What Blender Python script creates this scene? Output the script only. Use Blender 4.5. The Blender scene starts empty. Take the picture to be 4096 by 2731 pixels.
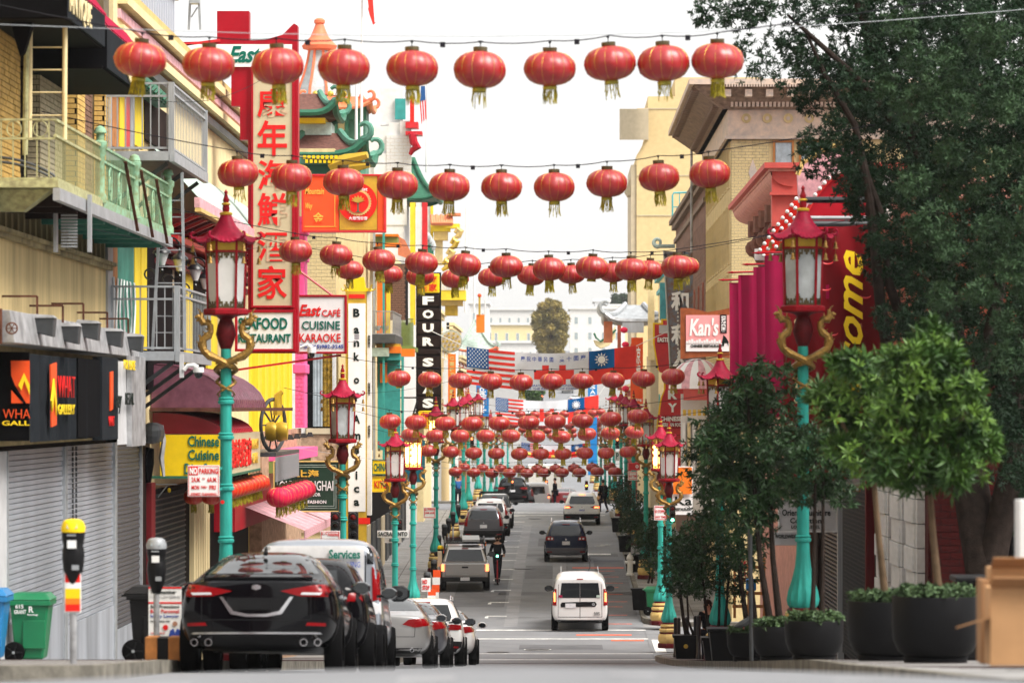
import bpy, math, random
import numpy as np
from mathutils import Vector, Matrix
from mathutils.bvhtree import BVHTree
PI = math.pi
rad = math.radians
SC = bpy.context.scene
COL = SC.collection
RNG = random.Random(7)
NR = np.random.default_rng(5)
# camera, sky, sun, exposure
F, VX, HY = 15360.0, 2231.0, 1630.0      # focal length and eye level of the photograph in its own pixels
cam = bpy.data.cameras.new('camera'); camo = bpy.data.objects.new('camera', cam); COL.objects.link(camo)
cam.sensor_width = 36; cam.lens = 135
camo.location = (0, 0, 0); camo.rotation_euler = (rad(90), 0, 0)
cam.shift_x = (2048 - VX) / 4096; cam.shift_y = (HY - 1365.5) / 4096
cam.clip_start = 0.5; cam.clip_end = 12000
cam.dof.use_dof = True; cam.dof.focus_distance = 100; cam.dof.aperture_fstop = 3.2
SC.camera = camo
SUN_EL, SUN_AZ = 52, 122           # degrees above the horizon, and from north (+Y) clockwise: high behind the camera to the right
W = bpy.data.worlds.new('World'); SC.world = W; W.use_nodes = True
nt = W.node_tree; nt.nodes.clear()
sky = nt.nodes.new('ShaderNodeTexSky'); sky.sky_type = 'NISHITA'; sky.sun_disc = False
sky.sun_elevation = rad(SUN_EL); sky.sun_rotation = rad(SUN_AZ); sky.air_density = 1.0; sky.dust_density = 4.0; sky.ozone_density = 1.0
hs = nt.nodes.new('ShaderNodeHueSaturation'); hs.inputs['Saturation'].default_value = 0.16; hs.inputs['Value'].default_value = 1.0
mixc = nt.nodes.new('ShaderNodeMixRGB'); mixc.inputs['Fac'].default_value = 0.55; mixc.inputs['Color2'].default_value = (7.6, 7.5, 7.3, 1)   # even cloud cover
bg = nt.nodes.new('ShaderNodeBackground'); bg.inputs['Strength'].default_value = 0.085
wo = nt.nodes.new('ShaderNodeOutputWorld')
nt.links.new(sky.outputs[0], hs.inputs['Color']); nt.links.new(hs.outputs[0], mixc.inputs['Color1'])
nt.links.new(mixc.outputs[0], bg.inputs['Color']); nt.links.new(bg.outputs[0], wo.inputs['Surface'])
sl = bpy.data.lights.new('sun', 'SUN'); sl.energy = 2.4; sl.angle = rad(32); sl.color = (1.0, 0.95, 0.88)
so = bpy.data.objects.new('sun', sl); COL.objects.link(so)
a_, e_ = rad(SUN_AZ), rad(SUN_EL)
sd = Vector((math.sin(a_) * math.cos(e_), math.cos(a_) * math.cos(e_), math.sin(e_)))
so.rotation_euler = (-sd).to_track_quat('-Z', 'Y').to_euler()
SC.view_settings.view_transform = 'Standard'; SC.view_settings.look = 'None'
SC.view_settings.exposure = 1.3; SC.view_settings.gamma = 1.0; SC.view_settings.use_curve_mapping = False
SC.cycles.max_bounces = 6; SC.cycles.diffuse_bounces = 3; SC.cycles.glossy_bounces = 3; SC.cycles.transmission_bounces = 4
SC.cycles.transparent_max_bounces = 6; SC.cycles.volume_bounces = 0
# places: photo pixel + distance -> point
def PX(px, d): return (px - VX) * d / F
def PZ(py, d): return (HY - py) * d / F
def P(px, py, d): return Vector((PX(px, d), d, PZ(py, d)))
def DW(px, X): return X * F / (px - VX)           # distance at which the plane x = X passes this pixel column
# materials
MATS = {}
def lin(c):
 return tuple((v / 12.92 if v <= 0.04045 else ((v + 0.055) / 1.055) ** 2.4) for v in c)
def mat(name, color, rough=0.6, metal=0.0, var=0.12, scale=3.0, bump=0.0, bscale=40.0, coat=0.0, streak=0.0, emit=None, estr=1.0, alpha=None, spec=None, trans=0.0, sheen=0.0, hueT=None):
 if name in MATS: return MATS[name]
 m = bpy.data.materials.new(name); m.use_nodes = True; t = m.node_tree; b = t.nodes['Principled BSDF']
 b.inputs['Roughness'].default_value = rough; b.inputs['Metallic'].default_value = metal
 b.inputs['Specular IOR Level'].default_value = spec if spec is not None else (0.5 if rough < 0.45 or metal > 0.4 else 0.04 if max(color) < 0.07 else 0.15)
 if coat: b.inputs['Coat Weight'].default_value = coat; b.inputs['Coat Roughness'].default_value = 0.05
 if trans: b.inputs['Transmission Weight'].default_value = trans
 if sheen: b.inputs['Sheen Weight'].default_value = sheen
 c = tuple(color) + (1,)
 if var or streak or hueT:
  tc = t.nodes.new('ShaderNodeTexCoord'); mp = t.nodes.new('ShaderNodeMapping'); nz = t.nodes.new('ShaderNodeTexNoise')
  nz.inputs['Scale'].default_value = scale; nz.inputs['Detail'].default_value = 8; nz.inputs['Roughness'].default_value = 0.62
  if streak: mp.inputs['Scale'].default_value = (1, 1, 0.12)
  t.links.new(tc.outputs['Object'], mp.inputs['Vector']); t.links.new(mp.outputs[0], nz.inputs['Vector'])
  rp = t.nodes.new('ShaderNodeValToRGB'); k = var + streak
  rp.color_ramp.elements[0].position = 0.32; rp.color_ramp.elements[1].position = 0.68
  dk = hueT if hueT else tuple(v * max(0.0, 1 - 2.2 * k) for v in color)
  rp.color_ramp.elements[0].color = tuple(dk) + (1,)
  rp.color_ramp.elements[1].color = tuple(min(1, v * (1 + 0.5 * k)) for v in color) + (1,)
  t.links.new(nz.outputs['Fac'], rp.inputs['Fac']); t.links.new(rp.outputs['Color'], b.inputs['Base Color'])
 else:
  b.inputs['Base Color'].default_value = c
 if bump:
  tc2 = t.nodes.new('ShaderNodeTexCoord'); n2 = t.nodes.new('ShaderNodeTexNoise'); n2.inputs['Scale'].default_value = bscale; n2.inputs['Detail'].default_value = 5
  bp = t.nodes.new('ShaderNodeBump'); bp.inputs['Strength'].default_value = bump; bp.inputs['Distance'].default_value = 0.02
  t.links.new(tc2.outputs['Object'], n2.inputs['Vector']); t.links.new(n2.outputs['Fac'], bp.inputs['Height']); t.links.new(bp.outputs[0], b.inputs['Normal'])
 if emit: b.inputs['Emission Color'].default_value = tuple(emit) + (1,); b.inputs['Emission Strength'].default_value = estr
 MATS[name] = m; return m
def M(name): return MATS[name]
# mesh building
class MB:
 def __init__(s): s.v = []; s.f = []
 def add(s, vs, fs):
  n = len(s.v); s.v.extend([tuple(p) for p in vs]); s.f.extend([tuple(i + n for i in f) for f in fs]); return s
 def box(s, x0, x1, y0, y1, z0, z1):
  if x0 > x1: x0, x1 = x1, x0
  if y0 > y1: y0, y1 = y1, y0
  if z0 > z1: z0, z1 = z1, z0
  return s.add([(x0, y0, z0), (x1, y0, z0), (x1, y1, z0), (x0, y1, z0), (x0, y0, z1), (x1, y0, z1), (x1, y1, z1), (x0, y1, z1)],
      [(0, 3, 2, 1), (4, 5, 6, 7), (0, 1, 5, 4), (1, 2, 6, 5), (2, 3, 7, 6), (3, 0, 4, 7)])
 def hexa(s, p): return s.add(p, [(0, 3, 2, 1), (4, 5, 6, 7), (0, 1, 5, 4), (1, 2, 6, 5), (2, 3, 7, 6), (3, 0, 4, 7)])
 def quad(s, a, b, c, d): return s.add([a, b, c, d], [(0, 1, 2, 3)])
 def bar(s, p, q, w, h=None):
  p = Vector(p); q = Vector(q); h = h or w; t = (q - p)
  if t.length < 1e-6: return s
  t.normalize(); u = Vector((0, 0, 1)) if abs(t.z) < 0.9 else Vector((0, 1, 0))
  a = t.cross(u).normalized() * w / 2; b = a.cross(t).normalized() * h / 2
  return s.add([p - a - b, p + a - b, p + a + b, p - a + b, q - a - b, q + a - b, q + a + b, q - a + b],
      [(0, 1, 2, 3), (7, 6, 5, 4), (0, 4, 5, 1), (1, 5, 6, 2), (2, 6, 7, 3), (3, 7, 4, 0)])
 def tube(s, pts, r, n=6, caps=True, flat=1.0):
  pts = [Vector(p) for p in pts]; m = len(pts); rs = r if isinstance(r, (list, tuple)) else [r] * m
  base = len(s.v); pa = None
  for i, p in enumerate(pts):
   t = (pts[min(i + 1, m - 1)] - pts[max(i - 1, 0)])
   t = t.normalized() if t.length > 1e-9 else Vector((0, 0, 1))
   if pa is None:
    u = Vector((0, 0, 1)) if abs(t.z) < 0.9 else Vector((1, 0, 0)); a = t.cross(u).normalized()
   else:
    a = (pa - t * pa.dot(t)); a = a.normalized() if a.length > 1e-6 else pa
   pa = a; b = t.cross(a)
   for k in range(n):
    an = 2 * PI * k / n; s.v.append(tuple(p + (a * math.cos(an) + b * math.sin(an) * flat) * rs[i]))
  for i in range(m - 1):
   for k in range(n):
    k2 = (k + 1) % n; s.f.append((base + i * n + k, base + i * n + k2, base + (i + 1) * n + k2, base + (i + 1) * n + k))
  if caps:
   s.f.append(tuple(base + k for k in reversed(range(n)))); s.f.append(tuple(base + (m - 1) * n + k for k in range(n)))
  return s
 def lathe(s, prof, c=(0, 0, 0), n=16, caps=True, ph=0.0, fl=None):
  base = len(s.v)
  for (r, z) in prof:
   for k in range(n):
    an = 2 * PI * k / n + ph; rr = r * (fl(an, z) if fl else 1)
    s.v.append((c[0] + rr * math.cos(an), c[1] + rr * math.sin(an), c[2] + z))
  m = len(prof)
  for i in range(m - 1):
   for k in range(n):
    k2 = (k + 1) % n; s.f.append((base + i * n + k, base + i * n + k2, base + (i + 1) * n + k2, base + (i + 1) * n + k))
  if caps:
   s.f.append(tuple(base + k for k in reversed(range(n)))); s.f.append(tuple(base + (m - 1) * n + k for k in range(n)))
  return s
 def ball(s, c, r, n=8, rz=None):
  rz = rz or r; return s.lathe([(max(1e-4, r * math.sin(PI * i / n)), -rz * math.cos(PI * i / n)) for i in range(n + 1)], c, n + 2, caps=False)
 def prism(s, poly, ax, a0, a1):
  """polygon extruded along an axis: ax 'y' uses (x,z), 'x' uses (y,z), 'z' uses (x,y)"""
  ar = sum(poly[i][0] * poly[(i + 1) % len(poly)][1] - poly[(i + 1) % len(poly)][0] * poly[i][1] for i in range(len(poly)))
  if (ar < 0) != (ax == 'x' and False): poly = poly[::-1] if ar < 0 else poly
  if a0 > a1: a0, a1 = a1, a0
  n = len(poly)
  def mk(p, a): return {'y': (p[0], a, p[1]), 'x': (a, p[0], p[1]), 'z': (p[0], p[1], a)}[ax]
  vs = [mk(p, a0) for p in poly] + [mk(p, a1) for p in poly]
  fs = [tuple(reversed(range(n))), tuple(range(n, 2 * n))] + [(i, (i + 1) % n, n + (i + 1) % n, n + i) for i in range(n)]
  if ax == 'y': fs = [tuple(reversed(f)) for f in fs]
  return s.add(vs, fs)
 def xf(s, mtx, start=0):
  for i in range(start, len(s.v)): s.v[i] = tuple(mtx @ Vector(s.v[i]))
  return s
 def build(s, name, m, parent=None, smooth=False, kind=None, label=None, bevel=0.0, seg=2):
  me = bpy.data.meshes.new(name); me.from_pydata(s.v, [], s.f); me.validate(); me.update()
  return link(name, me, m, parent, smooth, kind, label, bevel, seg)
ORIG = {}
def link(name, me, m, parent=None, smooth=False, kind=None, label=None, bevel=0.0, seg=2):
 o = bpy.data.objects.new(name, me); COL.objects.link(o)
 if m is not None and not me.materials: me.materials.append(m if not isinstance(m, str) else MATS[m])
 if smooth:
  me.polygons.foreach_set('use_smooth', [True] * len(me.polygons))
  me.set_sharp_from_angle(angle=rad(40))
 if bevel:
  bm = o.modifiers.new('b', 'BEVEL'); bm.width = bevel; bm.segments = seg; bm.limit_method = 'ANGLE'; bm.angle_limit = rad(35)
 if parent is not None:
  o.parent = parent
  L = ORIG.get(parent.name)
  if L is not None: o.matrix_parent_inverse = Matrix.Translation(-L)
 if kind: o['kind'] = kind
 if label: o['label'] = label
 return o
def thing(name, label, cat, loc=(0, 0, 0), group=None):
 o = bpy.data.objects.new(name, None); COL.objects.link(o); o.location = loc; o.empty_display_size = 0.2
 ORIG[o.name] = Vector(loc); o['label'] = label; o['category'] = cat
 if group: o['group'] = group
 return o
def tag(o, label, cat, group=None):
 o['label'] = label; o['category'] = cat
 if group: o['group'] = group
 return o
def dup(root, loc=None, rot=None, scale=None, label=None, group=None, skip=()):
 r = root.copy(); COL.objects.link(r); L0 = ORIG[root.name]; ORIG[r.name] = L0
 if loc is not None: r.location = loc
 if rot is not None: r.rotation_euler = rot
 if scale is not None: r.scale = scale
 if label: r['label'] = label
 if group: r['group'] = group
 for ch in list(root.children):
  if ch.name.split('.')[0] in skip: continue
  c = ch.copy(); COL.objects.link(c); c.parent = r
  for g in list(ch.children):
   q = g.copy(); COL.objects.link(q); q.parent = c
 return r
def instance(o, loc, parent, rot=None, scale=None):
 """another object that shares o's mesh, as a part of parent (parent's frame is the world's)"""
 c = bpy.data.objects.new(o.name.split('.')[0], o.data); COL.objects.link(c)
 c.location = loc
 if rot: c.rotation_euler = rot
 if scale: c.scale = scale
 c.parent = parent; L = ORIG.get(parent.name)
 if L is not None: c.matrix_parent_inverse = Matrix.Translation(-L)
 return c
BOXM = {}
def unit_box(mname, j=0.0):
 if mname not in BOXM:
  me = bpy.data.meshes.new('unit_' + mname); me.from_pydata(*(lambda b: (b.v, [], b.f))(MB().box(-.5, .5, -.5, .5, -.5, .5))); me.materials.append(MATS[mname]); BOXM[mname] = me
 return BOXM[mname]
def bx(name, mname, parent, x0, x1, y0, y1, z0, z1, label=None):
 """cheap box object that shares the unit cube's mesh"""
 c = bpy.data.objects.new(name, unit_box(mname)); COL.objects.link(c)
 c.location = ((x0 + x1) / 2, (y0 + y1) / 2, (z0 + z1) / 2); c.scale = (abs(x1 - x0), abs(y1 - y0), abs(z1 - z0))
 if parent is not None:
  c.parent = parent; L = ORIG.get(parent.name)
  if L is not None: c.matrix_parent_inverse = Matrix.Translation(-L)
 if label: c['label'] = label
 return c
def box(name, mname, parent, x0, x1, y0, y1, z0, z1, **k): return MB().box(x0, x1, y0, y1, z0, z1).build(name, MATS[mname], parent, **k)
# lettering
TMP = bpy.data.scenes.new('workshop')       # shapes are evaluated in a scene of their own, removed at the end
def evaluated(o):
 TMP.collection.objects.link(o); vl = TMP.view_layers[0]; vl.update(); me = bpy.data.meshes.new_from_object(o.evaluated_get(vl.depsgraph)); bpy.data.objects.remove(o); return me
def text_mesh(body, bold=0.0, shear=0.0, extr=0.0, spacing=1.0, line=1.0, align='LEFT'):
 cu = bpy.data.curves.new('t', 'FONT'); cu.body = body; cu.offset = bold; cu.shear = shear; cu.extrude = extr
 cu.space_character = spacing; cu.space_line = line; cu.resolution_u = 2; cu.align_x = align
 me = evaluated(bpy.data.objects.new('t', cu)); bpy.data.curves.remove(cu)
 me.materials.clear()
 n = len(me.vertices); a = np.empty(n * 3); me.vertices.foreach_get('co', a); a = a.reshape(-1, 3); return me, a
def lettering(body, m, parent, A, B, C, bold=0.015, shear=0.0, th=0.01, keep=False, name='lettering', **k):
 """text fitted into the parallelogram A (lower left), B (lower right), C (upper left), standing th proud of it"""
 me, a = text_mesh(body, bold, shear, 0.5, **k)
 if not len(a): return None
 A, B, C = Vector(A), Vector(B), Vector(C); U = B - A; V = C - A; N = U.cross(V).normalized() * th
 lo, hi = a.min(0), a.max(0); w, h = max(1e-6, hi[0] - lo[0]), max(1e-6, hi[1] - lo[1])
 u = (a[:, 0] - lo[0]) / w; v = (a[:, 1] - lo[1]) / h; t = (a[:, 2] + 0.5)
 if keep:      # keep the letters' own proportions, centred in the box
  sc = min(U.length / w, V.length / h); ku = sc * w / U.length; kv = sc * h / V.length
  u = (u - .5) * ku + .5; v = (v - .5) * kv + .5
 co = np.array(A)[None] + u[:, None] * np.array(U)[None] + v[:, None] * np.array(V)[None] + t[:, None] * np.array(N)[None]
 me.vertices.foreach_set('co', co.ravel()); me.update()
 return link(name, me, MATS[m] if isinstance(m, str) else m, parent)
def ftext(body, m, parent, x0, y0, x1, y1, d, **k):
 """lettering facing the camera's way (towards -Y), given its photo box and distance"""
 return lettering(body, m, parent, P(x0, y1, d), P(x1, y1, d), P(x0, y0, d), **k)
def fbox(name, m, parent, x0, y0, x1, y1, d, th=0.1, **k):
 a = P(x0, y1, d); b = P(x1, y0, d)
 return MB().box(a.x, b.x, d, d + th, a.z, b.z).build(name, MATS[m], parent, **k)
def fpoly(name, m, parent, pts, d, th=0.05, **k):
 return MB().prism([(PX(x, d), PZ(y, d)) for x, y in pts], 'y', d, d + th).build(name, MATS[m], parent, **k)
def signframe(m, parent, x0, y0, x1, y1, d, w, th=0.16):
 """four mitred-looking frame bars standing proud of a board"""
 a = P(x0, y1, d); b = P(x1, y0, d); q = MB(); y0_, y1_ = d - 0.03, d + th
 q.box(a.x - w, a.x, y0_, y1_, a.z - w, b.z + w); q.box(b.x, b.x + w, y0_, y1_, a.z - w, b.z + w)
 q.box(a.x, b.x, y0_, y1_, a.z - w, a.z); q.box(a.x, b.x, y0_, y1_, b.z, b.z + w)
 return q.build('frame', MATS[m], parent, bevel=0.008)
# the street's height along its length
PROF = [(-40, -0.9), (0, -1.02), (10, -1.045), (15.6, -1.055), (17, -1.15), (20, -1.42), (25, -1.86), (28, -2.05), (36, -2.57), (43.5, -3.0), (56, -3.84), (80, -5.42), (95, -6.38), (101, -6.74), (106, -7.05),
  (112, -7.38), (118, -7.5), (126, -7.36), (135, -7.08), (146, -6.78), (160, -6.45), (180, -6.2), (200, -6.1), (212, -5.82), (218, -5.65), (230, -5.7), (244, -6.6), (260, -7.0), (300, -7.5), (380, -7.4), (450, -4.6), (600, 0.5), (760, 8.0), (900, 13.3), (1300, 14.5), (2500, 14.0), (9000, 10.0)]
def prof(y):
 for (a, za), (b, zb) in zip(PROF, PROF[1:]):
  if y <= b: return za + (zb - za) * (y - a) / (b - a)
 return PROF[-1][1]
def crown(x, y):
 if y > 34: return 0.0
 k = 1.0 if y < 20 else (34 - y) / 14
 ax = abs(x + 0.1); return -k * (0.0135 * min(ax, 2.4) ** 2 + 0.03 * max(0, ax - 2.4))
def gz(x, y): return prof(y) + crown(x, y)
KL, KR, WL, WL2, WR = -4.4, 2.84, -7.9, -7.4, 5.9       # kerbs and facades
def sz(y): return prof(y) + 0.15                        # pavement height
# palette (real-world base colours)
mat('asphalt', (0.205, 0.21, 0.222), 0.82, var=0.10, scale=0.55, bump=0.35, bscale=60)
mat('asphalt_patch', (0.145, 0.148, 0.158), 0.85, var=0.12, scale=1.2, bump=0.35, bscale=60)
mat('asphalt_light', (0.25, 0.252, 0.262), 0.8, var=0.12, scale=0.9, bump=0.3, bscale=60)
mat('tar', (0.02, 0.02, 0.022), 0.5, var=0.1)
mat('concrete', (0.27, 0.265, 0.26), 0.85, var=0.16, scale=0.8, bump=0.3, bscale=30)
mat('kerb_stone', (0.20, 0.185, 0.155), 0.85, var=0.3, scale=2.5, bump=0.4, bscale=25)
mat('road_paint', (0.76, 0.76, 0.74), 0.7, var=0.2, scale=3.5)
mat('orange_paint', (0.85, 0.14, 0.05), 0.7, var=0.2, scale=5)
mat('iron', (0.09, 0.09, 0.092), 0.55, 0.6, var=0.15)
mat('lantern_silk', (0.37, 0.007, 0.009), 0.42, var=0.10, scale=4, spec=0.8, bump=0.22, bscale=11)
mat('lantern_silk_warm', (0.62, 0.03, 0.012), 0.38, var=0.06, scale=3, spec=0.6, bump=0.2, bscale=11)
mat('lantern_silk_pink', (0.70, 0.02, 0.07), 0.5, var=0.05, scale=2)
mat('lantern_dark', (0.16, 0.01, 0.01), 0.8)
mat('gold_trim', (0.62, 0.42, 0.06), 0.38, 0.55, var=0.1)
mat('gold_band', (0.42, 0.36, 0.05), 0.35, 0.55, var=0.15)
mat('brass_dark', (0.14, 0.11, 0.055), 0.4, 0.8, var=0.1)
mat('tassel', (0.46, 0.38, 0.03), 0.7, var=0.3, scale=14)
mat('wire', (0.02, 0.02, 0.025), 0.6, var=0)
mat('turquoise', (0.035, 0.36, 0.30), 0.5, var=0.16, scale=8, streak=.05)
mat('lamp_red', (0.28, 0.006, 0.014), 0.5, var=0.15, scale=9)
mat('lamp_roof_red', (0.33, 0.006, 0.035), 0.48, var=0.18, scale=9)
mat('maroon', (0.10, 0.005, 0.008), 0.5, var=0.2, scale=9)
mat('dragon_gold', (0.30, 0.17, 0.035), 0.42, 0.6, var=0.25, scale=9, bump=0.8, bscale=26)
mat('cream_paint', (0.66, 0.47, 0.17), 0.55, var=0.12)
mat('frosted', (0.66, 0.66, 0.64), 0.4, var=0.08, scale=2.5)
mat('frosted_blue', (0.50, 0.54, 0.55), 0.3, var=0.2, scale=2.2)
mat('lit_pane', (0.9, 0.6, 0.2), 0.4, emit=(1.0, 0.62, 0.16), estr=3.2)
mat('white_paint', (0.78, 0.78, 0.77), 0.5, var=0.05)
mat('sign_white', (0.80, 0.80, 0.79), 0.4, var=0.04)
mat('sign_grey', (0.55, 0.55, 0.56), 0.5, var=0.08)
mat('sign_red', (0.58, 0.012, 0.018), 0.4, var=0.08)
mat('crimson', (0.36, 0.005, 0.016), 0.45, var=0.1, scale=1.5)
mat('bright_red', (0.72, 0.02, 0.012), 0.45, var=0.06)
mat('letter_red', (0.66, 0.015, 0.015), 0.45, var=0)
mat('letter_green', (0.0, 0.12, 0.085), 0.45, var=0)
mat('letter_dark', (0.012, 0.02, 0.018), 0.5, var=0)
mat('letter_blue', (0.03, 0.07, 0.35), 0.5, var=0)
mat('letter_white', (0.85, 0.85, 0.83), 0.4, var=0)
mat('letter_gold', (0.75, 0.45, 0.05), 0.4, var=0.05)
mat('letter_yellow', (0.85, 0.60, 0.02), 0.5, var=0)
mat('tan_panel', (0.55, 0.46, 0.30), 0.5, var=0.05)
mat('yellow', (0.85, 0.58, 0.01), 0.55, var=0.06)
mat('yellow_wall', (0.82, 0.60, 0.04), 0.7, var=0.08, bump=0.3)
mat('pink', (0.80, 0.13, 0.34), 0.6, var=0.08)
mat('pink_pale', (0.72, 0.40, 0.44), 0.8, var=0.2, scale=6)
mat('plaster', (0.70, 0.54, 0.27), 0.85, var=0.10, scale=1.3, streak=0.12, bump=0.3)
mat('plaster_dirty', (0.40, 0.33, 0.18), 0.9, var=0.2, scale=1.5, streak=0.1, bump=0.4)
mat('brick_yellow', (0.66, 0.42, 0.13), 0.8, var=0.14, scale=4, bump=0.4)
mat('brick_cream', (0.66, 0.55, 0.38), 0.8, var=0.14, scale=4, bump=0.4)
mat('brick_buff', (0.68, 0.54, 0.28), 0.85, var=0.12, scale=3, bump=0.4)
mat('brick_red', (0.38, 0.10, 0.06), 0.85, var=0.2, scale=3, bump=0.4)
mat('brick_maroon', (0.075, 0.006, 0.006), 0.7, var=0.2, scale=3, bump=0.4)
mat('brick_brown', (0.22, 0.12, 0.085), 0.85, var=0.2, scale=3, bump=0.4)
mat('mortar', (0.16, 0.13, 0.09), 0.9, var=0.15)
mat('mortar_dark', (0.05, 0.03, 0.03), 0.9, var=0.15)
mat('mortar_light', (0.40, 0.33, 0.24), 0.9, var=0.15)
mat('verdigris', (0.24, 0.46, 0.32), 0.6, var=0.18, scale=9, hueT=(0.20, 0.22, 0.10))
mat('verdigris_yellow', (0.46, 0.46, 0.24), 0.6, var=0.2, scale=9, hueT=(0.22, 0.20, 0.11))
mat('teal_boards', (0.07, 0.25, 0.19), 0.7, var=0.2, scale=4)
mat('steel', (0.40, 0.42, 0.44), 0.45, 0.35, var=0.12, scale=4)
mat('steel_dark', (0.09, 0.095, 0.10), 0.5, 0.3, var=0.15)
mat('shutter', (0.44, 0.47, 0.52), 0.45, 0.35, var=0.14, scale=1.6, streak=0.05)
mat('shutter_dark', (0.12, 0.12, 0.13), 0.5, 0.3, var=0.2, scale=1.6)
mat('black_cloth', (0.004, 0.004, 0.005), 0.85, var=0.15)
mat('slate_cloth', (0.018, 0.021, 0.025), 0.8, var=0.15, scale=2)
mat('red_cloth', (0.34, 0.015, 0.05), 0.8, var=0.12, scale=3)
mat('dark', (0.005, 0.004, 0.005), 0.7, var=0.1)
mat('dark_brown', (0.022, 0.013, 0.011), 0.7, var=0.2)
mat('dark_red', (0.14, 0.008, 0.012), 0.6, var=0.15)
mat('rust', (0.14, 0.055, 0.035), 0.85, var=0.3, scale=4, bump=0.4)
mat('galvanised', (0.42, 0.42, 0.43), 0.5, 0.3, var=0.25, scale=3)
mat('corrugated', (0.52, 0.55, 0.62), 0.55, 0.2, var=0.08, streak=0.06)
mat('orange', (0.85, 0.20, 0.02), 0.5, var=0.08)
mat('orange_red', (0.80, 0.09, 0.02), 0.45, var=0.06)
mat('glass', (0.04, 0.05, 0.055), 0.08, var=0.0, spec=0.7)
mat('glass_pale', (0.30, 0.36, 0.38), 0.12, var=0.15, scale=0.6, spec=0.6)
mat('curtain', (0.42, 0.48, 0.52), 0.8, var=0.15, scale=3)
mat('curtain_gold', (0.36, 0.22, 0.03), 0.8, var=0.4, scale=9)
mat('purple_metal', (0.24, 0.09, 0.13), 0.25, 0.3, var=0.14, scale=5, coat=0.5)
mat('awning_pink', (0.62, 0.33, 0.37), 0.5, var=0.28, scale=3.2)
mat('awning_red', (0.50, 0.010, 0.035), 0.3, var=0.1, coat=0.4)
mat('green_dark', (0.035, 0.14, 0.085), 0.5, var=0.12)
mat('green_sign', (0.004, 0.035, 0.017), 0.4, var=0.08)
mat('green_roof', (0.10, 0.26, 0.19), 0.55, var=0.15, scale=4)
mat('green_pale', (0.42, 0.52, 0.46), 0.6, var=0.15, scale=6)
mat('green_olive', (0.20, 0.26, 0.07), 0.6, var=0.1)
mat('shingle', (0.16, 0.075, 0.06), 0.85, var=0.2, scale=8)
mat('coral', (0.80, 0.20, 0.10), 0.5, var=0.08)
mat('coral_roof', (0.72, 0.24, 0.12), 0.6, var=0.1)
mat('teal', (0.05, 0.33, 0.31), 0.55, var=0.12)
mat('teal_blue', (0.10, 0.42, 0.45), 0.55, var=0.15)
mat('teal_panel', (0.01, 0.14, 0.20), 0.6, var=0.08)
mat('wall_white', (0.70, 0.69, 0.67), 0.85, var=0.07, bump=0.3)
mat('wall_cream', (0.78, 0.64, 0.36), 0.85, var=0.08, bump=0.2)
mat('wall_buff', (0.68, 0.52, 0.27), 0.85, var=0.05)
mat('wall_sand', (0.55, 0.46, 0.32), 0.85, var=0.06)
mat('terracotta', (0.50, 0.33, 0.22), 0.75, var=0.25, scale=5, bump=0.5)
mat('stone_pink', (0.66, 0.50, 0.38), 0.8, var=0.1, scale=3, hueT=(0.42, 0.36, 0.32))
mat('cornice_dark', (0.26, 0.18, 0.13), 0.8, var=0.25, scale=5, bump=0.4)
mat('cornice_red', (0.50, 0.085, 0.07), 0.55, var=0.1, scale=3)
mat('cornice_pink', (0.58, 0.30, 0.24), 0.6, var=0.15, scale=5)
mat('magenta', (0.27, 0.003, 0.045), 0.6, var=0.06, scale=2)
mat('welcome_red', (0.16, 0.002, 0.006), 0.6, var=0.14, scale=1.5)
mat('rusty_blue', (0.13, 0.18, 0.23), 0.7, var=0.2, scale=5, hueT=(0.18, 0.075, 0.03))
mat('wood_red', (0.30, 0.085, 0.03), 0.5, var=0.15, scale=5)
mat('sign_pink', (0.80, 0.34, 0.34), 0.5, var=0.05)
mat('black_gloss', (0.006, 0.006, 0.008), 0.15, var=0, coat=1.0)
mat('planter', (0.008, 0.008, 0.009), 0.5, spec=0.1, var=0.2, scale=3, bump=0.1)
mat('bollard', (0.006, 0.006, 0.008), 0.35, var=0.1)
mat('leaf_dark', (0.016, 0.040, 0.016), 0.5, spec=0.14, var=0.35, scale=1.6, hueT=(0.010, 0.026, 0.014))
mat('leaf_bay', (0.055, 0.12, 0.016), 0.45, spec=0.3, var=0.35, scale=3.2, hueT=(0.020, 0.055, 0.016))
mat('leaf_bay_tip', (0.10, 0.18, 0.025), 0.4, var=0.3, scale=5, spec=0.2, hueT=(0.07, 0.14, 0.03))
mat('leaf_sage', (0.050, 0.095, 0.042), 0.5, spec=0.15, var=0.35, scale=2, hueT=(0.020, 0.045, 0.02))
mat('leaf_mid', (0.022, 0.055, 0.015), 0.42, spec=0.2, var=0.3, scale=3, hueT=(0.014, 0.034, 0.014))
mat('leaf_ivy', (0.10, 0.16, 0.07), 0.5, var=0.3, scale=8, hueT=(0.035, 0.06, 0.03))
mat('leaf_far', (0.34, 0.25, 0.07), 0.7, var=0.3, scale=0.4, hueT=(0.16, 0.15, 0.05))
mat('bark', (0.035, 0.026, 0.022), 0.9, var=0.25, scale=6, bump=0.5)
mat('bark_light', (0.13, 0.085, 0.05), 0.85, var=0.2, scale=7, bump=0.4)
mat('cardboard', (0.55, 0.31, 0.15), 0.8, var=0.06)
mat('cardboard_dark', (0.36, 0.19, 0.09), 0.8, var=0.06)
mat('bin_green', (0.004, 0.16, 0.06), 0.42, var=0.08)
mat('bin_blue', (0.01, 0.16, 0.38), 0.42, var=0.08)
mat('rubber', (0.005, 0.005, 0.0055), 0.8, var=0.1, bump=0.3, bscale=80)
mat('black_plastic', (0.006, 0.006, 0.007), 0.5, spec=0.2, var=0.1)
mat('chrome', (0.7, 0.7, 0.72), 0.15, 0.95, var=0)
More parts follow.
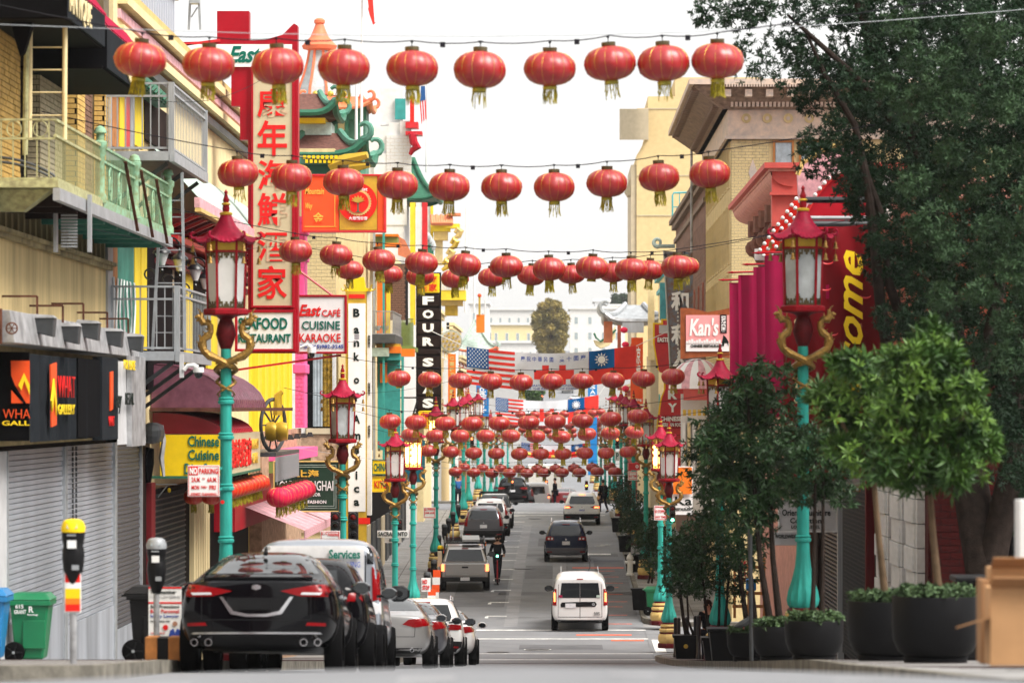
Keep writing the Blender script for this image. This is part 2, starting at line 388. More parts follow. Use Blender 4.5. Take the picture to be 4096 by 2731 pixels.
mat('car_glass', (0.008, 0.010, 0.012), 0.03, var=0, spec=0.6)
mat('tail_red', (0.20, 0.002, 0.004), 0.2, var=0, spec=0.3)
mat('tail_lit', (0.8, 0.05, 0.02), 0.3, var=0, emit=(1.0, 0.16, 0.05), estr=2.6)
mat('signal_amber', (0.8, 0.3, 0.02), 0.3, var=0, emit=(1.0, 0.30, 0.03), estr=4)
mat('signal_green', (0.1, 0.8, 0.5), 0.3, var=0, emit=(0.15, 1.0, 0.55), estr=4)
mat('tail_clear', (0.6, 0.6, 0.62), 0.15, var=0, coat=1.0)
mat('plate', (0.62, 0.62, 0.64), 0.4, var=0.1, scale=20)
mat('p_black', (0.002, 0.002, 0.003), 0.3, 0.0, var=0, coat=0.5, spec=0.0)
mat('p_silver', (0.40, 0.39, 0.38), 0.3, 0.75, var=0, coat=0.8)
mat('p_greyblue', (0.34, 0.37, 0.42), 0.3, 0.6, var=0, coat=0.8)
mat('p_white', (0.62, 0.62, 0.61), 0.3, 0.0, var=0, coat=0.8)
mat('p_grey', (0.11, 0.11, 0.125), 0.3, 0.6, var=0, coat=0.8)
mat('p_navy', (0.004, 0.010, 0.035), 0.3, 0.0, var=0, coat=0.8, spec=0)
mat('p_red', (0.45, 0.02, 0.03), 0.3, 0.2, var=0, coat=0.8)
mat('jacket', (0.004, 0.004, 0.006), 0.6, var=0.2, scale=8)
mat('jeans', (0.012, 0.013, 0.020), 0.8, var=0.2, scale=8)
mat('skin', (0.42, 0.22, 0.15), 0.5, var=0.05)
mat('hair', (0.02, 0.012, 0.009), 0.5, var=0.1)
mat('us_blue', (0.02, 0.09, 0.26), 0.7, var=0.05)
mat('roc_blue', (0.0, 0.10, 0.33), 0.7, var=0.05)
mat('flag_red', (0.75, 0.04, 0.03), 0.7, var=0.05)
mat('flag_white', (0.70, 0.72, 0.78), 0.75, var=0.04)
mat('citi_blue', (0.02, 0.20, 0.52), 0.5, var=0.05)
mat('gold_paint', (0.62, 0.40, 0.03), 0.4, 0.3, var=0.12)
mat('wood_orange', (0.50, 0.20, 0.06), 0.6, var=0.2, scale=4)
# SETTING: ground, road, pavements
def strip(name, m, xs, ys, zf, parent=None, kind='structure'):
 v = []; f = []; nx = len(xs)
 for y in ys:
  for x in xs: v.append((x, y, zf(x, y)))
 for j in range(len(ys) - 1):
  for i in range(nx - 1): f.append((j * nx + i, j * nx + i + 1, (j + 1) * nx + i + 1, (j + 1) * nx + i))
 me = bpy.data.meshes.new(name); me.from_pydata(v, [], f); me.update()
 return link(name, me, MATS[m], parent, smooth=True, kind=kind)
def yr(a, b, st):
 n = max(1, int(round((b - a) / st))); return [a + (b - a) * i / n for i in range(n + 1)]
ysall = sorted(set(yr(-40, 40, 1.0) + yr(40, 300, 4) + yr(300, 900, 20) + [p[0] for p in PROF]))
strip('ground', 'concrete', [-3000, -400, -60, -12, -6, 0, 6, 12, 60, 400, 3000], ysall, lambda x, y: gz(max(-6, min(6, x)), y) - 0.03)
XR = [-14, -9, -6] + [KL + (KR - KL) * i / 12 for i in range(13)] + [4.5, 7, 14]
strip('street', 'asphalt', [x for x in XR], [y for y in ysall if y <= 40] , lambda x, y: gz(x, y))
strip('street', 'asphalt', [KL - 0.02, -2.2, 0, KR + 0.02], [y for y in ysall if 40 <= y <= 900], lambda x, y: prof(y))
strip('cross_street', 'asphalt', [-90, -40, -8, KL - 0.03], yr(114.5, 128, 2), lambda x, y: prof(y) + 0.002 - (x + 4.4) * 0.02 * (x < -5))
strip('cross_street', 'asphalt', [KR + 0.03, 8, 40, 90], yr(114.5, 128, 2), lambda x, y: prof(y) + 0.002)
strip('cross_street', 'asphalt', [-90, KL - 0.03], yr(213, 228, 3), lambda x, y: prof(y) + 0.002)
strip('cross_street', 'asphalt', [KR + 0.03, 90], yr(213, 228, 3), lambda x, y: prof(y) + 0.002)
def pavement(name, x_in, x_out, y0, y1, corner=(1.0, 1.0), st=3.0):
 """kerb stone with rounded corners on the street side + flagged footway; x_in is the kerb line"""
 sg = 1 if x_out > x_in else -1
 ys = []
 r0, r1 = corner
 pts = []
 for k in range(7): a = PI / 2 * k / 6; pts.append((x_in + sg * r0 * (1 - math.sin(a)), y0 + r0 * (1 - math.cos(a))))
 pts += [(x_in, y) for y in yr(y0 + r0, y1 - r1, st)[1:-1]]
 for k in range(7): a = PI / 2 * k / 6; pts.append((x_in + sg * r1 * (1 - math.cos(a)), y1 - r1 + r1 * math.sin(a)))
 kw = 0.16
 def offs(i):
  p = Vector(pts[i]); t = Vector(pts[min(i + 1, len(pts) - 1)]) - Vector(pts[max(0, i - 1)]); t.normalize(); n = Vector((t.y, -t.x)) * sg
  return (p.x + n.x * kw, p.y + n.y * kw)
 q = MB(); top_in = [offs(i) for i in range(len(pts))]
 for i in range(len(pts) - 1):
  a, b, c, d = pts[i], pts[i + 1], top_in[i + 1], top_in[i]
  za, zb = gz(*a), gz(*b)
  vs = [(a[0], a[1], za - .3), (b[0], b[1], zb - .3), (c[0], c[1], zb - .3), (d[0], d[1], za - .3), (a[0], a[1], za + .15), (b[0], b[1], zb + .15), (c[0], c[1], zb + .15), (d[0], d[1], za + .15)]
  if sg > 0: q.add(vs, [(4, 5, 6, 7)[::-1], (0, 1, 5, 4)[::-1]])
  else: q.add(vs, [(4, 5, 6, 7), (0, 1, 5, 4)])
 # street ends of the kerb along the cross streets
 q.box(x_in + sg * r0, x_out, y0, y0 + kw, gz(x_in, y0) - .3, gz(x_in, y0) + .15)
 q.box(x_in + sg * r1, x_out, y1 - kw, y1, gz(x_in, y1) - .3, gz(x_in, y1) + .15)
 kb = q.build('kerb', 'kerb_stone', None, kind='structure')
 v = []; f = []
 for i, p in enumerate(top_in):
  v.append((p[0], p[1], gz(p[0], p[1]) + .146)); v.append((x_out, p[1], gz(p[0], p[1]) + .146))
 for i in range(len(pts) - 1): f.append((2 * i, 2 * i + 1, 2 * i + 3, 2 * i + 2) if sg > 0 else (2 * i, 2 * i + 2, 2 * i + 3, 2 * i + 1))
 me = bpy.data.meshes.new(name); me.from_pydata(v, [], f); me.update()
 pv = link(name, me, 'concrete', None, kind='structure')
 # scored joints
 jq = MB(); yy = y0 + 1.5
 while yy < y1 - 1:
  jq.box(x_in + sg * kw, x_out, yy, yy + 0.02, sz(yy) - .001, sz(yy) + .001); yy += 1.5
 xm = (x_in + x_out) / 2
 for i in range(len(pts) - 1):
  if pts[i + 1][1] > pts[i][1]: jq.hexa([(xm - .01, pts[i][1], sz(pts[i][1]) - .002), (xm + .01, pts[i][1], sz(pts[i][1]) - .002), (xm + .01, pts[i + 1][1], sz(pts[i + 1][1]) - .002), (xm - .01, pts[i + 1][1], sz(pts[i + 1][1]) - .002),
    (xm - .01, pts[i][1], sz(pts[i][1])), (xm + .01, pts[i][1], sz(pts[i][1])), (xm + .01, pts[i + 1][1], sz(pts[i + 1][1])), (xm - .01, pts[i + 1][1], sz(pts[i + 1][1]))])
 jq.build('pavement_joints', 'mortar_dark', pv)
 return pv
pavement('pavement', KL, -14, 36.2, 114.5)
pavement('pavement', KR, 16, 24.2, 114.5, corner=(1.4, 2.5))
pavement('pavement', KL, WL2 - .5, 128, 213, corner=(2.0, 2.0))
pavement('pavement', KR, WR + .5, 128, 213, corner=(2.2, 2.0))
pavement('pavement', KL, WL2 - .5, 228, 310, st=8); pavement('pavement', KR, WR + .5, 228, 310, st=8)
def flat_mark(name, m, poly, lift=0.006, st=2.0):
 """thin painted sheet laid on the street; poly is x0,x1,y0,y1"""
 x0, x1, y0, y1 = poly; xs = [x0, x1]; return strip(name, m, xs, yr(y0, y1, st) if y1 - y0 > st else [y0, y1], lambda x, y: gz(x, y) + lift)
for i in range(14):                       # parking bay ticks along the left lane
 y = 132 + i * 5.9
 flat_mark('bay_marking', 'road_paint', (-2.45, -1.75, y, y + 0.28)); flat_mark('bay_marking', 'road_paint', (-2.5, -2.38, y - 0.7, y - 0.02))
for y in (112.6, 116.6, 123.0, 126.6): flat_mark('crosswalk_line', 'road_paint', (-3.2, 2.9, y, y + 0.3))
for x in (3.0, -4.3): flat_mark('crosswalk_line', 'road_paint', (x, x + 0.34, 117.2, 122.8))
for y in (209.5, 212.2, 229.5): flat_mark('crosswalk_line', 'road_paint', (-4.0, 2.6, y, y + 0.35))
for (x0, x1, y0, y1) in ((-2.2, 2.7, 104.5, 108), (-1.2, 1.4, 119, 120.8), (-3.8, -1.9, 136, 152), (1.5, 2.75, 132, 162), (-1.3, 0.4, 150, 158), (-.9, .9, 174, 182), (-1.4, 2.6, 165, 167), (-2.2, 2.8, 141.5, 143)): flat_mark('asphalt_patch', 'asphalt_patch', (x0, x1, y0, y1), 0.003)
for (x0, x1, y0, y1) in ((-.2, .35, 128, 205), (-1.8, -1.35, 128, 200)): flat_mark('worn_track', 'asphalt_light', (x0, x1, y0, y1), 0.0045)
for k in range(9):                        # utility paint and tar cracks in the right lane
 y = 129 + k * 3.1 + (k % 3) * .4; flat_mark('utility_marking', 'orange_paint', (1.62 + .12 * (k % 2), 2.5 - .1 * (k % 3), y, y + .16))
flat_mark('utility_marking', 'orange_paint', (0.6, 2.4, 124.6, 125.0)); flat_mark('utility_marking', 'orange_paint', (1.7, 2.75, 122.3, 122.7)); flat_mark('utility_marking', 'orange_paint', (.6, 2.7, 156.4, 156.9))
q = MB()
x = 1.55; pts = []
for k in range(24): pts.append((x, 128 + k * 1.6)); x += RNG.uniform(-.06, .07)
for (a, b) in zip(pts, pts[1:]): q.quad((a[0] - .02, a[1], gz(*a) + .009), (a[0] + .02, a[1], gz(*a) + .009), (b[0] + .02, b[1], gz(*b) + .009), (b[0] - .02, b[1], gz(*b) + .009))
for yc in (104, 109.5, 131, 139, 147.5, 163, 171):
 x = -2.6 + RNG.uniform(0, 1)
 while x < 2.4:
  y2 = yc + RNG.uniform(-.5, .5); q.quad((x, yc, gz(x, yc) + .009), (x + .5, y2, gz(x, y2) + .009), (x + .5, y2 + .07, gz(x, y2) + .009), (x, yc + .07, gz(x, yc) + .009)); x += .5; yc = y2
q.build('road_cracks', 'tar', None, kind='structure')
for k, (px, y, r) in enumerate(((2150, 118.8, .38), (1992, 117.6, .3), (2090, 156, .35), (2405, 153, .35), (2425, 175, .22), (2400, 174, .2), (2140, 206, .3))):
 c = (PX(px, y), y, gz(0, y) + .012)
 t = thing('manhole_cover', ['round iron manhole cover in the middle of the crossing', 'smaller iron manhole cover beside the middle one in the crossing', 'manhole cover in the road behind the dark blue car', 'manhole cover in the right lane beside the dark blue car',
    'small pale access cover by the right kerb near the arrow', 'smallest pale access cover, beside the other by the right kerb', 'manhole cover in the far crossing'][k], 'manhole cover', c)
 MB().lathe([(r + .05, 0), (r + .05, .004)], c, 20).build('rim', MATS['road_paint' if k in (0, 4, 5) else 'iron'], t)
 MB().lathe([(r, 0.002), (r, .010)], c, 20).build('cover', MATS['iron' if k not in (4, 5) else 'road_paint'], t)
q = MB(); y = 166.5; zz = gz(1.8, y) + .007   # lane arrow
strip('lane_arrow', 'road_paint', [1.3, 2.3], [166.4, 167.4], lambda x, y: gz(x, y) + .007);
MB().add([(1.35, 165.6, gz(0, 165.6) + .008), (1.0, 167, gz(0, 167) + .008), (1.35, 168.4, gz(0, 168.4) + .008)], [(0, 1, 2)]).build('lane_arrow', 'road_paint', None, kind='structure')
# the crossing's slightly glossy worn asphalt right in front of the camera, with patches
for (x0, x1, y0, y1) in ((-1.6, -.4, 14.8, 15.1), (.2, 1.3, 15.15, 15.3)): flat_mark('worn_track', 'asphalt_light', (x0, x1, y0, y1), 0.002, st=.3)
# hanging silk lanterns on strings across the street
def make_lantern(kind, silk='lantern_silk'):
 t = thing('silk_lantern', 'x', 'lantern')
 H, R = 0.20, 0.305; n = 14
 def gore(an, z): return 1 - 0.022 * (1 - abs(math.sin(an * n / 2))) - 0.006
 pr = []
 for i in range(13):
  a = -PI / 2 + PI * i / 12; r = R * (abs(math.cos(a)) ** 0.74); pr.append((max(.078, r), H * math.sin(a)))
 q = MB(); N = 84; base = 0; hole = []
 for (r, z) in pr:
  for k in range(N):
   an = 2 * PI * k / N; g = gore(an, z); w = 0
   dz = 0
   if abs(z) < .17:
    w = .0035 * math.sin(an * 5 + z * 40 + kind) + .003 * math.sin(an * 11 - z * 70 + 2 * kind)
   # a dent in one side
   da = (an - 4.4 + PI) % (2 * PI) - PI
   if kind % 3 == 1 and abs(da) < .32 and abs(z) < .11: g -= .05 * (1 - abs(da) / .32) * (1 - abs(z) / .11)
   q.v.append((r * g * math.cos(an) + w * math.cos(an), r * g * math.sin(an) + w * math.sin(an), z))
 for i in range(len(pr) - 1):
  for k in range(N):
   if kind == 9 and 4 <= i <= 8 and 60 <= k <= 60 + (4 if i in (4, 8) else 9): continue
   k2 = (k + 1) % N; q.f.append((i * N + k, i * N + k2, (i + 1) * N + k2, (i + 1) * N + k))
 q.build('shade', silk, t, smooth=True)
 if kind == 9: MB().lathe([(.06, -.2), (.2, -.1), (.22, 0), (.2, .1), (.06, .2)], n=12).build('lining', 'lantern_dark', t)
 s = MB()
 for g in range(n):
  an = 2 * PI * g / n; pts = []
  for (r, z) in pr[1:-1]: rr = r * .9755 + .0005; pts.append((rr * math.cos(an), rr * math.sin(an), z))
  s.tube(pts, .0022, 4, caps=False)
 s.build('seam', 'gold_trim', t)
 MB().lathe([(.072, .19), (.082, .205), (.082, .25), (.076, .25), (.076, .24), (.02, .24)], n=18).build('top_ring', 'brass_dark', t)
 MB().lathe([(.06, -.235), (.08, -.245), (.083, -.215), (.075, -.198)], n=18).build('bottom_ring', 'gold_band', t)
 if kind != 3:
  s = MB(); rg = random.Random(kind); dens = {0: 40, 1: 26, 2: 14, 9: 34}.get(kind, 34)
  for k in range(dens):
   an = 2 * PI * k / dens + rg.uniform(-.06, .06); L = rg.uniform(.13, .19) if kind != 2 else rg.uniform(.06, .2)
   p0 = (.074 * math.cos(an), .074 * math.sin(an), -.238); j = rg.uniform(-.012, .012)
   s.tube([p0, (p0[0] + j, p0[1] + j, -.238 - L * .5), (p0[0] * 1.05 + 2 * j, p0[1] * 1.05 - j, -.238 - L)], [.0055, .0065, .005], 3)
  s.build('tassel', 'tassel', t)
 MB().tube([(0, 0, .24), (0, 0, .30)], .006, 5).ball((0, 0, .31), .018, 5).bar((-.03, 0, .32), (.03, 0, .32), .008).build('hook', 'wire', t)
 return t
LPROTO = {k: make_lantern(k) for k in (0, 1, 2, 3, 9)}
LUSED = set()
def put_lantern(kind, loc, label, group, sc=1.0, tilt=0.0):
 if kind in LUSED: t = dup(LPROTO[kind])
 else: t = LPROTO[kind]; LUSED.add(kind)
 t.location = loc; t.rotation_euler = (RNG.uniform(-.08, .08), tilt + RNG.uniform(-.08, .08), RNG.choice((0, 1, 2, 3, 4)) * 2 * PI / 14 + RNG.uniform(-.1, .1)); t.scale = (sc, sc, sc * RNG.uniform(.97, 1.04))
 t['label'] = label; t['group'] = group; return t
ORD = ['first', 'second', 'third', 'fourth', 'fifth', 'sixth', 'seventh', 'eighth', 'ninth', 'tenth', 'eleventh', 'twelfth', 'thirteenth', 'fourteenth']
K = 1.7415
ROWS = [
 (44.0, 'topmost string', [(322, 138), (479, 149), (638, 153), (790, 155), (947, 158), (1102, 161), (1263, 158), (1401, 146), (1524, 146), (1648, 140)], 1.0),
 (56.0, 'second string from the top', [(547, 398), (670, 408), (789, 418), (913, 425), (1032, 429), (1152, 430), (1273, 430), (1394, 421), (1514, 408), (1630, 399)], 1.0),
 (69.5, 'third string from the top', [(679, 577), (772, 586), (870, 598), (968, 604), (1067, 609), (1163, 612), (1261, 618), (1360, 615), (1450, 619), (1556, 613)], 1.0),
 (82.0, 'string just behind the third', [(803, 620), (893, 630), (965, 635), (1045, 640), (1130, 637), (1220, 633), (1313, 630), (1408, 626), (1492, 620), (1574, 612)], 1.0),
 (97.0, 'string crossing the large flag banner', [(916, 869), (987, 872), (1057, 874), (1127, 876), (1197, 878), (1267, 876), (1337, 875), (1408, 873), (1478, 870), (1546, 865)], 1.0),
 (106.0, 'string below the smaller banner', [(896, 968), (955, 970), (1022, 972), (1084, 973), (1147, 972), (1214, 970), (1275, 968), (1338, 966), (1403, 962), (1465, 956)], 1.0),
 (121.0, 'string second below the smaller banner', [(943, 998), (1000, 1000), (1057, 1001), (1115, 1001), (1173, 1001), (1231, 1002), (1289, 1003), (1348, 997), (1402, 995), (1457, 992)], 1.0),
 (134.0, 'string level with the glowing lamp', [(984, 1035), (1036, 1037), (1088, 1040), (1140, 1041), (1193, 1042), (1242, 1042), (1293, 1042), (1343, 1040), (1392, 1040), (1442, 1037)], 1.0),
 (166.0, 'lowest string', [(1046, 1083), (1088, 1085), (1130, 1086), (1170, 1086), (1210, 1086), (1250, 1085), (1291, 1085), (1331, 1085), (1372, 1083), (1412, 1083)], 1.0),
 (186.0, 'string just behind the lowest', [(1066, 1073), (1108, 1075), (1150, 1076), (1192, 1076), (1234, 1076), (1276, 1076), (1318, 1075), (1360, 1073), (1400, 1071)], 1.0),
 (218.0, 'upper small distant string', [(1195, 951), (1228, 952), (1262, 952), (1296, 951), (1329, 950), (1362, 948), (1378, 946)], 1.0),
 (236.0, 'lower small distant string', [(1180, 976), (1212, 978), (1244, 979), (1276, 979), (1308, 978), (1340, 977), (1372, 974)], 1.0),
 (256.0, 'tiny far string', [(1172, 985), (1200, 987), (1229, 988), (1257, 989), (1286, 989), (1314, 988), (1343, 987), (1370, 986)], 1.0),
 (280.0, 'tiniest farthest string', [(1186, 997), (1212, 999), (1238, 1000), (1264, 1000), (1290, 1000), (1316, 999), (1342, 998)], 1.0),
]
for ri, (d, desc, pts, sc) in enumerate(ROWS):
 tops = []
 for i, (x, y) in enumerate(pts):
  kind = RNG.choice((0, 1, 1, 2, 0)) if ri not in (0,) else (0, 1, 0, 1, 1, 2, 1, 2, 2, 0)[i]
  state = 'red silk lantern'
  if (ri, i) in ((2, 7), (4, 0), (4, 8), (7, 9)): kind = 3; state = 'lantern without tassel'
  if (ri, i) in ((8, 2), (8, 5)): kind = 9; state = 'lantern torn open'
  c = P(x * K, y * K, d)
  sfx = {3: ' missing tassel', 9: ' torn open'}.get(kind, '')
  put_lantern(kind, c, state + ', ' + ORD[i] + ' from left on the ' + desc, 'red lanterns hung over the street', sc, tilt=-.12 if (ri, i) in ((7, 9), (6, 9)) else 0)
  tops.append((c.x, c.y, c.z + .32 * sc))
 L = [(-7.6 if d < 114 else -7.1, d + .5, tops[0][2] + .62)] + tops + [(5.8, d + .5, tops[-1][2] + .55 + .1 * (ri < 4))]
 path = []
 for a, b in zip(L, L[1:]):
  for k in range(4):
   u = k / 4; path.append((a[0] + (b[0] - a[0]) * u, a[1] + (b[1] - a[1]) * u, a[2] + (b[2] - a[2]) * u - .025 * 4 * u * (1 - u)))
 path.append(L[-1])
 t = thing('lantern_cable', 'thin dark cable of the ' + desc.replace('string', 'lantern row'), 'cable', path[0], 'cables of the lantern rows')
 MB().tube(path, .007, 4).build('cable', 'wire', t)
 q = MB()
 for a, b in list(zip(L, L[1:]))[1:-1:2]: m_ = Vector(a).lerp(Vector(b), .45); q.box(m_.x - .03, m_.x + .03, m_.y - .02, m_.y + .02, m_.z - .07, m_.z - .01)
 q.build('cable_clamp', 'wire', t)
# red paper lanterns hung in two rows under the restaurant awning
PL = {}
def awning_lantern(proto_key, silk, loc, sc, label):
 if proto_key not in PL: PL[proto_key] = make_lantern(0 if proto_key == 'a' else 1, silk); t = PL[proto_key]
 else: t = dup(PL[proto_key])
 t.location = loc; t.scale = (sc, sc, sc * 1.15); t.rotation_euler = (0, 0, RNG.uniform(0, 6)); t['label'] = label; t['group'] = 'lanterns hung under the restaurant awning'
for i in range(10):
 awning_lantern('a', 'lantern_silk_warm', (-6.75, 78.4 + i * .95, PZ(1958, 78.4) - .02), .78, f'red and gold lantern, {ORD[i]} from the front under the yellow awning')
for i in range(7):
 awning_lantern('b', 'lantern_silk_pink', (-5.95, 82.0 + i * 1.35, PZ(1988, 82)), .92, f'pinkish red round lantern, {ORD[i]} from the front beyond the yellow awning')
for i, px in enumerate((775, 845)):
 awning_lantern('a', 'lantern_silk_warm', P(px, 1985, 78.5), .7, ['red lantern with gold rim behind the no parking sign, left one', 'red lantern with gold rim behind the no parking sign, right one'][i])
# dragon street lamps
def make_lamp(lit=False, blue=False):
 t = thing('street_lamp', 'x', 'street lamp'); zk = lambda z: z * .62 if z <= 1.26 else .78 + (z - 1.26) * .98
 L_ = lambda pr: [(r, zk(z)) for r, z in pr]
 q = MB(); q.lathe(L_([(.36, 0), (.36, .20), (.33, .24)]), n=8, ph=PI / 8); q.lathe(L_([(.30, .70), (.31, .74), (.30, .78)]), n=8, ph=PI / 8); q.lathe(L_([(.27, .98), (.28, 1.0), (.27, 1.03)]), n=8, ph=PI / 8); q.lathe(L_([(.22, 1.18), (.24, 1.21), (.20, 1.26)]), n=16)
 q.build('base', 'maroon', t, bevel=.008)
 q = MB(); q.lathe(L_([(.31, .24), (.345, .34), (.35, .52), (.33, .64), (.30, .70)]), n=8, ph=PI / 8); q.lathe(L_([(.28, .78), (.31, .83), (.31, .92), (.27, .98)]), n=8, ph=PI / 8); q.lathe(L_([(.25, 1.03), (.27, 1.08), (.26, 1.15), (.22, 1.18)]), n=16)
 q.build('plinth', 'cream_paint', t, smooth=True)
 fl = lambda an, z: 1 + .05 * math.cos(an * 12) * max(0, min(1, (1.5 - z) / .4))
 MB().lathe(L_([(.19, 1.26), (.22, 1.30), (.235, 1.38), (.215, 1.5), (.165, 1.66), (.12, 1.86), (.10, 2.05), (.095, 2.2)]), n=48, fl=fl).build('flared_base', 'turquoise', t, smooth=True)
 q = MB(); q.lathe([(.092, 1.69), (.088, 3.0), (.082, 4.0), (.076, 4.62)], n=18)
 for z in (1.78, 2.55, 3.3, 3.82):
  q.lathe([(.09, z - .05), (.118, z - .035), (.122, z), (.10, z + .02), (.118, z + .04), (.09, z + .06)], n=18, caps=False)
 q.build('pole', 'turquoise', t, smooth=True)
 MB().lathe([(.075, 4.58), (.10, 4.64), (.15, 4.80), (.125, 4.93), (.09, 5.02), (.14, 5.06), (.30, 5.09)], n=16).build('neck', 'maroon', t, smooth=True)
 q = MB(); q.lathe([(.315, 5.08), (.335, 5.10), (.335, 5.16), (.30, 5.18)], n=6); q.build('bottom_plate', 'lamp_red', t, bevel=.005)
 r0, r1, z0, z1 = .265, .295, 5.17, 6.02
 hx = lambda r, k: (r * math.cos(PI / 3 * k), r * math.sin(PI / 3 * k))
 for k in range(6):
  a0, a1 = hx(r0, k), hx(r1, k); MB().bar((a0[0], a0[1], z0), (a1[0], a1[1], z1 + .16), .034).build('corner_post', 'lamp_red', t)
 for k in range(6):
  a0, b0, a1, b1 = hx(r0 - .01, k), hx(r0 - .01, k + 1), hx(r1 - .01, k), hx(r1 - .01, k + 1)
  A, B, C, D = Vector((*a0, z0)), Vector((*b0, z0)), Vector((*b1, z1)), Vector((*a1, z1))
  MB().quad(A, B, C, D).build('pane', ('lit_pane' if lit else ('frosted_blue' if blue else 'frosted')), t)
  n_ = (B - A).cross(D - A).normalized() * .012; nb = n_ * .4
  def uv(u, v): return A.lerp(B, u).lerp(D.lerp(C, u), v)
  q = MB()
  def plate(u0, u1, v0, v1):
   q.add([uv(u0, v0) + nb, uv(u1, v0) + nb, uv(u1, v1) + nb, uv(u0, v1) + nb, uv(u0, v0) + n_, uv(u1, v0) + n_, uv(u1, v1) + n_, uv(u0, v1) + n_], [(4, 5, 6, 7), (0, 1, 5, 4), (1, 2, 6, 5), (2, 3, 7, 6), (3, 0, 4, 7)])
  for (ya, yb, yc, yd, ye) in ((.02, .05, .09, .13, .17), (.985, .955, .915, .875, .83)):
   plate(.04, .96, ya, yb); lo, hi = sorted((yb, yc))
   for u0, u1 in ((.06, .12), (.88, .94), (.22, .30), (.70, .78), (.44, .56)): plate(u0, u1, *sorted((yb, yd)))
   plate(.06, .30, *sorted((yc, yd))); plate(.70, .94, *sorted((yc, yd))); plate(.36, .64, *sorted((yb, yc)))
   plate(.06, .16, *sorted((yd, ye))); plate(.84, .94, *sorted((yd, ye)))
   plate(.06, .11, *sorted((ye, ye + (ye - yd) * .9))); plate(.89, .94, *sorted((ye, ye + (ye - yd) * .9)))
  q.build('fretwork', ('brass_dark' if not lit else 'gold_trim'), t)
 q = MB(); q.lathe([(.285, 6.02), (.29, 6.16)], n=6); q.build('gold_band', 'gold_paint', t)
 MB().lathe([(.31, 6.0), (.31, 6.03), (.29, 6.03)], n=6).build('top_rail', 'lamp_red', t)
 # fluted pagoda roof with upturned corners
 N = 72; q = MB(); prf = [(.0, 6.60), (.07, 6.58), (.10, 6.50), (.15, 6.40), (.23, 6.30), (.33, 6.215), (.43, 6.165), (.455, 6.15), (.42, 6.13), (.28, 6.16)]
 for (r, z) in prf:
  for k in range(N):
   an = 2 * PI * k / N; c6 = abs(math.cos(an * 3)) ** 3; w = max(0, (r - .2) / .255)
   rr = r * (1 - .07 * w * (1 - c6)) + (.008 * math.cos(an * 36) * w if r < .456 else 0) ; q.v.append((rr * math.cos(an), rr * math.sin(an), z + (.065 * c6 ** 1.5 * w ** 2) + .007 * math.cos(an * 36) * w))
 for i in range(len(prf) - 1):
  for k in range(N): k2 = (k + 1) % N; q.f.append((i * N + k2, i * N + k, (i + 1) * N + k, (i + 1) * N + k2))
 rf = q.build('roof', 'lamp_roof_red', t, smooth=True)
 for k in range(6):
  an = PI / 3 * k; pts = []
  for s_ in range(12):
   th = -.6 + s_ * .42; rr = .058 * (1 - s_ * .055); pts.append((.475 + rr * math.sin(th) * 1.0, 6.265 - rr * math.cos(th)))
  pts = [(.40, 6.185), (.44, 6.205)] + pts
  MB().tube([(r * math.cos(an), r * math.sin(an), z) for r, z in pts], [.028, .028] + [.026 - .0014 * i for i in range(12)], 6).build('eave_curl', 'lamp_roof_red', t, smooth=True)
  q = MB(); x_, y_ = .485 * math.cos(an), .485 * math.sin(an)
  q.tube([(x_, y_, 6.20), (x_, y_, 5.82)], .004, 4)
  for zb in (6.02, 5.84): q.lathe([(.008, .09), (.022, .07), (.026, .02), (.042, -.01), (.036, -.012)], (x_, y_, zb), 8)
  q.build('bell', 'dragon_gold', t, smooth=True)
 MB().lathe([(.075, 6.545), (.095, 6.56), (.095, 6.585), (.065, 6.60)], n=14).lathe([(.055, 6.70), (.07, 6.715), (.05, 6.735)], n=14).build('finial_ring', 'gold_paint', t, smooth=True)
 MB().lathe([(.045, 6.60), (.055, 6.65), (.045, 6.70)], n=12).lathe([(.035, 6.73), (.05, 6.77), (.035, 6.81), (.02, 6.86), (.03, 6.89), (.004, 6.93)], n=12).build('finial', 'lamp_red', t, smooth=True)
 for sg in (-1, 1):
  k = [(.10, 4.93), (.20, 4.98), (.19, 4.90), (.17, 4.82), (.26, 4.78), (.34, 4.74), (.35, 4.65), (.30, 4.56), (.20, 4.48), (.06, 4.42), (-.06, 4.36)]
  # head end curls outward near the plate, body loops out and crosses in front of the pole, then winds down it
  head = [(.36, 5.12), (.375, 5.03), (.335, 4.97), (.27, 4.96), (.235, 4.92), (.225, 4.84), (.26, 4.78), (.33, 4.73), (.355, 4.64), (.325, 4.55), (.24, 4.48), (.12, 4.43), (.0, 4.37)]
  pts = [(sg * x, -.10 - .06 * (i / 12), z) for i, (x, z) in enumerate(head)]
  rs = [.02, .05, .062, .038, .05, .042, .062, .052, .07, .055, .066, .05, .062]
  for i in range(1, 20):
   a = -PI / 2 - sg * i * .52; zz = 4.37 - i * .030; rr = .145 - .0015 * i; pts.append((rr * math.cos(a), rr * math.sin(a), zz)); rs.append(max(.008, (.056 if i % 2 else .046) - .0026 * i))
  MB().tube(pts, rs, 8).build('dragon', 'dragon_gold', t, smooth=True)
  q = MB(); hx_, hz_ = sg * .372, 5.06     # jaws, horns and claws
  q.tube([(hx_, -.10, hz_ - .02), (hx_ + sg * .05, -.12, hz_ + .0), (hx_ + sg * .09, -.13, hz_ - .015)], [.045, .035, .015], 6)
  q.tube([(hx_, -.10, hz_ - .04), (hx_ + sg * .04, -.12, hz_ - .055), (hx_ + sg * .07, -.12, hz_ - .07)], [.03, .022, .01], 5)
  q.tube([(hx_, -.1, hz_ + .03), (hx_ + sg * .02, -.1, hz_ + .09), (hx_ + sg * .06, -.1, hz_ + .12)], [.016, .012, .004], 5)
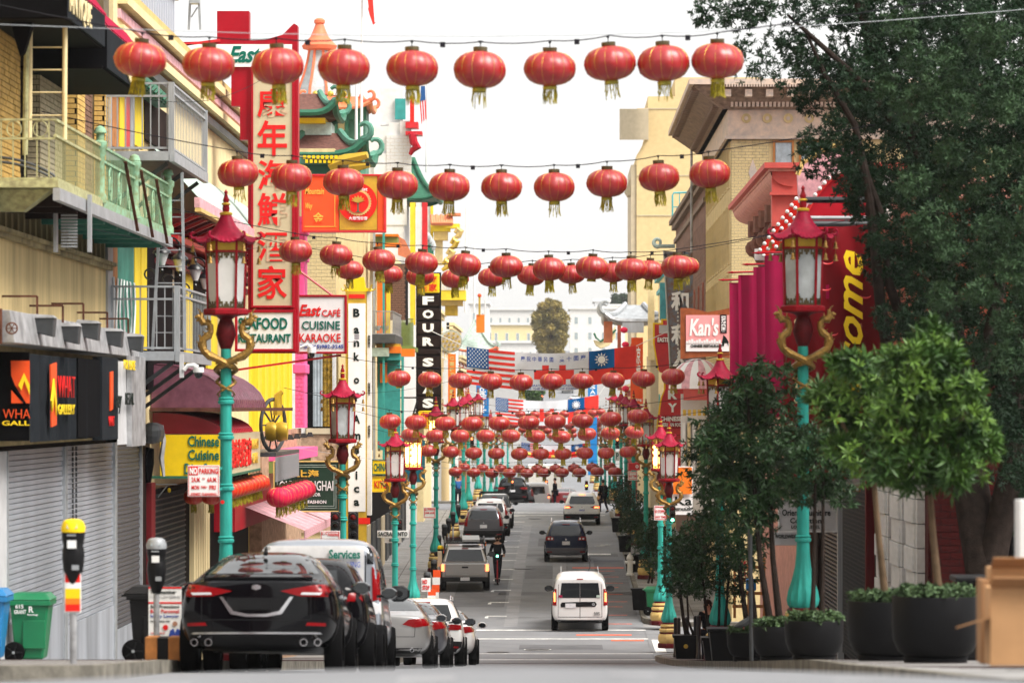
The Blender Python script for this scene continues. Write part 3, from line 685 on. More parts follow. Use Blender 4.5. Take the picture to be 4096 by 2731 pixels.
  for (x, z, a) in ((.23, 4.98, 1), (.34, 4.70, 0), (.30, 4.54, 0), (.1, 4.40, -1)):
   q.tube([(sg * x, -.13, z), (sg * (x + .05), -.18, z + .04 * a), (sg * (x + .045), -.17, z + .09)], [.02, .015, .006], 5)
  for i in range(3, 12):
   p = Vector(pts[i]); q.tube([p + Vector((sg * .045, 0, .02)), p + Vector((sg * .085, -.01, .06))], [.018, .003], 4)
  q.build('dragon_head', 'dragon_gold', t)
 return t
LAMPS = {}
def put_lamp(x, y, label, lit=False, blue=False, rz=0.0, group='dragon street lamps'):
 key = (lit, blue)
 if key not in LAMPS: LAMPS[key] = make_lamp(lit, blue); t = LAMPS[key]
 else: t = dup(LAMPS[key])
 t.location = (x, y, sz(y)); t.rotation_euler = (0, 0, rz); t['label'] = label; t['group'] = group; return t
put_lamp(PX(904, 56.5), 56.5, 'tall dragon lamp in front of the vertical red seafood sign', rz=.12)
put_lamp(PX(1370, 90), 90, 'dragon lamp in front of the white vertical bank sign', blue=True, rz=.1)
put_lamp(PX(1580, 117), 117, 'unlit dragon lamp side by side with the glowing one by the street name plate', rz=.08)
put_lamp(PX(1652, 128), 128, 'glowing yellow dragon lamp beside an unlit one, on the left pavement', lit=True, rz=.1)
put_lamp(-4.82, 152, 'dragon lamp with orange glow behind the lantern rows on the left kerb', lit=True)
put_lamp(PX(3212, 56), 56, 'tall dragon lamp in front of the dark red welcome banner', blue=True, rz=.15)
put_lamp(PX(2880, 84), 84, 'dragon lamp rising behind the potted trees, before the magenta flags', rz=.3)
put_lamp(PX(2676, 117.5), 117.5, 'unlit dragon lamp at the corner by the black bollards, left of the trees', rz=.1)
put_lamp(PX(2642, 127), 127, 'glowing dragon lamp just behind the unlit corner one on the right', lit=True, rz=.2)
put_lamp(3.4, 148, 'dragon lamp with grey panes rising from the shrubs, right pavement', blue=True)
SIDES = [(-4.82, 177), (-4.82, 196), (3.4, 172), (3.4, 192), (-4.82, 207), (3.4, 206)]
NM = ['dragon lamp behind the parking meters, its cream base by the grey car', 'dragon lamp beside the white pickup on the left pavement', 'dragon lamp behind the leafy shrubs, right pavement past the arrow', 'dragon lamp on the right pavement by the man with the backpack',
  'dragon lamp at the far end of the left pavement before the crossing', 'dragon lamp at the far end of the right pavement before the crossing']
for (x, y), n_ in zip(SIDES, NM): put_lamp(x, y, n_)
i = 0
for y in (232, 252, 276, 302, 335, 370):
 for x, s_ in ((-4.82, 'left'), (3.4, 'right')):
  t = put_lamp(x, y, f'small distant dragon lamp beyond the far crossing, {ORD[i // 2]} on the {s_} side'); i += 1
# vehicles: a lofted body, fittings laid onto its surface
def subsurf_mesh(q, lv=2):
 me = bpy.data.meshes.new('t'); me.from_pydata(q.v, [], q.f); me.update()
 o = bpy.data.objects.new('t', me); s = o.modifiers.new('s', 'SUBSURF'); s.levels = lv; s.render_levels = lv; return evaluated(o)
STY = {  # stations: y, z_bottom, half width low, half width max, z shoulder, half width shoulder, half width top edge, z top edge, z top
 'sedan': [(0, .42, .62, .74, .90, .72, .60, .99, 1.02), (.06, .30, .76, .86, .95, .80, .66, 1.03, 1.06), (.35, .25, .84, .91, .98, .85, .68, 1.06, 1.10), (.62, .24, .86, .92, .99, .86, .68, 1.09, 1.13), (1.45, .22, .86, .925, .98, .87, .53, 1.36, 1.40), (2.3, .22, .86, .925, .96, .87, .53, 1.41, 1.45),
   (3.05, .22, .86, .92, .94, .86, .52, 1.33, 1.38), (3.85, .22, .86, .92, .90, .84, .66, 1.00, 1.04), (4.5, .24, .84, .90, .78, .80, .66, .84, .88), (4.85, .32, .66, .74, .62, .68, .55, .70, .72)],
 'hatch': [(0, .42, .64, .74, .92, .72, .56, 1.02, 1.03), (.06, .30, .76, .84, .96, .80, .62, 1.12, 1.14), (.35, .24, .82, .87, .98, .83, .58, 1.36, 1.38), (.75, .22, .83, .88, .98, .83, .58, 1.44, 1.48), (1.8, .22, .83, .88, .96, .83, .58, 1.47, 1.52), (2.6, .22, .83, .88, .94, .83, .56, 1.38, 1.42), (3.3, .22, .83, .87, .9, .8, .64, 1.02, 1.05), (4.1, .32, .64, .72, .6, .66, .5, .70, .72)],
 'suv': [(0, .45, .72, .82, 1.02, .80, .66, 1.10, 1.12), (.05, .34, .82, .90, 1.05, .86, .70, 1.22, 1.24), (.16, .30, .86, .92, 1.06, .88, .69, 1.42, 1.44), (.36, .28, .87, .93, 1.06, .88, .66, 1.60, 1.64), (.9, .26, .87, .93, 1.05, .88, .65, 1.66, 1.71), (2.0, .26, .87, .93, 1.03, .88, .65, 1.67, 1.73), (2.9, .26, .87, .93, 1.0, .88, .63, 1.56, 1.60), (3.6, .26, .87, .93, .97, .86, .68, 1.12, 1.15), (4.3, .28, .85, .91, .88, .82, .68, .98, 1.0), (4.65, .38, .68, .76, .70, .72, .55, .80, .82)],
 'van': [(0, .42, .78, .86, 1.05, .84, .74, 1.70, 1.73), (.04, .34, .86, .90, 1.06, .88, .78, 1.76, 1.80), (.16, .30, .89, .92, 1.06, .90, .79, 1.80, 1.86), (1.0, .26, .90, .93, 1.05, .91, .79, 1.84, 1.90), (2.4, .26, .90, .93, 1.03, .91, .78, 1.82, 1.88), (3.1, .26, .90, .93, 1.0, .89, .74, 1.62, 1.67), (3.8, .26, .88, .92, .97, .86, .70, 1.14, 1.18), (4.3, .30, .84, .88, .86, .8, .66, .98, 1.0), (4.55, .40, .68, .76, .70, .70, .55, .80, .82)],
 'cab': [(0, .62, .76, .84, 1.0, .82, .62, 1.30, 1.32), (.04, .50, .84, .90, 1.08, .86, .66, 1.62, 1.66), (.3, .45, .86, .91, 1.08, .87, .66, 1.72, 1.77), (1.3, .45, .86, .91, 1.06, .87, .64, 1.70, 1.75), (2.0, .45, .86, .91, 1.04, .86, .68, 1.20, 1.24), (3.0, .45, .86, .91, 1.02, .85, .70, 1.10, 1.13), (3.4, .55, .70, .80, .85, .76, .6, .92, .94)],
}
def ring(st):
 y, zb, wl, wm, zs, ws, wt, ze, zt = st
 h = [(0, zb), (wl * .75, zb), (wl, zb + .08), (wm, (zb + zs) / 2 + .02), (ws, zs), ((ws + wt) / 2 + .01, (zs + ze) / 2), (wt, ze), (wt * .6, zt - .006), (0, zt)]
 full = h + [(-x, z) for x, z in h[-2:0:-1]]
 return [(x, y, z) for x, z in full]
def body_mesh(style, sx, sy, sz_):
 q = MB(); rs = [ring(s) for s in STY[style]]; n = len(rs[0])
 for r in rs: q.v += [(x * sx, y * sy, z * sz_) for x, y, z in r]
 for i in range(len(rs) - 1):
  for k in range(n): k2 = (k + 1) % n; q.f.append((i * n + k, (i + 1) * n + k, (i + 1) * n + k2, i * n + k2))
 # end caps as quads across
 def cap(b, flip):
  m = n // 2
  for k in range(m):
   a, c, d, e = b + k, b + k + 1, b + (n - k - 1) % n, b + (n - k) % n
   f = [a, c, d, e]; f = list(dict.fromkeys(f))
   if len(f) >= 3: q.f.append(tuple(f if not flip else f[::-1]))
 cap(0, False); cap((len(rs) - 1) * n, True)
 return subsurf_mesh(q, 2)
import bmesh
class Car:
 def __init__(s, name, label, cat, style, paint, sx=1, sy=1, sz_=1, group=None):
  s.t = thing(name, label, cat, (0, 0, 0), group); s.sx, s.sy, s.sz = sx, sy, sz_
  me = body_mesh(style, sx, sy, sz_); s.me = me; s.body = link('body', me, paint, s.t, smooth=False)
  me.polygons.foreach_set('use_smooth', [True] * len(me.polygons))
  s.tree = BVHTree.FromPolygons([v.co.copy() for v in me.vertices], [tuple(p.vertices) for p in me.polygons])
  s.L = STY[style][-1][0] * sy; s.paint = paint
 def patch(s, name, poly, m, view='rear', off=0.006, th=0.01, cut=.07, label=None, parent=None):
  """fitting cut to an outline seen from behind (x,z) or from the side (y,z), laid on the body"""
  bm = bmesh.new(); pts = []
  n = len(poly)
  for i in range(n):
   a, b = Vector(poly[i]), Vector(poly[(i + 1) % n]); k = max(1, int((b - a).length / cut))
   for j in range(k): pts.append(a.lerp(b, j / k))
  lo = Vector((min(p.x for p in pts), min(p.y for p in pts))); hi = Vector((max(p.x for p in pts), max(p.y for p in pts)))
  from mathutils.geometry import delaunay_2d_cdt
  grid = []
  def inside(p):
   c = False
   for i in range(n):
    a, b = poly[i], poly[(i + 1) % n]
    if (a[1] > p[1]) != (b[1] > p[1]) and p[0] < (b[0] - a[0]) * (p[1] - a[1]) / (b[1] - a[1]) + a[0]: c = not c
   return c
  gx = lo.x + cut / 2
  while gx < hi.x:
   gy = lo.y + cut / 2
   while gy < hi.y:
    if inside((gx, gy)): grid.append(Vector((gx, gy)))
    gy += cut
   gx += cut
  vs, es, fs, *_ = delaunay_2d_cdt(pts + grid, [(i, (i + 1) % len(pts)) for i in range(len(pts))], [], 1, 1e-5)
  out = []; last = None
  for p in vs:
   if view == 'rear': o_, d_ = Vector((p.x, -3, p.y)), Vector((0, 1, 0))
   elif view == 'right': o_, d_ = Vector((3, p.x, p.y)), Vector((-1, 0, 0))
   elif view == 'left': o_, d_ = Vector((-3, p.x, p.y)), Vector((1, 0, 0))
   else: o_, d_ = Vector((p.x, 9, p.y)), Vector((0, -1, 0))
   h = s.tree.ray_cast(o_, d_)
   if h[0] is None:
    nn = s.tree.find_nearest(Vector((p.x, .1, p.y)) if view == 'rear' else Vector((.8 if view == 'right' else -.8, p.x, p.y))); hp, hn = nn[0], nn[1]
   else: hp, hn = h[0], h[1]
   if hn.dot(d_) > 0: hn = -hn
   out.append((hp + hn * off, hp - hn * th))
  v = [a for a, b in out] + [b for a, b in out]; N = len(out)
  f = []; cnt = {}
  ref = {'rear': Vector((0, -1, 0)), 'right': Vector((1, 0, 0)), 'left': Vector((-1, 0, 0)), 'front': Vector((0, 1, 0))}[view]
  for t in fs:
   t = list(t); nrm = (v[t[1]] - v[t[0]]).cross(v[t[2]] - v[t[0]])
   if nrm.dot(ref) < 0: t = t[::-1]
   f.append(tuple(t))
   for i in range(len(t)): e = (t[i], t[(i + 1) % len(t)]); cnt[e] = cnt.get(e, 0) + 1
  for (a, b) in list(cnt):
   if (b, a) not in cnt: f.append((a, a + N, b + N, b))
  me = bpy.data.meshes.new(name); me.from_pydata([tuple(p) for p in v], [], f); me.update()
  o = link(name, me, m, parent or s.t, smooth=True)
  if label: o['label'] = label
  return o
 def sym(s, name, poly, m, **k):
  s.patch(name, poly, m, **k); s.patch(name, [(-x, z) for x, z in poly][::-1], m, **k)
 def sides(s, name, poly, m, **k):
  s.patch(name, poly, m, view='right', **k); s.patch(name, poly, m, view='left', **k)
 def wheels(s, ys, r=.33, w=.21, track=None, metal='steel'):
  tr = track or .80 * s.sx
  for y in ys:
   s.sides('wheel_arch', [(y + (r + .07) * math.cos(a), r + (r + .07) * math.sin(a)) for a in [PI * k / 10 * 1.2 - .3 for k in range(11)]] , 'black_plastic', off=.004, th=.02)
   for sg in (-1, 1):
    q = MB(); q.lathe([(r * .62, -w / 2), (r * .93, -w / 2), (r, -w * .36), (r, w * .36), (r * .93, w / 2), (r * .62, w / 2)], n=28, caps=False)
    # tread grooves
    R = Matrix.Translation((sg * (tr + .03), y, r)) @ Matrix.Rotation(PI / 2, 4, 'Y'); q.xf(R)
    wh = q.build('wheel', 'rubber', s.t, smooth=True)
    q = MB(); q.lathe([(.01, .03), (r * .2, .05), (r * .24, .0), (r * .6, -.02), (r * .62, .07), (r * .66, .08), (r * .66, -.09)], n=24, caps=False)
    for k in range(5):
     a = 2 * PI * k / 5; q.bar((r * .1 * math.cos(a), r * .1 * math.sin(a), .045), (r * .62 * math.cos(a), r * .62 * math.sin(a), .055), .05, .02)
    R2 = Matrix.Translation((sg * (tr + .03), y, r)) @ Matrix.Rotation(sg * PI / 2, 4, 'Y'); q.xf(R2); q.build('rim', metal, wh, smooth=True)
 def mirrors(s, y, z, m, big=1.0):
  for sg in (-1, 1):
   q = MB(); x = sg * (.93 * s.sx + .10)
   q.lathe([(.09, -.05), (.125, -.045), (.13, 0), (.11, .05), (.05, .07)], n=8, ph=PI / 8)
   q.xf(Matrix.Translation((x, y, z)) @ Matrix.Diagonal((.92 * big, .7 * big, .66 * big, 1)) @ Matrix.Rotation(PI / 2, 4, 'X')); q.bar((sg * .86 * s.sx, y + .03, z - .04), (x, y + .02, z - .03), .05, .04)
   mo = q.build('mirror', m, s.t, smooth=True)
   q = MB(); q.lathe([(.105, 0), (.105, .004)], n=8, ph=PI / 8); q.xf(Matrix.Translation((x, y - .046 * big, z)) @ Matrix.Diagonal((.92 * big, 1, .62 * big, 1)) @ Matrix.Rotation(PI / 2, 4, 'X')); q.build('mirror_glass', 'car_glass', mo)
 def glasshouse(s, pillars, z0, z1, y0, y1, frac=.93):
  """side windows between pillars, [(ya, yb)...]; top and bottom follow z0(y), z1(y)"""
  for (a, b, za, zb, zc, zd) in pillars: s.sides('side_window', [(a, za), (b, zb), (b, zc), (a, zd)] if True else None, 'car_glass', off=.004)
 def place(s, x, y, rz=0.0, dz=0.0):
  # sit on the slope
  L = s.L; z0, z1 = gz(x, y + .6), gz(x, y + L - .8); p = math.atan2(z1 - z0, L - 1.4)
  s.t.location = (x, y, gz(x, y + .6) - math.tan(p) * .6 + dz); s.t.rotation_euler = (p, 0, rz); return s.t
def plate(c, x0=-.16, x1=.16, z0=.72, z1=.87, m='plate', txt=None):
 b = c.patch('number_plate', [(x0, z0), (x1, z0), (x1, z1), (x0, z1)], m, off=.018, th=.005)
 if txt:
  y = min(v.co.y for v in b.data.vertices) - .003
  lettering(txt, 'letter_blue', b if False else c.t, (x0 + .02, y, z0 + .03), (x1 - .02, y, z0 + .03), (x0 + .02, y, z1 - .04), bold=.03, th=.003)
def seam(c, x0, z0, x1, z1, view='rear', w=.010, m='black_plastic'):
 d = Vector((x1 - x0, z1 - z0)).normalized(); n = Vector((-d.y, d.x)) * w / 2
 c.patch('panel_gap', [(x0 - n.x, z0 - n.y), (x1 - n.x, z1 - n.y), (x1 + n.x, z1 + n.y), (x0 + n.x, z0 + n.y)], m, view=view, off=.002, th=.002, cut=.15)
def sedan(label, paint, x, y, rz=0, detail=1, lights='wing', group='cars parked along the left kerb', sx=1.0, sz_=1.0):
 c = Car('parked_car', label, 'car', 'sedan', paint, sx, 1.0, sz_, group); k = sz_
 c.patch('rear_window', [(-.66, 1.135 * k), (.66, 1.135 * k), (.57, 1.25 * k), (.47, 1.375 * k), (-.47, 1.375 * k), (-.57, 1.25 * k)], 'car_glass', off=.004, cut=.06)
 for pl in ([(.95, 1.03 * k), (1.75, 1.0 * k), (1.75, 1.345 * k), (1.42, 1.325 * k)], [(1.83, 1.0 * k), (2.62, .985 * k), (2.62, 1.345 * k), (1.83, 1.35 * k)], [(2.68, .98 * k), (3.35, .985 * k), (2.95, 1.27 * k), (2.68, 1.335 * k)]): c.sides('side_window', pl, 'car_glass', off=.004)
 for yy in (1.79, 2.65): seam(c, yy, .35, yy, 1.34 * k, 'right')
 for yy in (1.72, 2.55): c.patch('door_handle', [(yy - .12, .87), (yy + .02, .87), (yy + .02, .90), (yy - .12, .90)], 'chrome' if paint == 'p_black' else paint, view='right', off=.025, cut=.1)
 if lights == 'wing':
  c.sym('tail_light', [(.27, .925), (.50, .865), (.80, .86), (.86, .93), (.84, 1.0), (.62, .985), (.42, .955)], 'tail_red', off=.012, cut=.05)
  c.sym('tail_light_lens', [(.50, .885), (.72, .88), (.74, .905), (.52, .91)], 'tail_clear', off=.018, cut=.05)
  c.patch('chrome_trim', [(-.42, .86), (-.38, .86), (-.26, .70), (-.10, .665), (.10, .665), (.26, .70), (.38, .86), (.42, .86), (.29, .665), (.12, .635), (-.12, .635), (-.29, .665)], 'chrome', off=.012)
  c.patch('plate_recess', [(-.30, .70), (.30, .70), (.34, .85), (-.34, .85)], 'black_plastic', off=.004)
  plate(c, -.17, .17, .715, .84, 'black_plastic')
  seam(c, -.62, .93, -.62, .60); seam(c, .62, .93, .62, .60); seam(c, -.62, .60, .62, .60)
  c.patch('boot_spoiler', [(-.62, 1.055), (.62, 1.055), (.58, 1.08), (-.58, 1.08)], paint, off=.035, th=.02)
  c.patch('bumper_trim', [(-.74, .44), (.74, .44), (.72, .46), (-.72, .46)], 'chrome', off=.010)
  c.sym('reflector', [(.56, .535), (.78, .53), (.78, .565), (.58, .57)], 'tail_red', off=.01)
  for xx in (.54, .70, -.54, -.70):
   MB().lathe([(.034, 0), (.042, 0), (.045, .02), (.045, .12), (.034, .12), (.034, .0)], n=16, caps=False).xf(Matrix.Translation((xx, -.02, .345)) @ Matrix.Rotation(-PI / 2, 4, 'X')).build('exhaust', 'chrome', c.t, smooth=True)
  MB().tube([(0, 1.35, 1.38), (0, 1.40, 1.44), (0, 1.48, 1.47)], [.03, .022, .01], 6).build('antenna', 'black_plastic', c.t)
  c.patch('badge', [(-.05, .955), (0, .935), (.05, .955), (.05, .985), (0, 1.0), (-.05, .985)], 'chrome', off=.01)
 else:
  c.sym('tail_light', [(.36, .86), (.60, .80), (.86, .84), (.87, .95), (.70, .975), (.48, .955)], 'tail_red', off=.012, cut=.05)
  plate(c); seam(c, -.6, .62, .6, .62); seam(c, .62, .95, .60, .62); seam(c, -.62, .95, -.60, .62)
  MB().lathe([(.03, 0), (.042, 0), (.042, .1)], n=12, caps=False).xf(Matrix.Translation((.55, -.01, .36)) @ Matrix.Rotation(-PI / 2, 4, 'X')).build('exhaust', 'chrome', c.t)
  c.patch('rear_valance', [(-.7, .30), (.7, .30), (.74, .40), (-.74, .40)], 'black_plastic', off=.006)
 c.wheels((.98, 3.85), .335); c.mirrors(3.15, 1.02, 'black_gloss' if paint == 'p_black' else paint)
 c.place(x, y, rz); return c
def suv(label, paint, x, y, rz=0, lights='high', lit=False, rails=True, name='parked_car', group='cars parked along the left kerb', sx=1.0, sz_=1.0, bumper='black_plastic', sy=1.0, txt=None):
 c = Car(name, label, 'car', 'suv', paint, sx, sy, sz_, group); k = sz_; X = lambda v: v * sx
 c.patch('rear_window', [(X(-.62), 1.12 * k), (X(.62), 1.12 * k), (X(.66), 1.22 * k), (X(.56), 1.52 * k), (X(-.56), 1.52 * k), (X(-.66), 1.22 * k)], 'car_glass', off=.006, cut=.06)
 for pl in ([(.45, 1.14), (.95, 1.10), (.95, 1.54), (.62, 1.50)], [(1.02, 1.10), (1.95, 1.07), (1.95, 1.56), (1.02, 1.555)], [(2.02, 1.07), (3.05, 1.05), (2.72, 1.46), (2.02, 1.56)]): c.sides('side_window', [(a * sy, b * k) for a, b in pl], 'car_glass', off=.005)
 for yy in (.99, 1.98): seam(c, yy * sy, .4, yy * sy, 1.56 * k, 'right')
 tl = 'tail_lit' if lit else 'tail_red'
 if lights == 'high': c.sym('tail_light', [(X(.74), .82 * k), (X(.88), .84 * k), (X(.84), 1.2 * k), (X(.70), 1.48 * k), (X(.66), 1.46 * k), (X(.72), 1.15 * k)], tl, off=.014, cut=.06)
 elif lights == 'wide':
  c.sym('tail_light', [(X(.40), .98 * k), (X(.62), .90 * k), (X(.88), .90 * k), (X(.88), 1.02 * k), (X(.66), 1.04 * k)], 'tail_red', off=.014, cut=.06)
  if lit: c.sym('brake_light', [(X(.60), .925 * k), (X(.86), .92 * k), (X(.86), 1.0 * k), (X(.64), 1.0 * k)], 'tail_lit', off=.022, cut=.06)
 else:
  c.sym('tail_light', [(X(.52), .93 * k), (X(.86), .93 * k), (X(.87), 1.07 * k), (X(.66), 1.10 * k), (X(.52), 1.04 * k)], 'tail_red', off=.014, cut=.06)
  for xx in (.60, .74): c.sym('reversing_lamp', [(X(xx + .045 * math.cos(a)), 1.0 * k + .045 * math.sin(a)) for a in [2 * PI * i / 8 for i in range(8)]], 'tail_clear', off=.02, cut=.1)
 c.patch('bumper', [(X(-.84), .36), (X(.84), .36), (X(.88), .62 * k), (X(-.88), .62 * k)], bumper, off=.03, th=.02, cut=.1)
 c.sym('reflector', [(X(.60), .44), (X(.80), .44), (X(.80), .48), (X(.60), .48)], 'tail_red', off=.036)
 plate(c, z0=.74 * k, z1=.89 * k, txt=txt); seam(c, X(-.74), .68 * k, X(.74), .68 * k)
 if lit: c.patch('high_brake_light', [(-.15, 1.575 * k), (.15, 1.575 * k), (.15, 1.61 * k), (-.15, 1.61 * k)], 'tail_lit', off=.02)
 else: c.patch('high_brake_light', [(-.15, 1.56 * k), (.15, 1.56 * k), (.15, 1.58 * k), (-.15, 1.58 * k)], 'tail_red', off=.02)
 c.patch('badge', [(.04 * math.cos(a), .97 * k + .04 * math.sin(a)) for a in [2 * PI * i / 10 for i in range(10)]], 'chrome', off=.012)
 MB().bar((0, .12, 1.12 * k), (X(.38), .14, 1.17 * k), .018, .018).build('wiper', 'black_plastic', c.t)
 if rails:
  for sg in (-1, 1): MB().tube([(sg * X(.62), .5, 1.66 * k), (sg * X(.62), .65, 1.74 * k), (sg * X(.62), 2.4, 1.76 * k), (sg * X(.62), 2.7, 1.68 * k)], .02, 6).build('roof_rail', ('chrome' if paint != 'p_black' else 'black_plastic'), c.t)
 c.wheels((.92 * sy, 3.65 * sy), .36, .23, .79 * sx); c.mirrors(3.0 * sy, 1.12 * k, 'black_plastic', 1.15)
 c.place(x, y, rz); return c
def van(label, paint, x, y, rz=0, tall=1.0, name='parked_van', lights='tail_red', group=None):
 c = Car(name, label, 'van', 'van', paint, 1.0, 1.0, tall, group); k = tall
 return c
# row of cars parked nose-first down the left kerb, from the camera on
sedan('glossy black sedan with twin exhausts each side, closest in the parked row', 'p_black', -3.42, 43.5, lights='wing')
hb = Car('parked_car', 'dark compact car squeezed between the glossy black sedan and the grey service van', 'car', 'hatch', 'p_black', 1, 1, 1, 'cars parked along the left kerb')
hb.sides('side_window', [(.9, 1.0), (1.7, 1.0), (1.7, 1.38), (1.0, 1.36)], 'car_glass'); hb.sides('side_window', [(1.8, 1.0), (2.9, .98), (2.55, 1.3), (1.8, 1.4)], 'car_glass'); hb.sym('tail_light', [(.60, .90), (.80, .90), (.78, 1.1), (.66, 1.1)], 'tail_red'); hb.patch('rear_window', [(-.5, 1.06), (.5, 1.06), (.46, 1.3), (-.46, 1.3)], 'car_glass')
hb.wheels((.75, 3.25), .32); hb.mirrors(2.7, 1.05, 'black_gloss'); hb.place(-3.30, 48.95)
sv = van('grey blue service van with green lettering on its rear door, behind the black sedan', 'p_greyblue', -3.38, 53.6, name='service_van', group='cars parked along the left kerb')
sv.patch('door_panel', [(-.74, .66), (.67, .66), (.67, 1.70), (.62, 1.75), (-.68, 1.75), (-.74, 1.70)], 'sign_grey', off=.008)
sv.patch('rear_window', [(.71, 1.50), (.80, 1.50), (.77, 1.74), (.71, 1.74)], 'car_glass', off=.012)
sv.sym('tail_light', [(.79, .98), (.89, .98), (.86, 1.42), (.78, 1.46)], 'tail_red', off=.014, cut=.05)
sv.sym('reversing_lamp', [(.79, .80), (.90, .80), (.89, .97), (.79, .97)], 'tail_clear', off=.014, cut=.05)
seam(sv, 0.69, .5, .69, 1.78, w=.016); sv.patch('bumper', [(-.82, .34), (.82, .34), (.86, .56), (-.86, .56)], 'black_plastic', off=.03)
yb = -.012
for body_, x0, z0, x1, z1, m in (('Services', .18, 1.57, .62, 1.70, 'letter_green'), ('CLEANING', .26, 1.45, .62, 1.53, 'letter_blue'), ('& Clean-up', .24, 1.35, .60, 1.41, 'letter_blue'), ('Services', .3, 1.27, .56, 1.32, 'letter_blue')):
 lettering(body_, m, sv.t, (x0, -.04, z0), (x1, -.04, z0), (x0, -.03, z1), th=.008, bold=.03 if m == 'letter_green' else .0)
sv.sides('side_window', [(2.0, 1.15), (3.2, 1.12), (2.85, 1.55), (2.0, 1.62)], 'car_glass'); sv.sides('side_window', [(.6, 1.15), (1.85, 1.15), (1.85, 1.62), (.6, 1.62)], 'car_glass')
seam(sv, 1.92, .4, 1.92, 1.7, 'right'); seam(sv, .5, 1.02, 3.3, 1.0, 'right', w=.02)
sv.wheels((.85, 3.65), .33, .21, .82); sv.mirrors(3.05, 1.14, 'black_plastic', 1.5); sv.place(-3.38, 53.6)
sedan('silver sedan with red wing-shaped lights behind the grey service van', 'p_silver', -3.40, 75.0, lights='plain')
sedan('dark grey sedan mostly hidden between silver sedan and white estate car', 'p_grey', -3.25, 81.2, lights='plain')
suv('pearl white estate car with roof rails behind the silver sedan', 'p_white', -3.15, 90.0, lights='wide', sz_=.95)
sedan('white sedan at the end of the near parked row before the crossing', 'p_white', -3.0, 97.0, lights='plain')
# moving traffic and the second block
rv = van('small white passenger van driving away in the right lane', 'p_white', PX(2320, 126), 126, name='passenger_van')
rv.patch('rear_window', [(-.66, 1.13), (-.015, 1.13), (-.015, 1.62), (-.60, 1.62)], 'car_glass', off=.008); rv.patch('rear_window', [(.015, 1.13), (.66, 1.13), (.60, 1.62), (.015, 1.62)], 'car_glass', off=.008)
rv.sym('tail_light', [(.77, .88), (.89, .88), (.88, 1.25), (.83, 1.42), (.77, 1.42)], 'tail_red', off=.016, cut=.05); rv.sym('tail_light_lens', [(.80, 1.0), (.86, 1.0), (.85, 1.3), (.80, 1.3)], 'tail_lit', off=.02, cut=.05)
rv.patch('handle_trim', [(-.62, .82), (.05, .84), (.50, .84), (.55, .92), (.50, 1.0), (.05, 1.0), (-.60, .98), (-.64, .9)], 'black_plastic', off=.014)
rv.patch('number_plate', [(-.48, .80), (-.14, .80), (-.14, .95), (-.48, .95)], 'plate', off=.022)
rv.patch('badge', [(.44 + .05 * math.cos(a), .92 + .05 * math.sin(a)) for a in [2 * PI * i / 10 for i in range(10)]], 'chrome', off=.02)
seam(rv, 0, .46, 0, 1.78, w=.02); seam(rv, -.72, .50, .72, .50, w=.02); seam(rv, -.72, .5, -.70, 1.7, w=.014); seam(rv, .72, .5, .70, 1.7, w=.014)
rv.patch('bumper_lip', [(-.82, .30), (.82, .30), (.85, .40), (-.85, .40)], 'black_plastic', off=.02); rv.patch('high_brake_light', [(-.10, 1.73), (.10, 1.73), (.10, 1.76), (-.10, 1.76)], 'tail_red', off=.012)
rv.patch('sticker', [(-.70, 1.14), (-.58, 1.14), (-.58, 1.22), (-.70, 1.22)][::1], 'magenta', off=.02); rv.patch('sticker', [(.54, 1.14), (.66, 1.14), (.66, 1.22), (.54, 1.22)], 'green_pale', off=.02)
lettering('RAM', 'letter_dark', rv.t, (.46, -.014, .62), (.64, -.014, .62), (.46, -.014, .66), bold=.04, th=.006); lettering('247DE', 'letter_dark', rv.t, (.46, -.014, .56), (.66, -.014, .56), (.46, -.014, .60), th=.006)
rv.sides('side_window', [(2.0, 1.15), (3.2, 1.12), (2.85, 1.55), (2.0, 1.62)], 'car_glass'); rv.sides('side_window', [(.5, 1.15), (1.85, 1.15), (1.85, 1.62), (.5, 1.62)], 'car_glass')
rv.wheels((.75, 3.65), .34, .22, .80); rv.mirrors(3.1, 1.2, 'black_plastic', 1.3); rv.place(PX(2320, 126), 126)
for sg in (-1, 1):
 for yy in (.7, 2.6): MB().tube([(sg * .62, yy, 1.86), (sg * .62, yy + 1.2, 1.885)], .012, 5).build('roof_rib', 'p_white', rv.t)
suv('dark blue off-roader driving in the middle of the street', 'p_navy', PX(2264, 160), 160, lights='round', name='moving_car', group=None, sx=.97, bumper='p_grey')
suv('white sports utility car with lit brake lights before the far crossing', 'p_white', PX(2328, 199), 199, lights='wide', lit=True, name='moving_car', group=None, sx=1.02, txt='8SAK529')
suv('grey family car parked on the left in the second block', 'p_grey', PX(1934, 176), 176, lights='high', group='cars parked in the second block')
suv('white off-roader with roof bars parked in front of the grey family car', 'p_white', -3.25, 184, lights='high', group='cars parked in the second block', sz_=1.05)
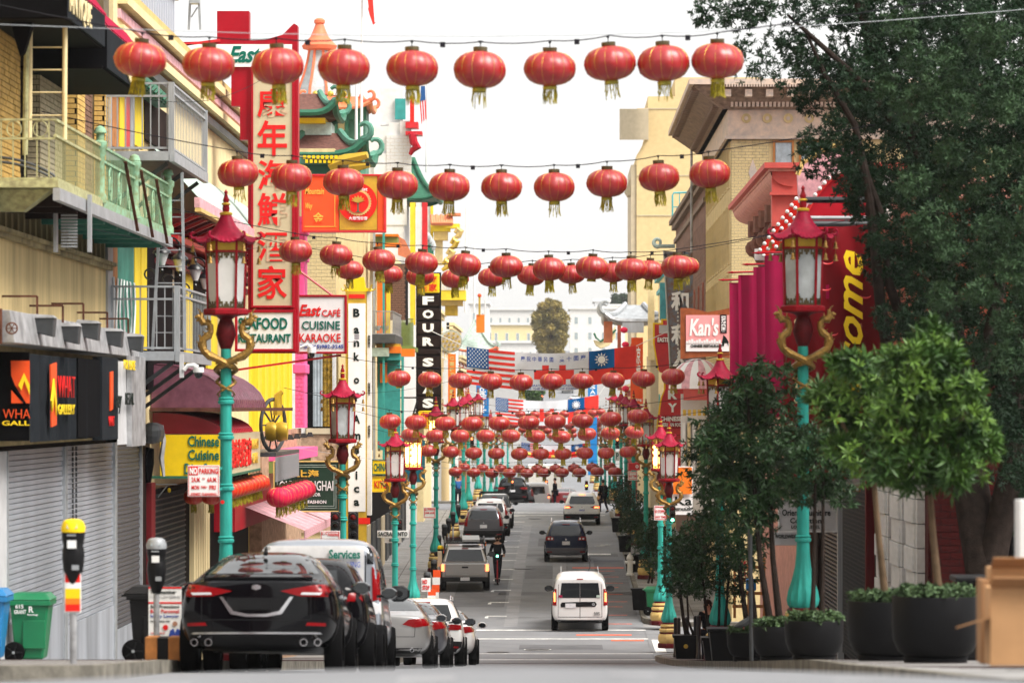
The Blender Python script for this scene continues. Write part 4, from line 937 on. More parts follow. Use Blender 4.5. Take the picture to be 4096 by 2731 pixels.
def pickup(label, paint, x, y, rz, shell, lit=False, rack=True, name='pickup_truck'):
 c = Car(name, label, 'pickup truck', 'cab', paint, 1, 1, 1.0)
 for o in [c.body]: o.location.y = 0
 t = c.t; B = 1.95   # bed length ahead of which the cab starts
 for v in c.me.vertices: v.co.y += B
 q = MB(); W_ = .90
 q.hexa([(-W_ + .05, 0, .52), (W_ - .05, 0, .52), (W_, B + .1, .50), (-W_, B + .1, .50), (-W_, 0.02, 1.08), (W_, 0.02, 1.08), (W_, B + .1, 1.10), (-W_, B + .1, 1.10)])
 q.build('bed', paint, t, bevel=.05, seg=3)
 box('tailgate', paint, t, -.74, .74, -.035, .03, .60, 1.07, bevel=.02); box('tailgate_handle', 'black_plastic', t, -.12, .12, -.05, -.03, .90, .96, bevel=.01)
 box('bumper', 'black_plastic', t, -.86, .86, -.14, .02, .40, .57, bevel=.03); box('number_plate', 'plate', t, -.17, .17, -.155, -.138, .44, .56)
 tl = 'tail_lit' if lit else 'tail_red'
 for sg in (-1, 1): box('tail_light', tl, t, sg * .77, sg * .885, -.03, .06, .78, 1.04, bevel=.015)
 if shell:
  q = MB(); q.hexa([(-.84, .05, 1.09), (.84, .05, 1.09), (.84, B + .05, 1.09), (-.84, B + .05, 1.09), (-.66, .22, 1.66), (.66, .22, 1.66), (.66, B + .05, 1.70), (-.66, B + .05, 1.70)]); q.build('camper_shell', MATS[paint if shell != 'dark' else 'steel_dark'], t, bevel=.06, seg=3)
  q = MB(); q.hexa([(-.72, .055, 1.14), (.72, .055, 1.14), (.72, .1, 1.14), (-.72, .1, 1.14), (-.60, .185, 1.58), (.60, .185, 1.58), (.60, .24, 1.58), (-.60, .24, 1.58)]); q.build('rear_window', 'car_glass', t, bevel=.02)
  for sg in (-1, 1): MB().hexa([(sg * .81, .3, 1.18), (sg * .84, .3, 1.18), (sg * .84, B - .1, 1.18), (sg * .81, B - .1, 1.18), (sg * .69, .4, 1.55), (sg * .73, .4, 1.55), (sg * .73, B - .1, 1.58), (sg * .69, B - .1, 1.58)]).build('side_window', 'car_glass', t)
  box('high_brake_light', 'tail_red', t, -.12, .12, .18, .20, 1.60, 1.63)
 if rack:
  q = MB()
  for sg in (-1, 1):
   q.bar((sg * .78, .15, 1.09), (sg * .74, .25, 1.78), .05); q.bar((sg * .78, B, 1.09), (sg * .74, B, 1.82), .05); q.bar((sg * .74, .1, 1.80), (sg * .74, 3.6, 1.86), .05)
  for yy in (.25, 1.1, 1.95, 3.0): q.bar((-.78, yy, 1.81), (.78, yy, 1.81), .045)
  q.build('ladder_rack', 'black_plastic', t)
 c.tree = BVHTree.FromPolygons([v.co.copy() for v in c.me.vertices], [tuple(p.vertices) for p in c.me.polygons])
 c.L = 5.3
 c.sides('side_window', [(B + .25, 1.15), (B + .95, 1.13), (B + .95, 1.60), (B + .3, 1.60)], 'car_glass'); c.sides('side_window', [(B + 1.02, 1.13), (B + 1.7, 1.15), (B + 1.35, 1.56), (B + 1.02, 1.60)], 'car_glass')
 if not shell: c.patch('rear_window', [(-.6, 1.2), (.6, 1.2), (.55, 1.58), (-.55, 1.58)], 'car_glass')
 c.wheels((.95, 4.35), .37, .24, .78); c.mirrors(B + 1.55, 1.2, 'black_plastic', 1.2)
 c.place(x, y, rz); return c
pk = pickup('silver pickup with camper shell and black ladder rack, brake lights glowing', 'p_silver', PX(1860, 143), 143, .03, True, lit=True)
box('ladder', 'steel', pk.t, -.1, .55, .3, 3.0, 1.86, 1.94); box('board', 'wall_sand', pk.t, -1.02, -.86, .1, .5, .95, 1.5)
box('orange_strap', 'orange', pk.t, .74, .79, .15, 1.4, 1.72, 1.80)
pickup('tall white pickup parked furthest up the second block', 'p_white', -3.2, 194, 0, 'dark', rack=True)
for (lb, p, px, y, f, kw) in (('black car parked beyond the far crossing on the left', 'p_black', 2050, 232, 'suv', dict(lights='wide')), ('dark sports utility car further up beyond the far crossing', 'p_grey', 2078, 240, 'suv', dict(lights='high')), ('second dark car in the distant parked line', 'p_black', 2098, 249, 'suv', dict(lights='round')),):
 suv(lb, p, PX(px, y), y, name='distant_car', group='cars parked beyond the far crossing', rails=False, **kw)
sedan('red car partly hidden behind the white sports utility car', 'p_red', PX(2262, 240), 240, lights='plain', group='cars beyond the far crossing')
# white delivery truck and minibus beyond the crossing
def truck(label, x, y, w, h, L, name, cat, m='wall_white'):
 t = thing(name, label, cat, (x, y, gz(0, y))); z = gz(0, y)
 box('cargo_box', 'white_paint' if m == 'wall_white' else m, t, x - w / 2, x + w / 2, y, y + L * .7, z + .9, z + h, bevel=.05)
 box('chassis', 'black_plastic', t, x - w / 2 + .15, x + w / 2 - .15, y + .1, y + L, z + .45, z + .89)
 box('cab', 'white_paint', t, x - w / 2 + .1, x + w / 2 - .1, y + L * .72, y + L, z + .9, z + h * .72, bevel=.12)
 box('bumper', 'steel_dark', t, x - w / 2 + .05, x + w / 2 - .05, y - .15, y + .09, z + .45, z + .65, bevel=.02)
 for sg in (-1, 1):
  box('tail_light', 'tail_lit', t, x + sg * (w / 2 - .22), x + sg * (w / 2 - .05), y - .06, y - .002, z + .70, z + .88)
  box('door_leaf', 'white_paint', t, x + sg * .02, x + sg * (w / 2 - .08), y - .03, y - .003, z + 1.0, z + h - .12, bevel=.01)
  for yy in (y + 1.2, y + L - 1.0): MB().lathe([(.2, -.14), (.42, -.14), (.45, -.08), (.45, .08), (.42, .14), (.2, .14)], n=20).xf(Matrix.Translation((x + sg * (w / 2 - .2), yy, z + .45)) @ Matrix.Rotation(PI / 2, 4, 'Y')).build('wheel', 'rubber', t, smooth=True)
 return t
truck('tall white delivery truck beyond the far crossing', PX(2178, 262), 262, 2.3, 3.1, 7.5, 'delivery_truck', 'truck')
mv = van('small white minibus in front of the tall delivery truck', 'p_white', PX(2143, 245), 245, name='minibus'); mv.patch('rear_window', [(-.6, 1.15), (.6, 1.15), (.55, 1.6), (-.55, 1.6)], 'car_glass'); mv.sym('tail_light', [(.78, .85), (.88, .85), (.87, 1.15), (.78, 1.15)], 'tail_lit'); mv.patch('bumper', [(-.8, .34), (.8, .34), (.84, .5), (-.84, .5)], 'white_paint', off=.03); mv.wheels((.75, 3.65), .34, .22, .80); mv.place(PX(2143, 245), 245)
# people
def skin(vs, es, rs, root=0, lv=2):
 me = bpy.data.meshes.new('s'); me.from_pydata(vs, es, []); o = bpy.data.objects.new('s', me)
 o.modifiers.new('k', 'SKIN'); l = me.skin_vertices[0].data
 for i, r in enumerate(rs): l[i].radius = (r, r) if not isinstance(r, tuple) else r
 l[root].use_root = True; s = o.modifiers.new('u', 'SUBSURF'); s.levels = lv; s.render_levels = lv
 r_ = evaluated(o)
 r_.polygons.foreach_set('use_smooth', [True] * len(r_.polygons)); return r_
def person(label, loc, rz, J, top='jacket', legs='jeans', hair='hair', beard=False, longhair=False, grip=None, scale=1.0):
 """J gives joint positions (x right, y forward, z up) of a 1.75 m figure facing +Y; the body is one skin"""
 t = thing('person', label, 'person')
 names = ['pelvis', 'waist', 'chest', 'neck', 'head0', 'head1', 'shl', 'ell', 'wrl', 'hal', 'shr', 'elr', 'wrr', 'har', 'hil', 'knl', 'anl', 'tol', 'hir', 'knr', 'anr', 'tor']
 D = dict(pelvis=(0, 0, .95), waist=(0, 0, 1.1), chest=(0, 0, 1.34), neck=(0, .0, 1.50), head0=(0, .01, 1.57), head1=(0, .015, 1.66), shl=(-.19, 0, 1.42), shr=(.19, 0, 1.42), ell=(-.24, -.02, 1.13), elr=(.24, -.02, 1.13), wrl=(-.25, .06, .88), wrr=(.25, .06, .88),
    hal=(-.25, .08, .80), har=(.25, .08, .80), hil=(-.10, 0, .90), hir=(.10, 0, .90), knl=(-.11, .02, .50), knr=(.11, .02, .50), anl=(-.11, -.02, .09), anr=(.11, -.02, .09), tol=(-.12, .15, .035), tor=(.12, .15, .035)); D.update(J)
 ix = {n: i for i, n in enumerate(names)}; E_ = [('pelvis', 'waist'), ('waist', 'chest'), ('chest', 'neck'), ('neck', 'head0'), ('head0', 'head1'), ('chest', 'shl'), ('shl', 'ell'), ('ell', 'wrl'), ('wrl', 'hal'), ('chest', 'shr'), ('shr', 'elr'), ('elr', 'wrr'), ('wrr', 'har'),
   ('pelvis', 'hil'), ('hil', 'knl'), ('knl', 'anl'), ('anl', 'tol'), ('pelvis', 'hir'), ('hir', 'knr'), ('knr', 'anr'), ('anr', 'tor')]
 R = dict(pelvis=.15, waist=.135, chest=.165, neck=.055, head0=.075, head1=.088, shl=.06, shr=.06, ell=.042, elr=.042, wrl=.027, wrr=.027, hal=.03, har=.03, hil=.085, hir=.085, knl=.055, knr=.055, anl=.035, anr=.035, tol=.032, tor=.032)
 me = skin([D[n] for n in names], [(ix[a], ix[b]) for a, b in E_], [R[n] for n in names]); link('body', me, 'skin', t)
 def garment(name, ns, m, k, root):
  id_ = {n: i for i, n in enumerate(ns)}; me = skin([D[n] for n in ns], [(id_[a], id_[b]) for a, b in E_ if a in id_ and b in id_], [R[n] * k + .012 for n in ns], id_[root]); link(name, me, m, t)
 garment('jacket', ['pelvis', 'waist', 'chest', 'shl', 'ell', 'wrl', 'shr', 'elr', 'wrr'], top, 1.08, 'pelvis'); garment('trousers', ['pelvis', 'hil', 'knl', 'anl', 'hir', 'knr', 'anr'], legs, 1.12, 'pelvis')
 for a, b in (('anl', 'tol'), ('anr', 'tor')):
  A, B_ = Vector(D[a]), Vector(D[b]); d = (B_ - A); MB().tube([A + Vector((0, -.05, -.03)), A + Vector((0, 0, -.04)), B_ + Vector((0, .02, -.0)), B_ + Vector((0, .07, -.005))], [.04, .052, .046, .025], 8).build('shoe', 'black_plastic', t, smooth=True)
 hc = Vector(D['head1'])
 q = MB(); q.ball(hc + Vector((0, -.018, .03)), .098, 10, .105); q.build('hair', hair, t, smooth=True)
 if longhair: MB().tube([hc + Vector((0, -.03, .05)), hc + Vector((0, -.05, -.06)), hc + Vector((0, -.06, -.20))], [.11, .115, .08], 10).build('hair', hair, t, smooth=True)
 q = MB(); q.tube([hc + Vector((0, .07, -.0)), hc + Vector((0, .115, -.025)), hc + Vector((0, .09, -.04))], [.012, .018, .012], 6); q.build('nose', 'skin', t, smooth=True)
 for sg in (-1, 1):
  MB().ball(hc + Vector((sg * .035, .082, .008)), .013, 6).build('eye', 'letter_dark', t); MB().ball(hc + Vector((sg * .092, .0, -.01)), .022, 6, .034).build('ear', 'skin', t)
 MB().bar(hc + Vector((-.025, .088, -.062)), hc + Vector((.025, .088, -.062)), .01, .012).build('mouth', 'maroon', t)
 if beard: MB().ball(hc + Vector((0, .035, -.075)), .062, 8, .045).build('beard', hair, t, smooth=True)
 for h, w in (('hal', 'wrl'), ('har', 'wrr')):
  c = Vector(D[h]); dr = (c - Vector(D[w])).normalized(); side = Vector((1 if h == 'har' else -1, 0, 0))
  ax = Vector((0, 1, 0)) if abs(dr.z) > .6 else Vector((0, 0, -1))
  u = dr.cross(ax).normalized()
  for k, ln in enumerate((.062, .072, .068, .052)):
   b0 = c + ax * 0.0 + u * 0.0 + (Vector((1, 0, 0)) if abs(dr.z) < .6 else Vector((0, 1, 0))) * (-.03 + .02 * k)
   MB().tube([b0, b0 + dr * ln * .6, b0 + dr * ln * .9 + ax * .02, b0 + dr * ln * .8 + ax * .042], [.011, .010, .009, .007], 6).build('finger', 'skin', t, smooth=True)
  MB().tube([c - dr * .02, c + dr * .01 - side * .03, c + dr * .045 - side * .032], [.012, .011, .008], 6).build('thumb', 'skin', t, smooth=True)
 t.location = loc; t.rotation_euler = (0, 0, rz); t.scale = (scale,) * 3; return t
d = 147; x = PX(1990, d)
z = gz(x, d)
rider = person('bearded man in black riding an electric kick scooter towards the camera', (x, d, z + .14), PI, dict(hal=(-.25, .34, 1.0), wrl=(-.25, .27, 1.03), ell=(-.28, .02, 1.13), har=(.25, .34, 1.0), wrr=(.25, .27, 1.03), elr=(.28, .02, 1.13), anl=(-.05, -.16, .09), tol=(-.08, 0, .035), knl=(-.09, -.03, .5), anr=(.06, .1, .09), tor=(.07, .26, .035), knr=(.09, .08, .5)), beard=True, scale=.98)
t = thing('kick_scooter', 'black and red electric kick scooter under the man in black', 'scooter')
q = MB(); q.box(-.09, .09, -.45, .35, .10, .15); q.build('deck', 'black_plastic', t, bevel=.01)
MB().tube([(0, .42, .1), (0, .44, .35), (0, .38, 1.08)], [.03, .03, .022], 8).build('stem', 'p_red', t); MB().tube([(0, .385, .95), (0, .38, 1.1)], .03, 8).tube([(-.28, .34, 1.12), (.28, .34, 1.12)], .018, 6).build('handlebar', 'black_plastic', t); MB().box(-.04, .04, .39, .44, 1.06, 1.14).build('headlight', 'signal_green', t)
for yy in (-.5, .48): MB().lathe([(.06, -.022), (.10, -.022), (.115, 0), (.10, .022), (.06, .022)], n=18).xf(Matrix.Translation((0, yy, .115)) @ Matrix.Rotation(PI / 2, 4, 'Y')).build('wheel', 'rubber', t, smooth=True)
MB().tube([(0, .36, .13), (0, .44, .28)], .03, 6).build('fork', 'black_plastic', t)
t.location = (x, d, z); t.rotation_euler = (0, 0, PI)
d = 208; x = PX(2412, d)
pw = person('man in dark clothes with a black backpack walking at the far crossing', (x, d, sz(d) + .1), 0.5, dict(ell=(-.25, -.1, 1.15), elr=(.25, .12, 1.15), wrr=(.22, .28, .95), har=(.22, .32, .88), wrl=(-.24, -.1, .9), hal=(-.24, -.09, .82), knl=(-.1, .16, .52), anl=(-.1, .12, .12), tol=(-.1, .28, .1), knr=(.1, -.1, .5), anr=(.1, -.35, .12), tor=(.1, -.2, .035)))
MB().ball((0, -.24, 1.24), .17, 10, .25).build('backpack', 'black_cloth', pw, smooth=True)
d = 99; person('woman with dark hair and patterned top under a dark jacket behind the planters', (PX(2832, d), d, sz(d) - .25), PI + .15, dict(), top='jacket', legs='jeans', longhair=True)
d = 216; person('pedestrian in blue far down the left pavement', (PX(1832, d), d, sz(d)), .3, dict(), top='us_blue')
person('small dark figure crossing the road beyond the far crossing', (PX(2220, 236), 236, gz(0, 236)), 1.3, dict())
# building helpers
def bricks(parent, m, face, fixed, u0, u1, z0, z1, bw=.215, bh=.075, gap=.014, depth=.05, cap=300, mort='mortar', side=1):
 """real bricks laid in running bond; face 'x': wall plane x=fixed (side=+1 looks to +x), u along y; face 'y': plane y=fixed, looks to -y, u along x"""
 n = 0; row = 0; q = MB(); z = z0
 if u0 > u1: u0, u1 = u1, u0
 if face == 'x': box('mortar', mort, parent, fixed - side * .10, fixed, u0, u1, z0, z1)
 else: box('mortar', mort, parent, u0, u1, fixed, fixed + .10, z0, z1)
 r = random.Random(int(abs(u0 * 97 + z0 * 13)))
 cells = []
 while z + bh * .6 < z1:
  u = u0 - (bw / 2 if row % 2 else 0); zt = min(z + bh, z1)
  while u < u1 - .02:
   a, b = max(u, u0), min(u + bw, u1)
   if b - a > .04: cells.append((a + gap / 2, b - gap / 2, z + gap / 2, zt - gap / 2))
   u += bw
  z += bh; row += 1
 st = len(cells) > cap
 for i, (a, b, c, d) in enumerate(cells):
  p = r.uniform(.010, .018)
  if face == 'x':
   args = ((fixed - side * .05), fixed + side * p, a, b, c, d); args = (min(args[0], args[1]), max(args[0], args[1]), a, b, c, d)
  else: args = (a, b, fixed - p, fixed + .05, c, d)
  if i < cap: bx('brick', m, parent, *args)
  else: q.box(*args)
 if st: q.build('brick_courses', m, parent, kind='stuff')
def railing(parent, m, p, q_, z0, z1, n, r=.016, post='baluster', rail=.045, mid=None):
 """top, bottom (and middle) rails between two plan points with n separate balusters"""
 p = Vector(p); q_ = Vector(q_)
 for z in (z1, z0) + ((mid,) if mid else ()): MB().bar((p.x, p.y, z), (q_.x, q_.y, z), rail, rail * .8).build('rail', m, parent)
 for i in range(n):
  c = p.lerp(q_, (i + .5) / n); bx(post, m, parent, c.x - r, c.x + r, c.y - r, c.y + r, z0 + .02, z1 - .02)
def window(parent, face, fixed, u0, u1, z0, z1, side=1, fm='white_paint', gm='glass', fw=.07, nx=2, nz=2, rec=.12, sill=True):
 """a framed window let into a wall: frame parts proud, panes recessed"""
 if u0 > u1: u0, u1 = u1, u0
 def bb(name, m, a, b, c, d, f0, f1, par):
  if face == 'x':
   xs = sorted((fixed + side * f0, fixed + side * f1)); return bx(name, m, par, xs[0], xs[1], a, b, c, d)
  return bx(name, m, par, a, b, fixed - max(f0, f1), fixed - min(f0, f1), c, d)
 fr = bb('window', fm, u0, u0 + fw, z0, z1, -.02, .05, parent)
 bb('window_frame', fm, u1 - fw, u1, z0, z1, -.02, .05, parent); bb('window_frame', fm, u0 + fw, u1 - fw, z1 - fw, z1, -.02, .045, parent); bb('window_frame', fm, u0 + fw, u1 - fw, z0, z0 + fw, -.02, .045, parent)
 for i in range(nx):
  for j in range(nz):
   a = u0 + fw + (u1 - u0 - 2 * fw) * i / nx; b = u0 + fw + (u1 - u0 - 2 * fw) * (i + 1) / nx; c = z0 + fw + (z1 - z0 - 2 * fw) * j / nz; d = z0 + fw + (z1 - z0 - 2 * fw) * (j + 1) / nz
   bb('pane', gm, a + .015, b - .015, c + .015, d - .015, -.01, .012, parent)
   if i: bb('mullion', fm, a - .018, a + .018, c, d, -.01, .03, parent)
 if sill: bb('sill', fm, u0 - .06, u1 + .06, z0 - .07, z0, -.02, .14, parent)
def fwin(parent, x0, y0, x1, y1, d, **k):
 a = P(x0, y1, d); b = P(x1, y0, d); window(parent, 'y', d, a.x, b.x, a.z, b.z, **k)
# LEFT SIDE
# ---- first building: shutters below, plaster and lattice, balcony and brick bays above
A = thing('brick_building', 'yellow brick building with rolled steel shutters, plaster band and old balcony on the left', 'building', (-9, 56, sz(56)))
X0 = WL
box('wall', 'plaster', A, X0 - 9, X0, 38, 67.3, -.55, 2.40)
box('upper_wall', 'brick_yellow', A, X0 - 9, X0 - .16, 38, 67.3, 2.98, 12)
box('cornice', 'plaster_dirty', A, X0 - .1, X0 + .10, 38, 67.4, 2.40, 2.47); box('cornice', 'plaster_dirty', A, X0 - .1, X0 + .17, 38, 67.4, 2.47, 2.53)
box('lattice_back', 'dark_brown', A, X0 - .5, X0 - .14, 38, 67.3, 2.53, 2.98); box('lattice_rail', 'plaster_dirty', A, X0 - .14, X0 + .06, 38, 67.35, 2.94, 3.04)
for i in range(22):
 y = 53.5 + i * .63; bx('baluster', 'plaster_dirty', A, X0 - .14, X0 + .02, y, y + .16, 2.53, 2.94)
 bx('lattice_block', 'plaster_dirty', A, X0 - .14, X0 - .02, y + .30, y + .48, 2.62, 2.84)
# ground floor
box('lintel', 'dark', A, X0 - .3, X0 - .02, 53.5, 73.2, -.62, -.52)
box('pier', 'sign_grey', A, X0 - .3, X0 + .03, 50, 54.85, -4.3, -.62); box('pier', 'dark_brown', A, X0 - .3, X0 + .02, 73.0, 74.2, -5.2, -.62)
def shutter(y0, y1, z0, z1, m, label, n=44, X=X0):
 t = thing('roller_shutter', label, 'shutter', (X, (y0 + y1) / 2, z0), 'rolled down steel shutters')
 zb0, zb1 = sz(y0) + .02, sz(y1) + .02
 for sg, y in ((0, y0), (1, y1)): box('guide_rail', 'steel', t, X - .12, X + .05, y - .05, y + .05, zb1 - .1, z1)
 n = int((z1 - zb0 - .45) / .078)
 for i in range(n):
  z = z1 - (i + 1) * .078
  bx('slat', m, t, X - .06, X - .005 + .012 * (i % 2 == 0), y0 + .05, y1 - .05, z + .012, z + .078);
 MB().hexa([(X - .06, y0 + .05, zb0 - .2), (X + .02, y0 + .05, zb0 - .2), (X + .02, y1 - .05, zb1 - .2), (X - .06, y1 - .05, zb1 - .2), (X - .06, y0 + .05, z1 - n * .078), (X + .02, y0 + .05, z1 - n * .078), (X + .02, y1 - .05, z1 - n * .078), (X - .06, y1 - .05, z1 - n * .078)]).build('bottom_bar', 'shutter', t)
 box('back', 'dark', t, X - .2, X - .07, y0, y1, zb1 - .3, z1)
 return t
shutter(54.9, 61.3, 0, -.62, 'shutter', 'pale grey roller shutter behind the green wheelie bin')
shutter(61.5, 68.2, 0, -.62, 'shutter', 'grey roller shutter with a chain, behind the yellow-topped parking meter')
shutter(68.4, 72.6, 0, -.62, 'shutter_dark', 'darker narrow roller shutter behind the silver-topped parking meter')
for k in range(2):
 t = thing('pull_chain', ['long pull chain hanging on the middle grey shutter, left strand', 'long pull chain hanging on the middle grey shutter, right strand'][k], 'chain', (X0 + .05, 62.2 + k * .5, -2), 'chains on the shutter')
 for i in range(30): bx('chain_link', 'steel_dark', t, X0 + .03, X0 + .06, 62.2 + k * .45 - (.012 if i % 2 else .025), 62.2 + k * .45 + (.012 if i % 2 else .025), -.7 - i * .085, -.63 - i * .085)
# black gallery banners and box housings over the shutters
t = thing('gallery_banner', 'black cloth banner with orange and yellow emblem reading WHA GALL on the gallery front', 'banner', (-7.9, 54, -.4))
zt, zb = PZ(1400, 54), PZ(1768, 54)
MB().prism([(x, z) for x, z in [(-9.0, zt), (-7.42, zt - .03), (-7.42, zb + .02), (-9.0, zb)]], 'y', 53.9, 53.96).build('cloth', 'black_cloth', t)
def ft(pts, m, d, name='emblem', par=t): return MB().prism([(PX(x, d), PZ(y, d)) for x, y in pts], 'y', d - .02, d).build(name, m, par)
ft([(44, 1442), (119, 1442), (119, 1612), (92, 1612), (46, 1520)], 'orange_red', 53.89); ft([(46, 1560), (46, 1612), (92, 1612)], 'orange_red', 53.885); ft([(74, 1540), (96, 1492), (119, 1540), (119, 1578), (98, 1522), (86, 1560)], 'letter_yellow', 53.86)
ft([(44, 1500), (60, 1540), (105, 1612), (94, 1612), (44, 1534)], 'black_cloth', 53.875)
ftext('WHA', 'orange_red', t, 12, 1636, 121, 1673, 53.88, bold=-.01); ftext('GALL', 'letter_yellow', t, 8, 1682, 119, 1701, 53.88)
t = thing('gallery_banner', 'dark slate pleated banner running along the gallery front with a narrow orange emblem', 'banner', (-7.4, 58, -.4))
def yp(px, X=-7.4): return DW(px, X)
q = MB(); ya, yb_ = 53.97, yp(392)   # pleated cloth along the facade
n = 60
for i in range(n):
 y0, y1 = ya + (yb_ - ya) * i / n, ya + (yb_ - ya) * (i + 1) / n; xo = .035 * math.sin(i * 1.9) + .02 * math.sin(i * .7); x1 = .035 * math.sin((i + 1) * 1.9) + .02 * math.sin((i + 1) * .7)
 z0 = PZ(1400, 54) ; z1 = PZ(1768, 54)
 q.quad((-7.42 + xo, y0, z1), (-7.42 + x1, y1, z1), (-7.42 + x1, y1, z0 - .05), (-7.42 + xo, y0, z0 - .05))
q.build('cloth', 'slate_cloth', t); box('banner_black_panel', 'black_cloth', t, -7.9, -7.37, yp(305), yp(392), PZ(1760, 54), PZ(1412, 54))  # plain black panel over the banner's far part
def wtext(body, m, par, px0, px1, z0, z1, X, **k): return lettering(body, m, par, (X, yp(px0, X), z0), (X, yp(px1, X), z0), (X, yp(px0, X), z1), **k)
def wpoly(pts, m, par, X, name='emblem'): return MB().prism([(yp(px, X), z) for px, z in pts], 'x', X, X + .02).build(name, m, par)
wpoly([(198, .62), (222, .66), (222, -.25), (202, -.28)], 'orange_red', t, -7.33); wpoly([(202, .1), (212, .42), (222, .1), (222, -.12), (213, .2), (206, -.06)], 'letter_yellow', t, -7.30)
wtext('WHAT', 'letter_red', t, 230, 298, .15, .47, -7.33, th=.015, bold=-.01); wtext('GALLERY', 'letter_yellow', t, 230, 297, -.10, .05, -7.33, th=.015)
t = thing('gallery_banner', 'short black banner panel with slim orange emblem beside the for lease posters', 'banner', (-7.35, 67, -.4))
box('cloth', 'slate_cloth', t, -7.5, -7.34, yp(394), yp(458), PZ(1764, 60), PZ(1420, 60)); wpoly([(438, .58), (449, .60), (449, -.02), (438, -.05)], 'orange_red', t, -7.335); wtext('WHAT', 'letter_red', t, 434, 456, -.30, -.14, -7.33, th=.01)
t = thing('lease_poster', 'pale grey hanging poster reading FOR LEASE next to the black banners', 'poster', (-7.3, 69, -.3))
a0, a1 = yp(460), yp(556)
q = MB(); q.quad((-7.36, a0, -.62), (-7.28, a1, -.62), (-7.30, a1, .80), (-7.38, a0, .78)); q.build('poster_sheet', 'sign_grey', t)
box('poster_panel', 'galvanised', t, -7.34, -7.25, yp(492), yp(548), -.66, .88)
wtext('FOR LEASE', 'letter_yellow', t, 494, 540, .64, .80, -7.24, th=.01); wtext('RETAIL', 'letter_dark', t, 500, 535, .05, .25, -7.24, th=.01); wtext('any', 'letter_dark', t, 462, 486, -.1, .2, -7.27, shear=.4, th=.01)
# rusted floodlight housings and gutter box
t = thing('valance_box', 'long rusty grey housing box with a small hand wheel above the gallery banners', 'housing', (-7.6, 60, .9))
MB().hexa([(-8.3, 52.0, .88), (-7.35, 52.0, .88), (-7.35, 68.2, .88), (-8.3, 68.2, .88), (-8.3, 52, 1.36), (-7.42, 52, 1.32), (-7.42, 68.2, 1.30), (-8.3, 68.2, 1.32)]).build('housing', 'galvanised', t, bevel=.01)
box('end_plate', 'rust', t, -9.2, -7.52, 51.9, 51.99, .86, 1.34)
c = P(47, 1313, 51.8)
q = MB(); q.tube([(c.x + .075 * math.cos(a), c.y, c.z + .075 * math.sin(a)) for a in [PI * i / 8 for i in range(17)]], .012, 6)
for a in (0, 1.05, 2.1): q.bar((c.x - .07 * math.cos(a), c.y, c.z - .07 * math.sin(a)), (c.x + .07 * math.cos(a), c.y, c.z + .07 * math.sin(a)), .012)
q.build('hand_wheel', 'rust', t)
for i, px in enumerate((205, 305, 385, 478, 560)):
 d = DW(px, -7.2); c = Vector((-7.2, d, PZ((1303, 1335, 1322, 1352, 1372)[i], d)))
 t = thing('floodlight', ['peeling grey floodlight above the black banners, first in its line', 'second peeling floodlight above the slate banner', 'third peeling floodlight, tilted, above the slate banner', 'fourth peeling floodlight, above the for lease poster', 'last peeling floodlight beside the for lease poster'][i], 'floodlight', c, 'floodlights over the gallery')
 q = MB(); q.hexa([(c.x - .30, d - .14, c.z - .08), (c.x + .04, d - .14, c.z - .16), (c.x + .04, d + .14, c.z - .16), (c.x - .30, d + .14, c.z - .08), (c.x - .30, d - .14, c.z + .12), (c.x + .06, d - .17, c.z + .12), (c.x + .06, d + .17, c.z + .12), (c.x - .30, d + .14, c.z + .12)]); q.build('lamp_body', 'steel_dark', t, bevel=.015)
 MB().hexa([(c.x - .31, d - .16, c.z + .11), (c.x + .07, d - .18, c.z + .11), (c.x + .07, d + .18, c.z + .11), (c.x - .31, d + .16, c.z + .11), (c.x - .28, d - .10, c.z + .17), (c.x + .02, d - .12, c.z + .15), (c.x + .02, d + .12, c.z + .15), (c.x - .28, d + .1, c.z + .17)]).build('lamp_cowl', 'galvanised', t)
 MB().add([(c.x + .055, d - .15, c.z + .1), (c.x + .055, d + .15, c.z + .1), (c.x + .03, d + .1, c.z - .15)], [(0, 1, 2)]).build('lens', 'steel', t)
 MB().bar((c.x - .2, d, c.z + .1), (c.x - .2, d, c.z + .42), .03).bar((c.x - .2, d, c.z + .42), (X0, d, c.z + .42), .03).build('bracket', 'rust', t)
# iron balcony, pale yellow at one end and mint green at the other
B1 = thing('iron_balcony', 'old iron balcony with peeling cream and mint green railings above the gallery', 'balcony', (-7.4, 58, 3.1))
BX = -6.9; y0, y1, ym = 52.7, 68.0, 57.9
zb, zt = 3.14, 3.95
railing(B1, 'verdigris_yellow', (-9.2, y0, 0), (BX, y0, 0), zb, zt, 14, .009, rail=.035, mid=zt - .26)
railing(B1, 'verdigris_yellow', (BX, y0, 0), (BX, ym, 0), zb, zt, 30, .006, mid=zt - .22); railing(B1, 'verdigris', (BX, ym + .25, 0), (BX, y1, 0), zb, zt, 46, .006, mid=zt - .22)
for y, h in ((ym, .22), (62.6, .1), (y1, .2)):
 MB().lathe([(.10, 0), (.10, .1), (.07, .16), (.065, .7), (.085, .74), (.085, .80), (.11, .84), (.11, .92), (.06, .95), (.06, .82 + h), (.10, .84 + h), (.07, .92 + h), (.01, .95 + h)], (BX, y, zb - .06), 12).build('post', 'verdigris', B1, smooth=True)
for i in range(7):
 q = MB(); c = Vector((BX, 59.2 + i * 1.25, zb + .3)); q.tube([(c.x, c.y + .16 * math.cos(a), c.z + .26 * math.sin(a)) for a in [PI * k / 8 for k in range(17)]], .018, 5); q.tube([(c.x, c.y + .07 * math.cos(a) * (1 - k * .04), c.z + .1 * math.sin(a)) for k, a in enumerate([PI * k / 6 for k in range(12)])], .014, 5); q.build('scroll', 'verdigris', B1)
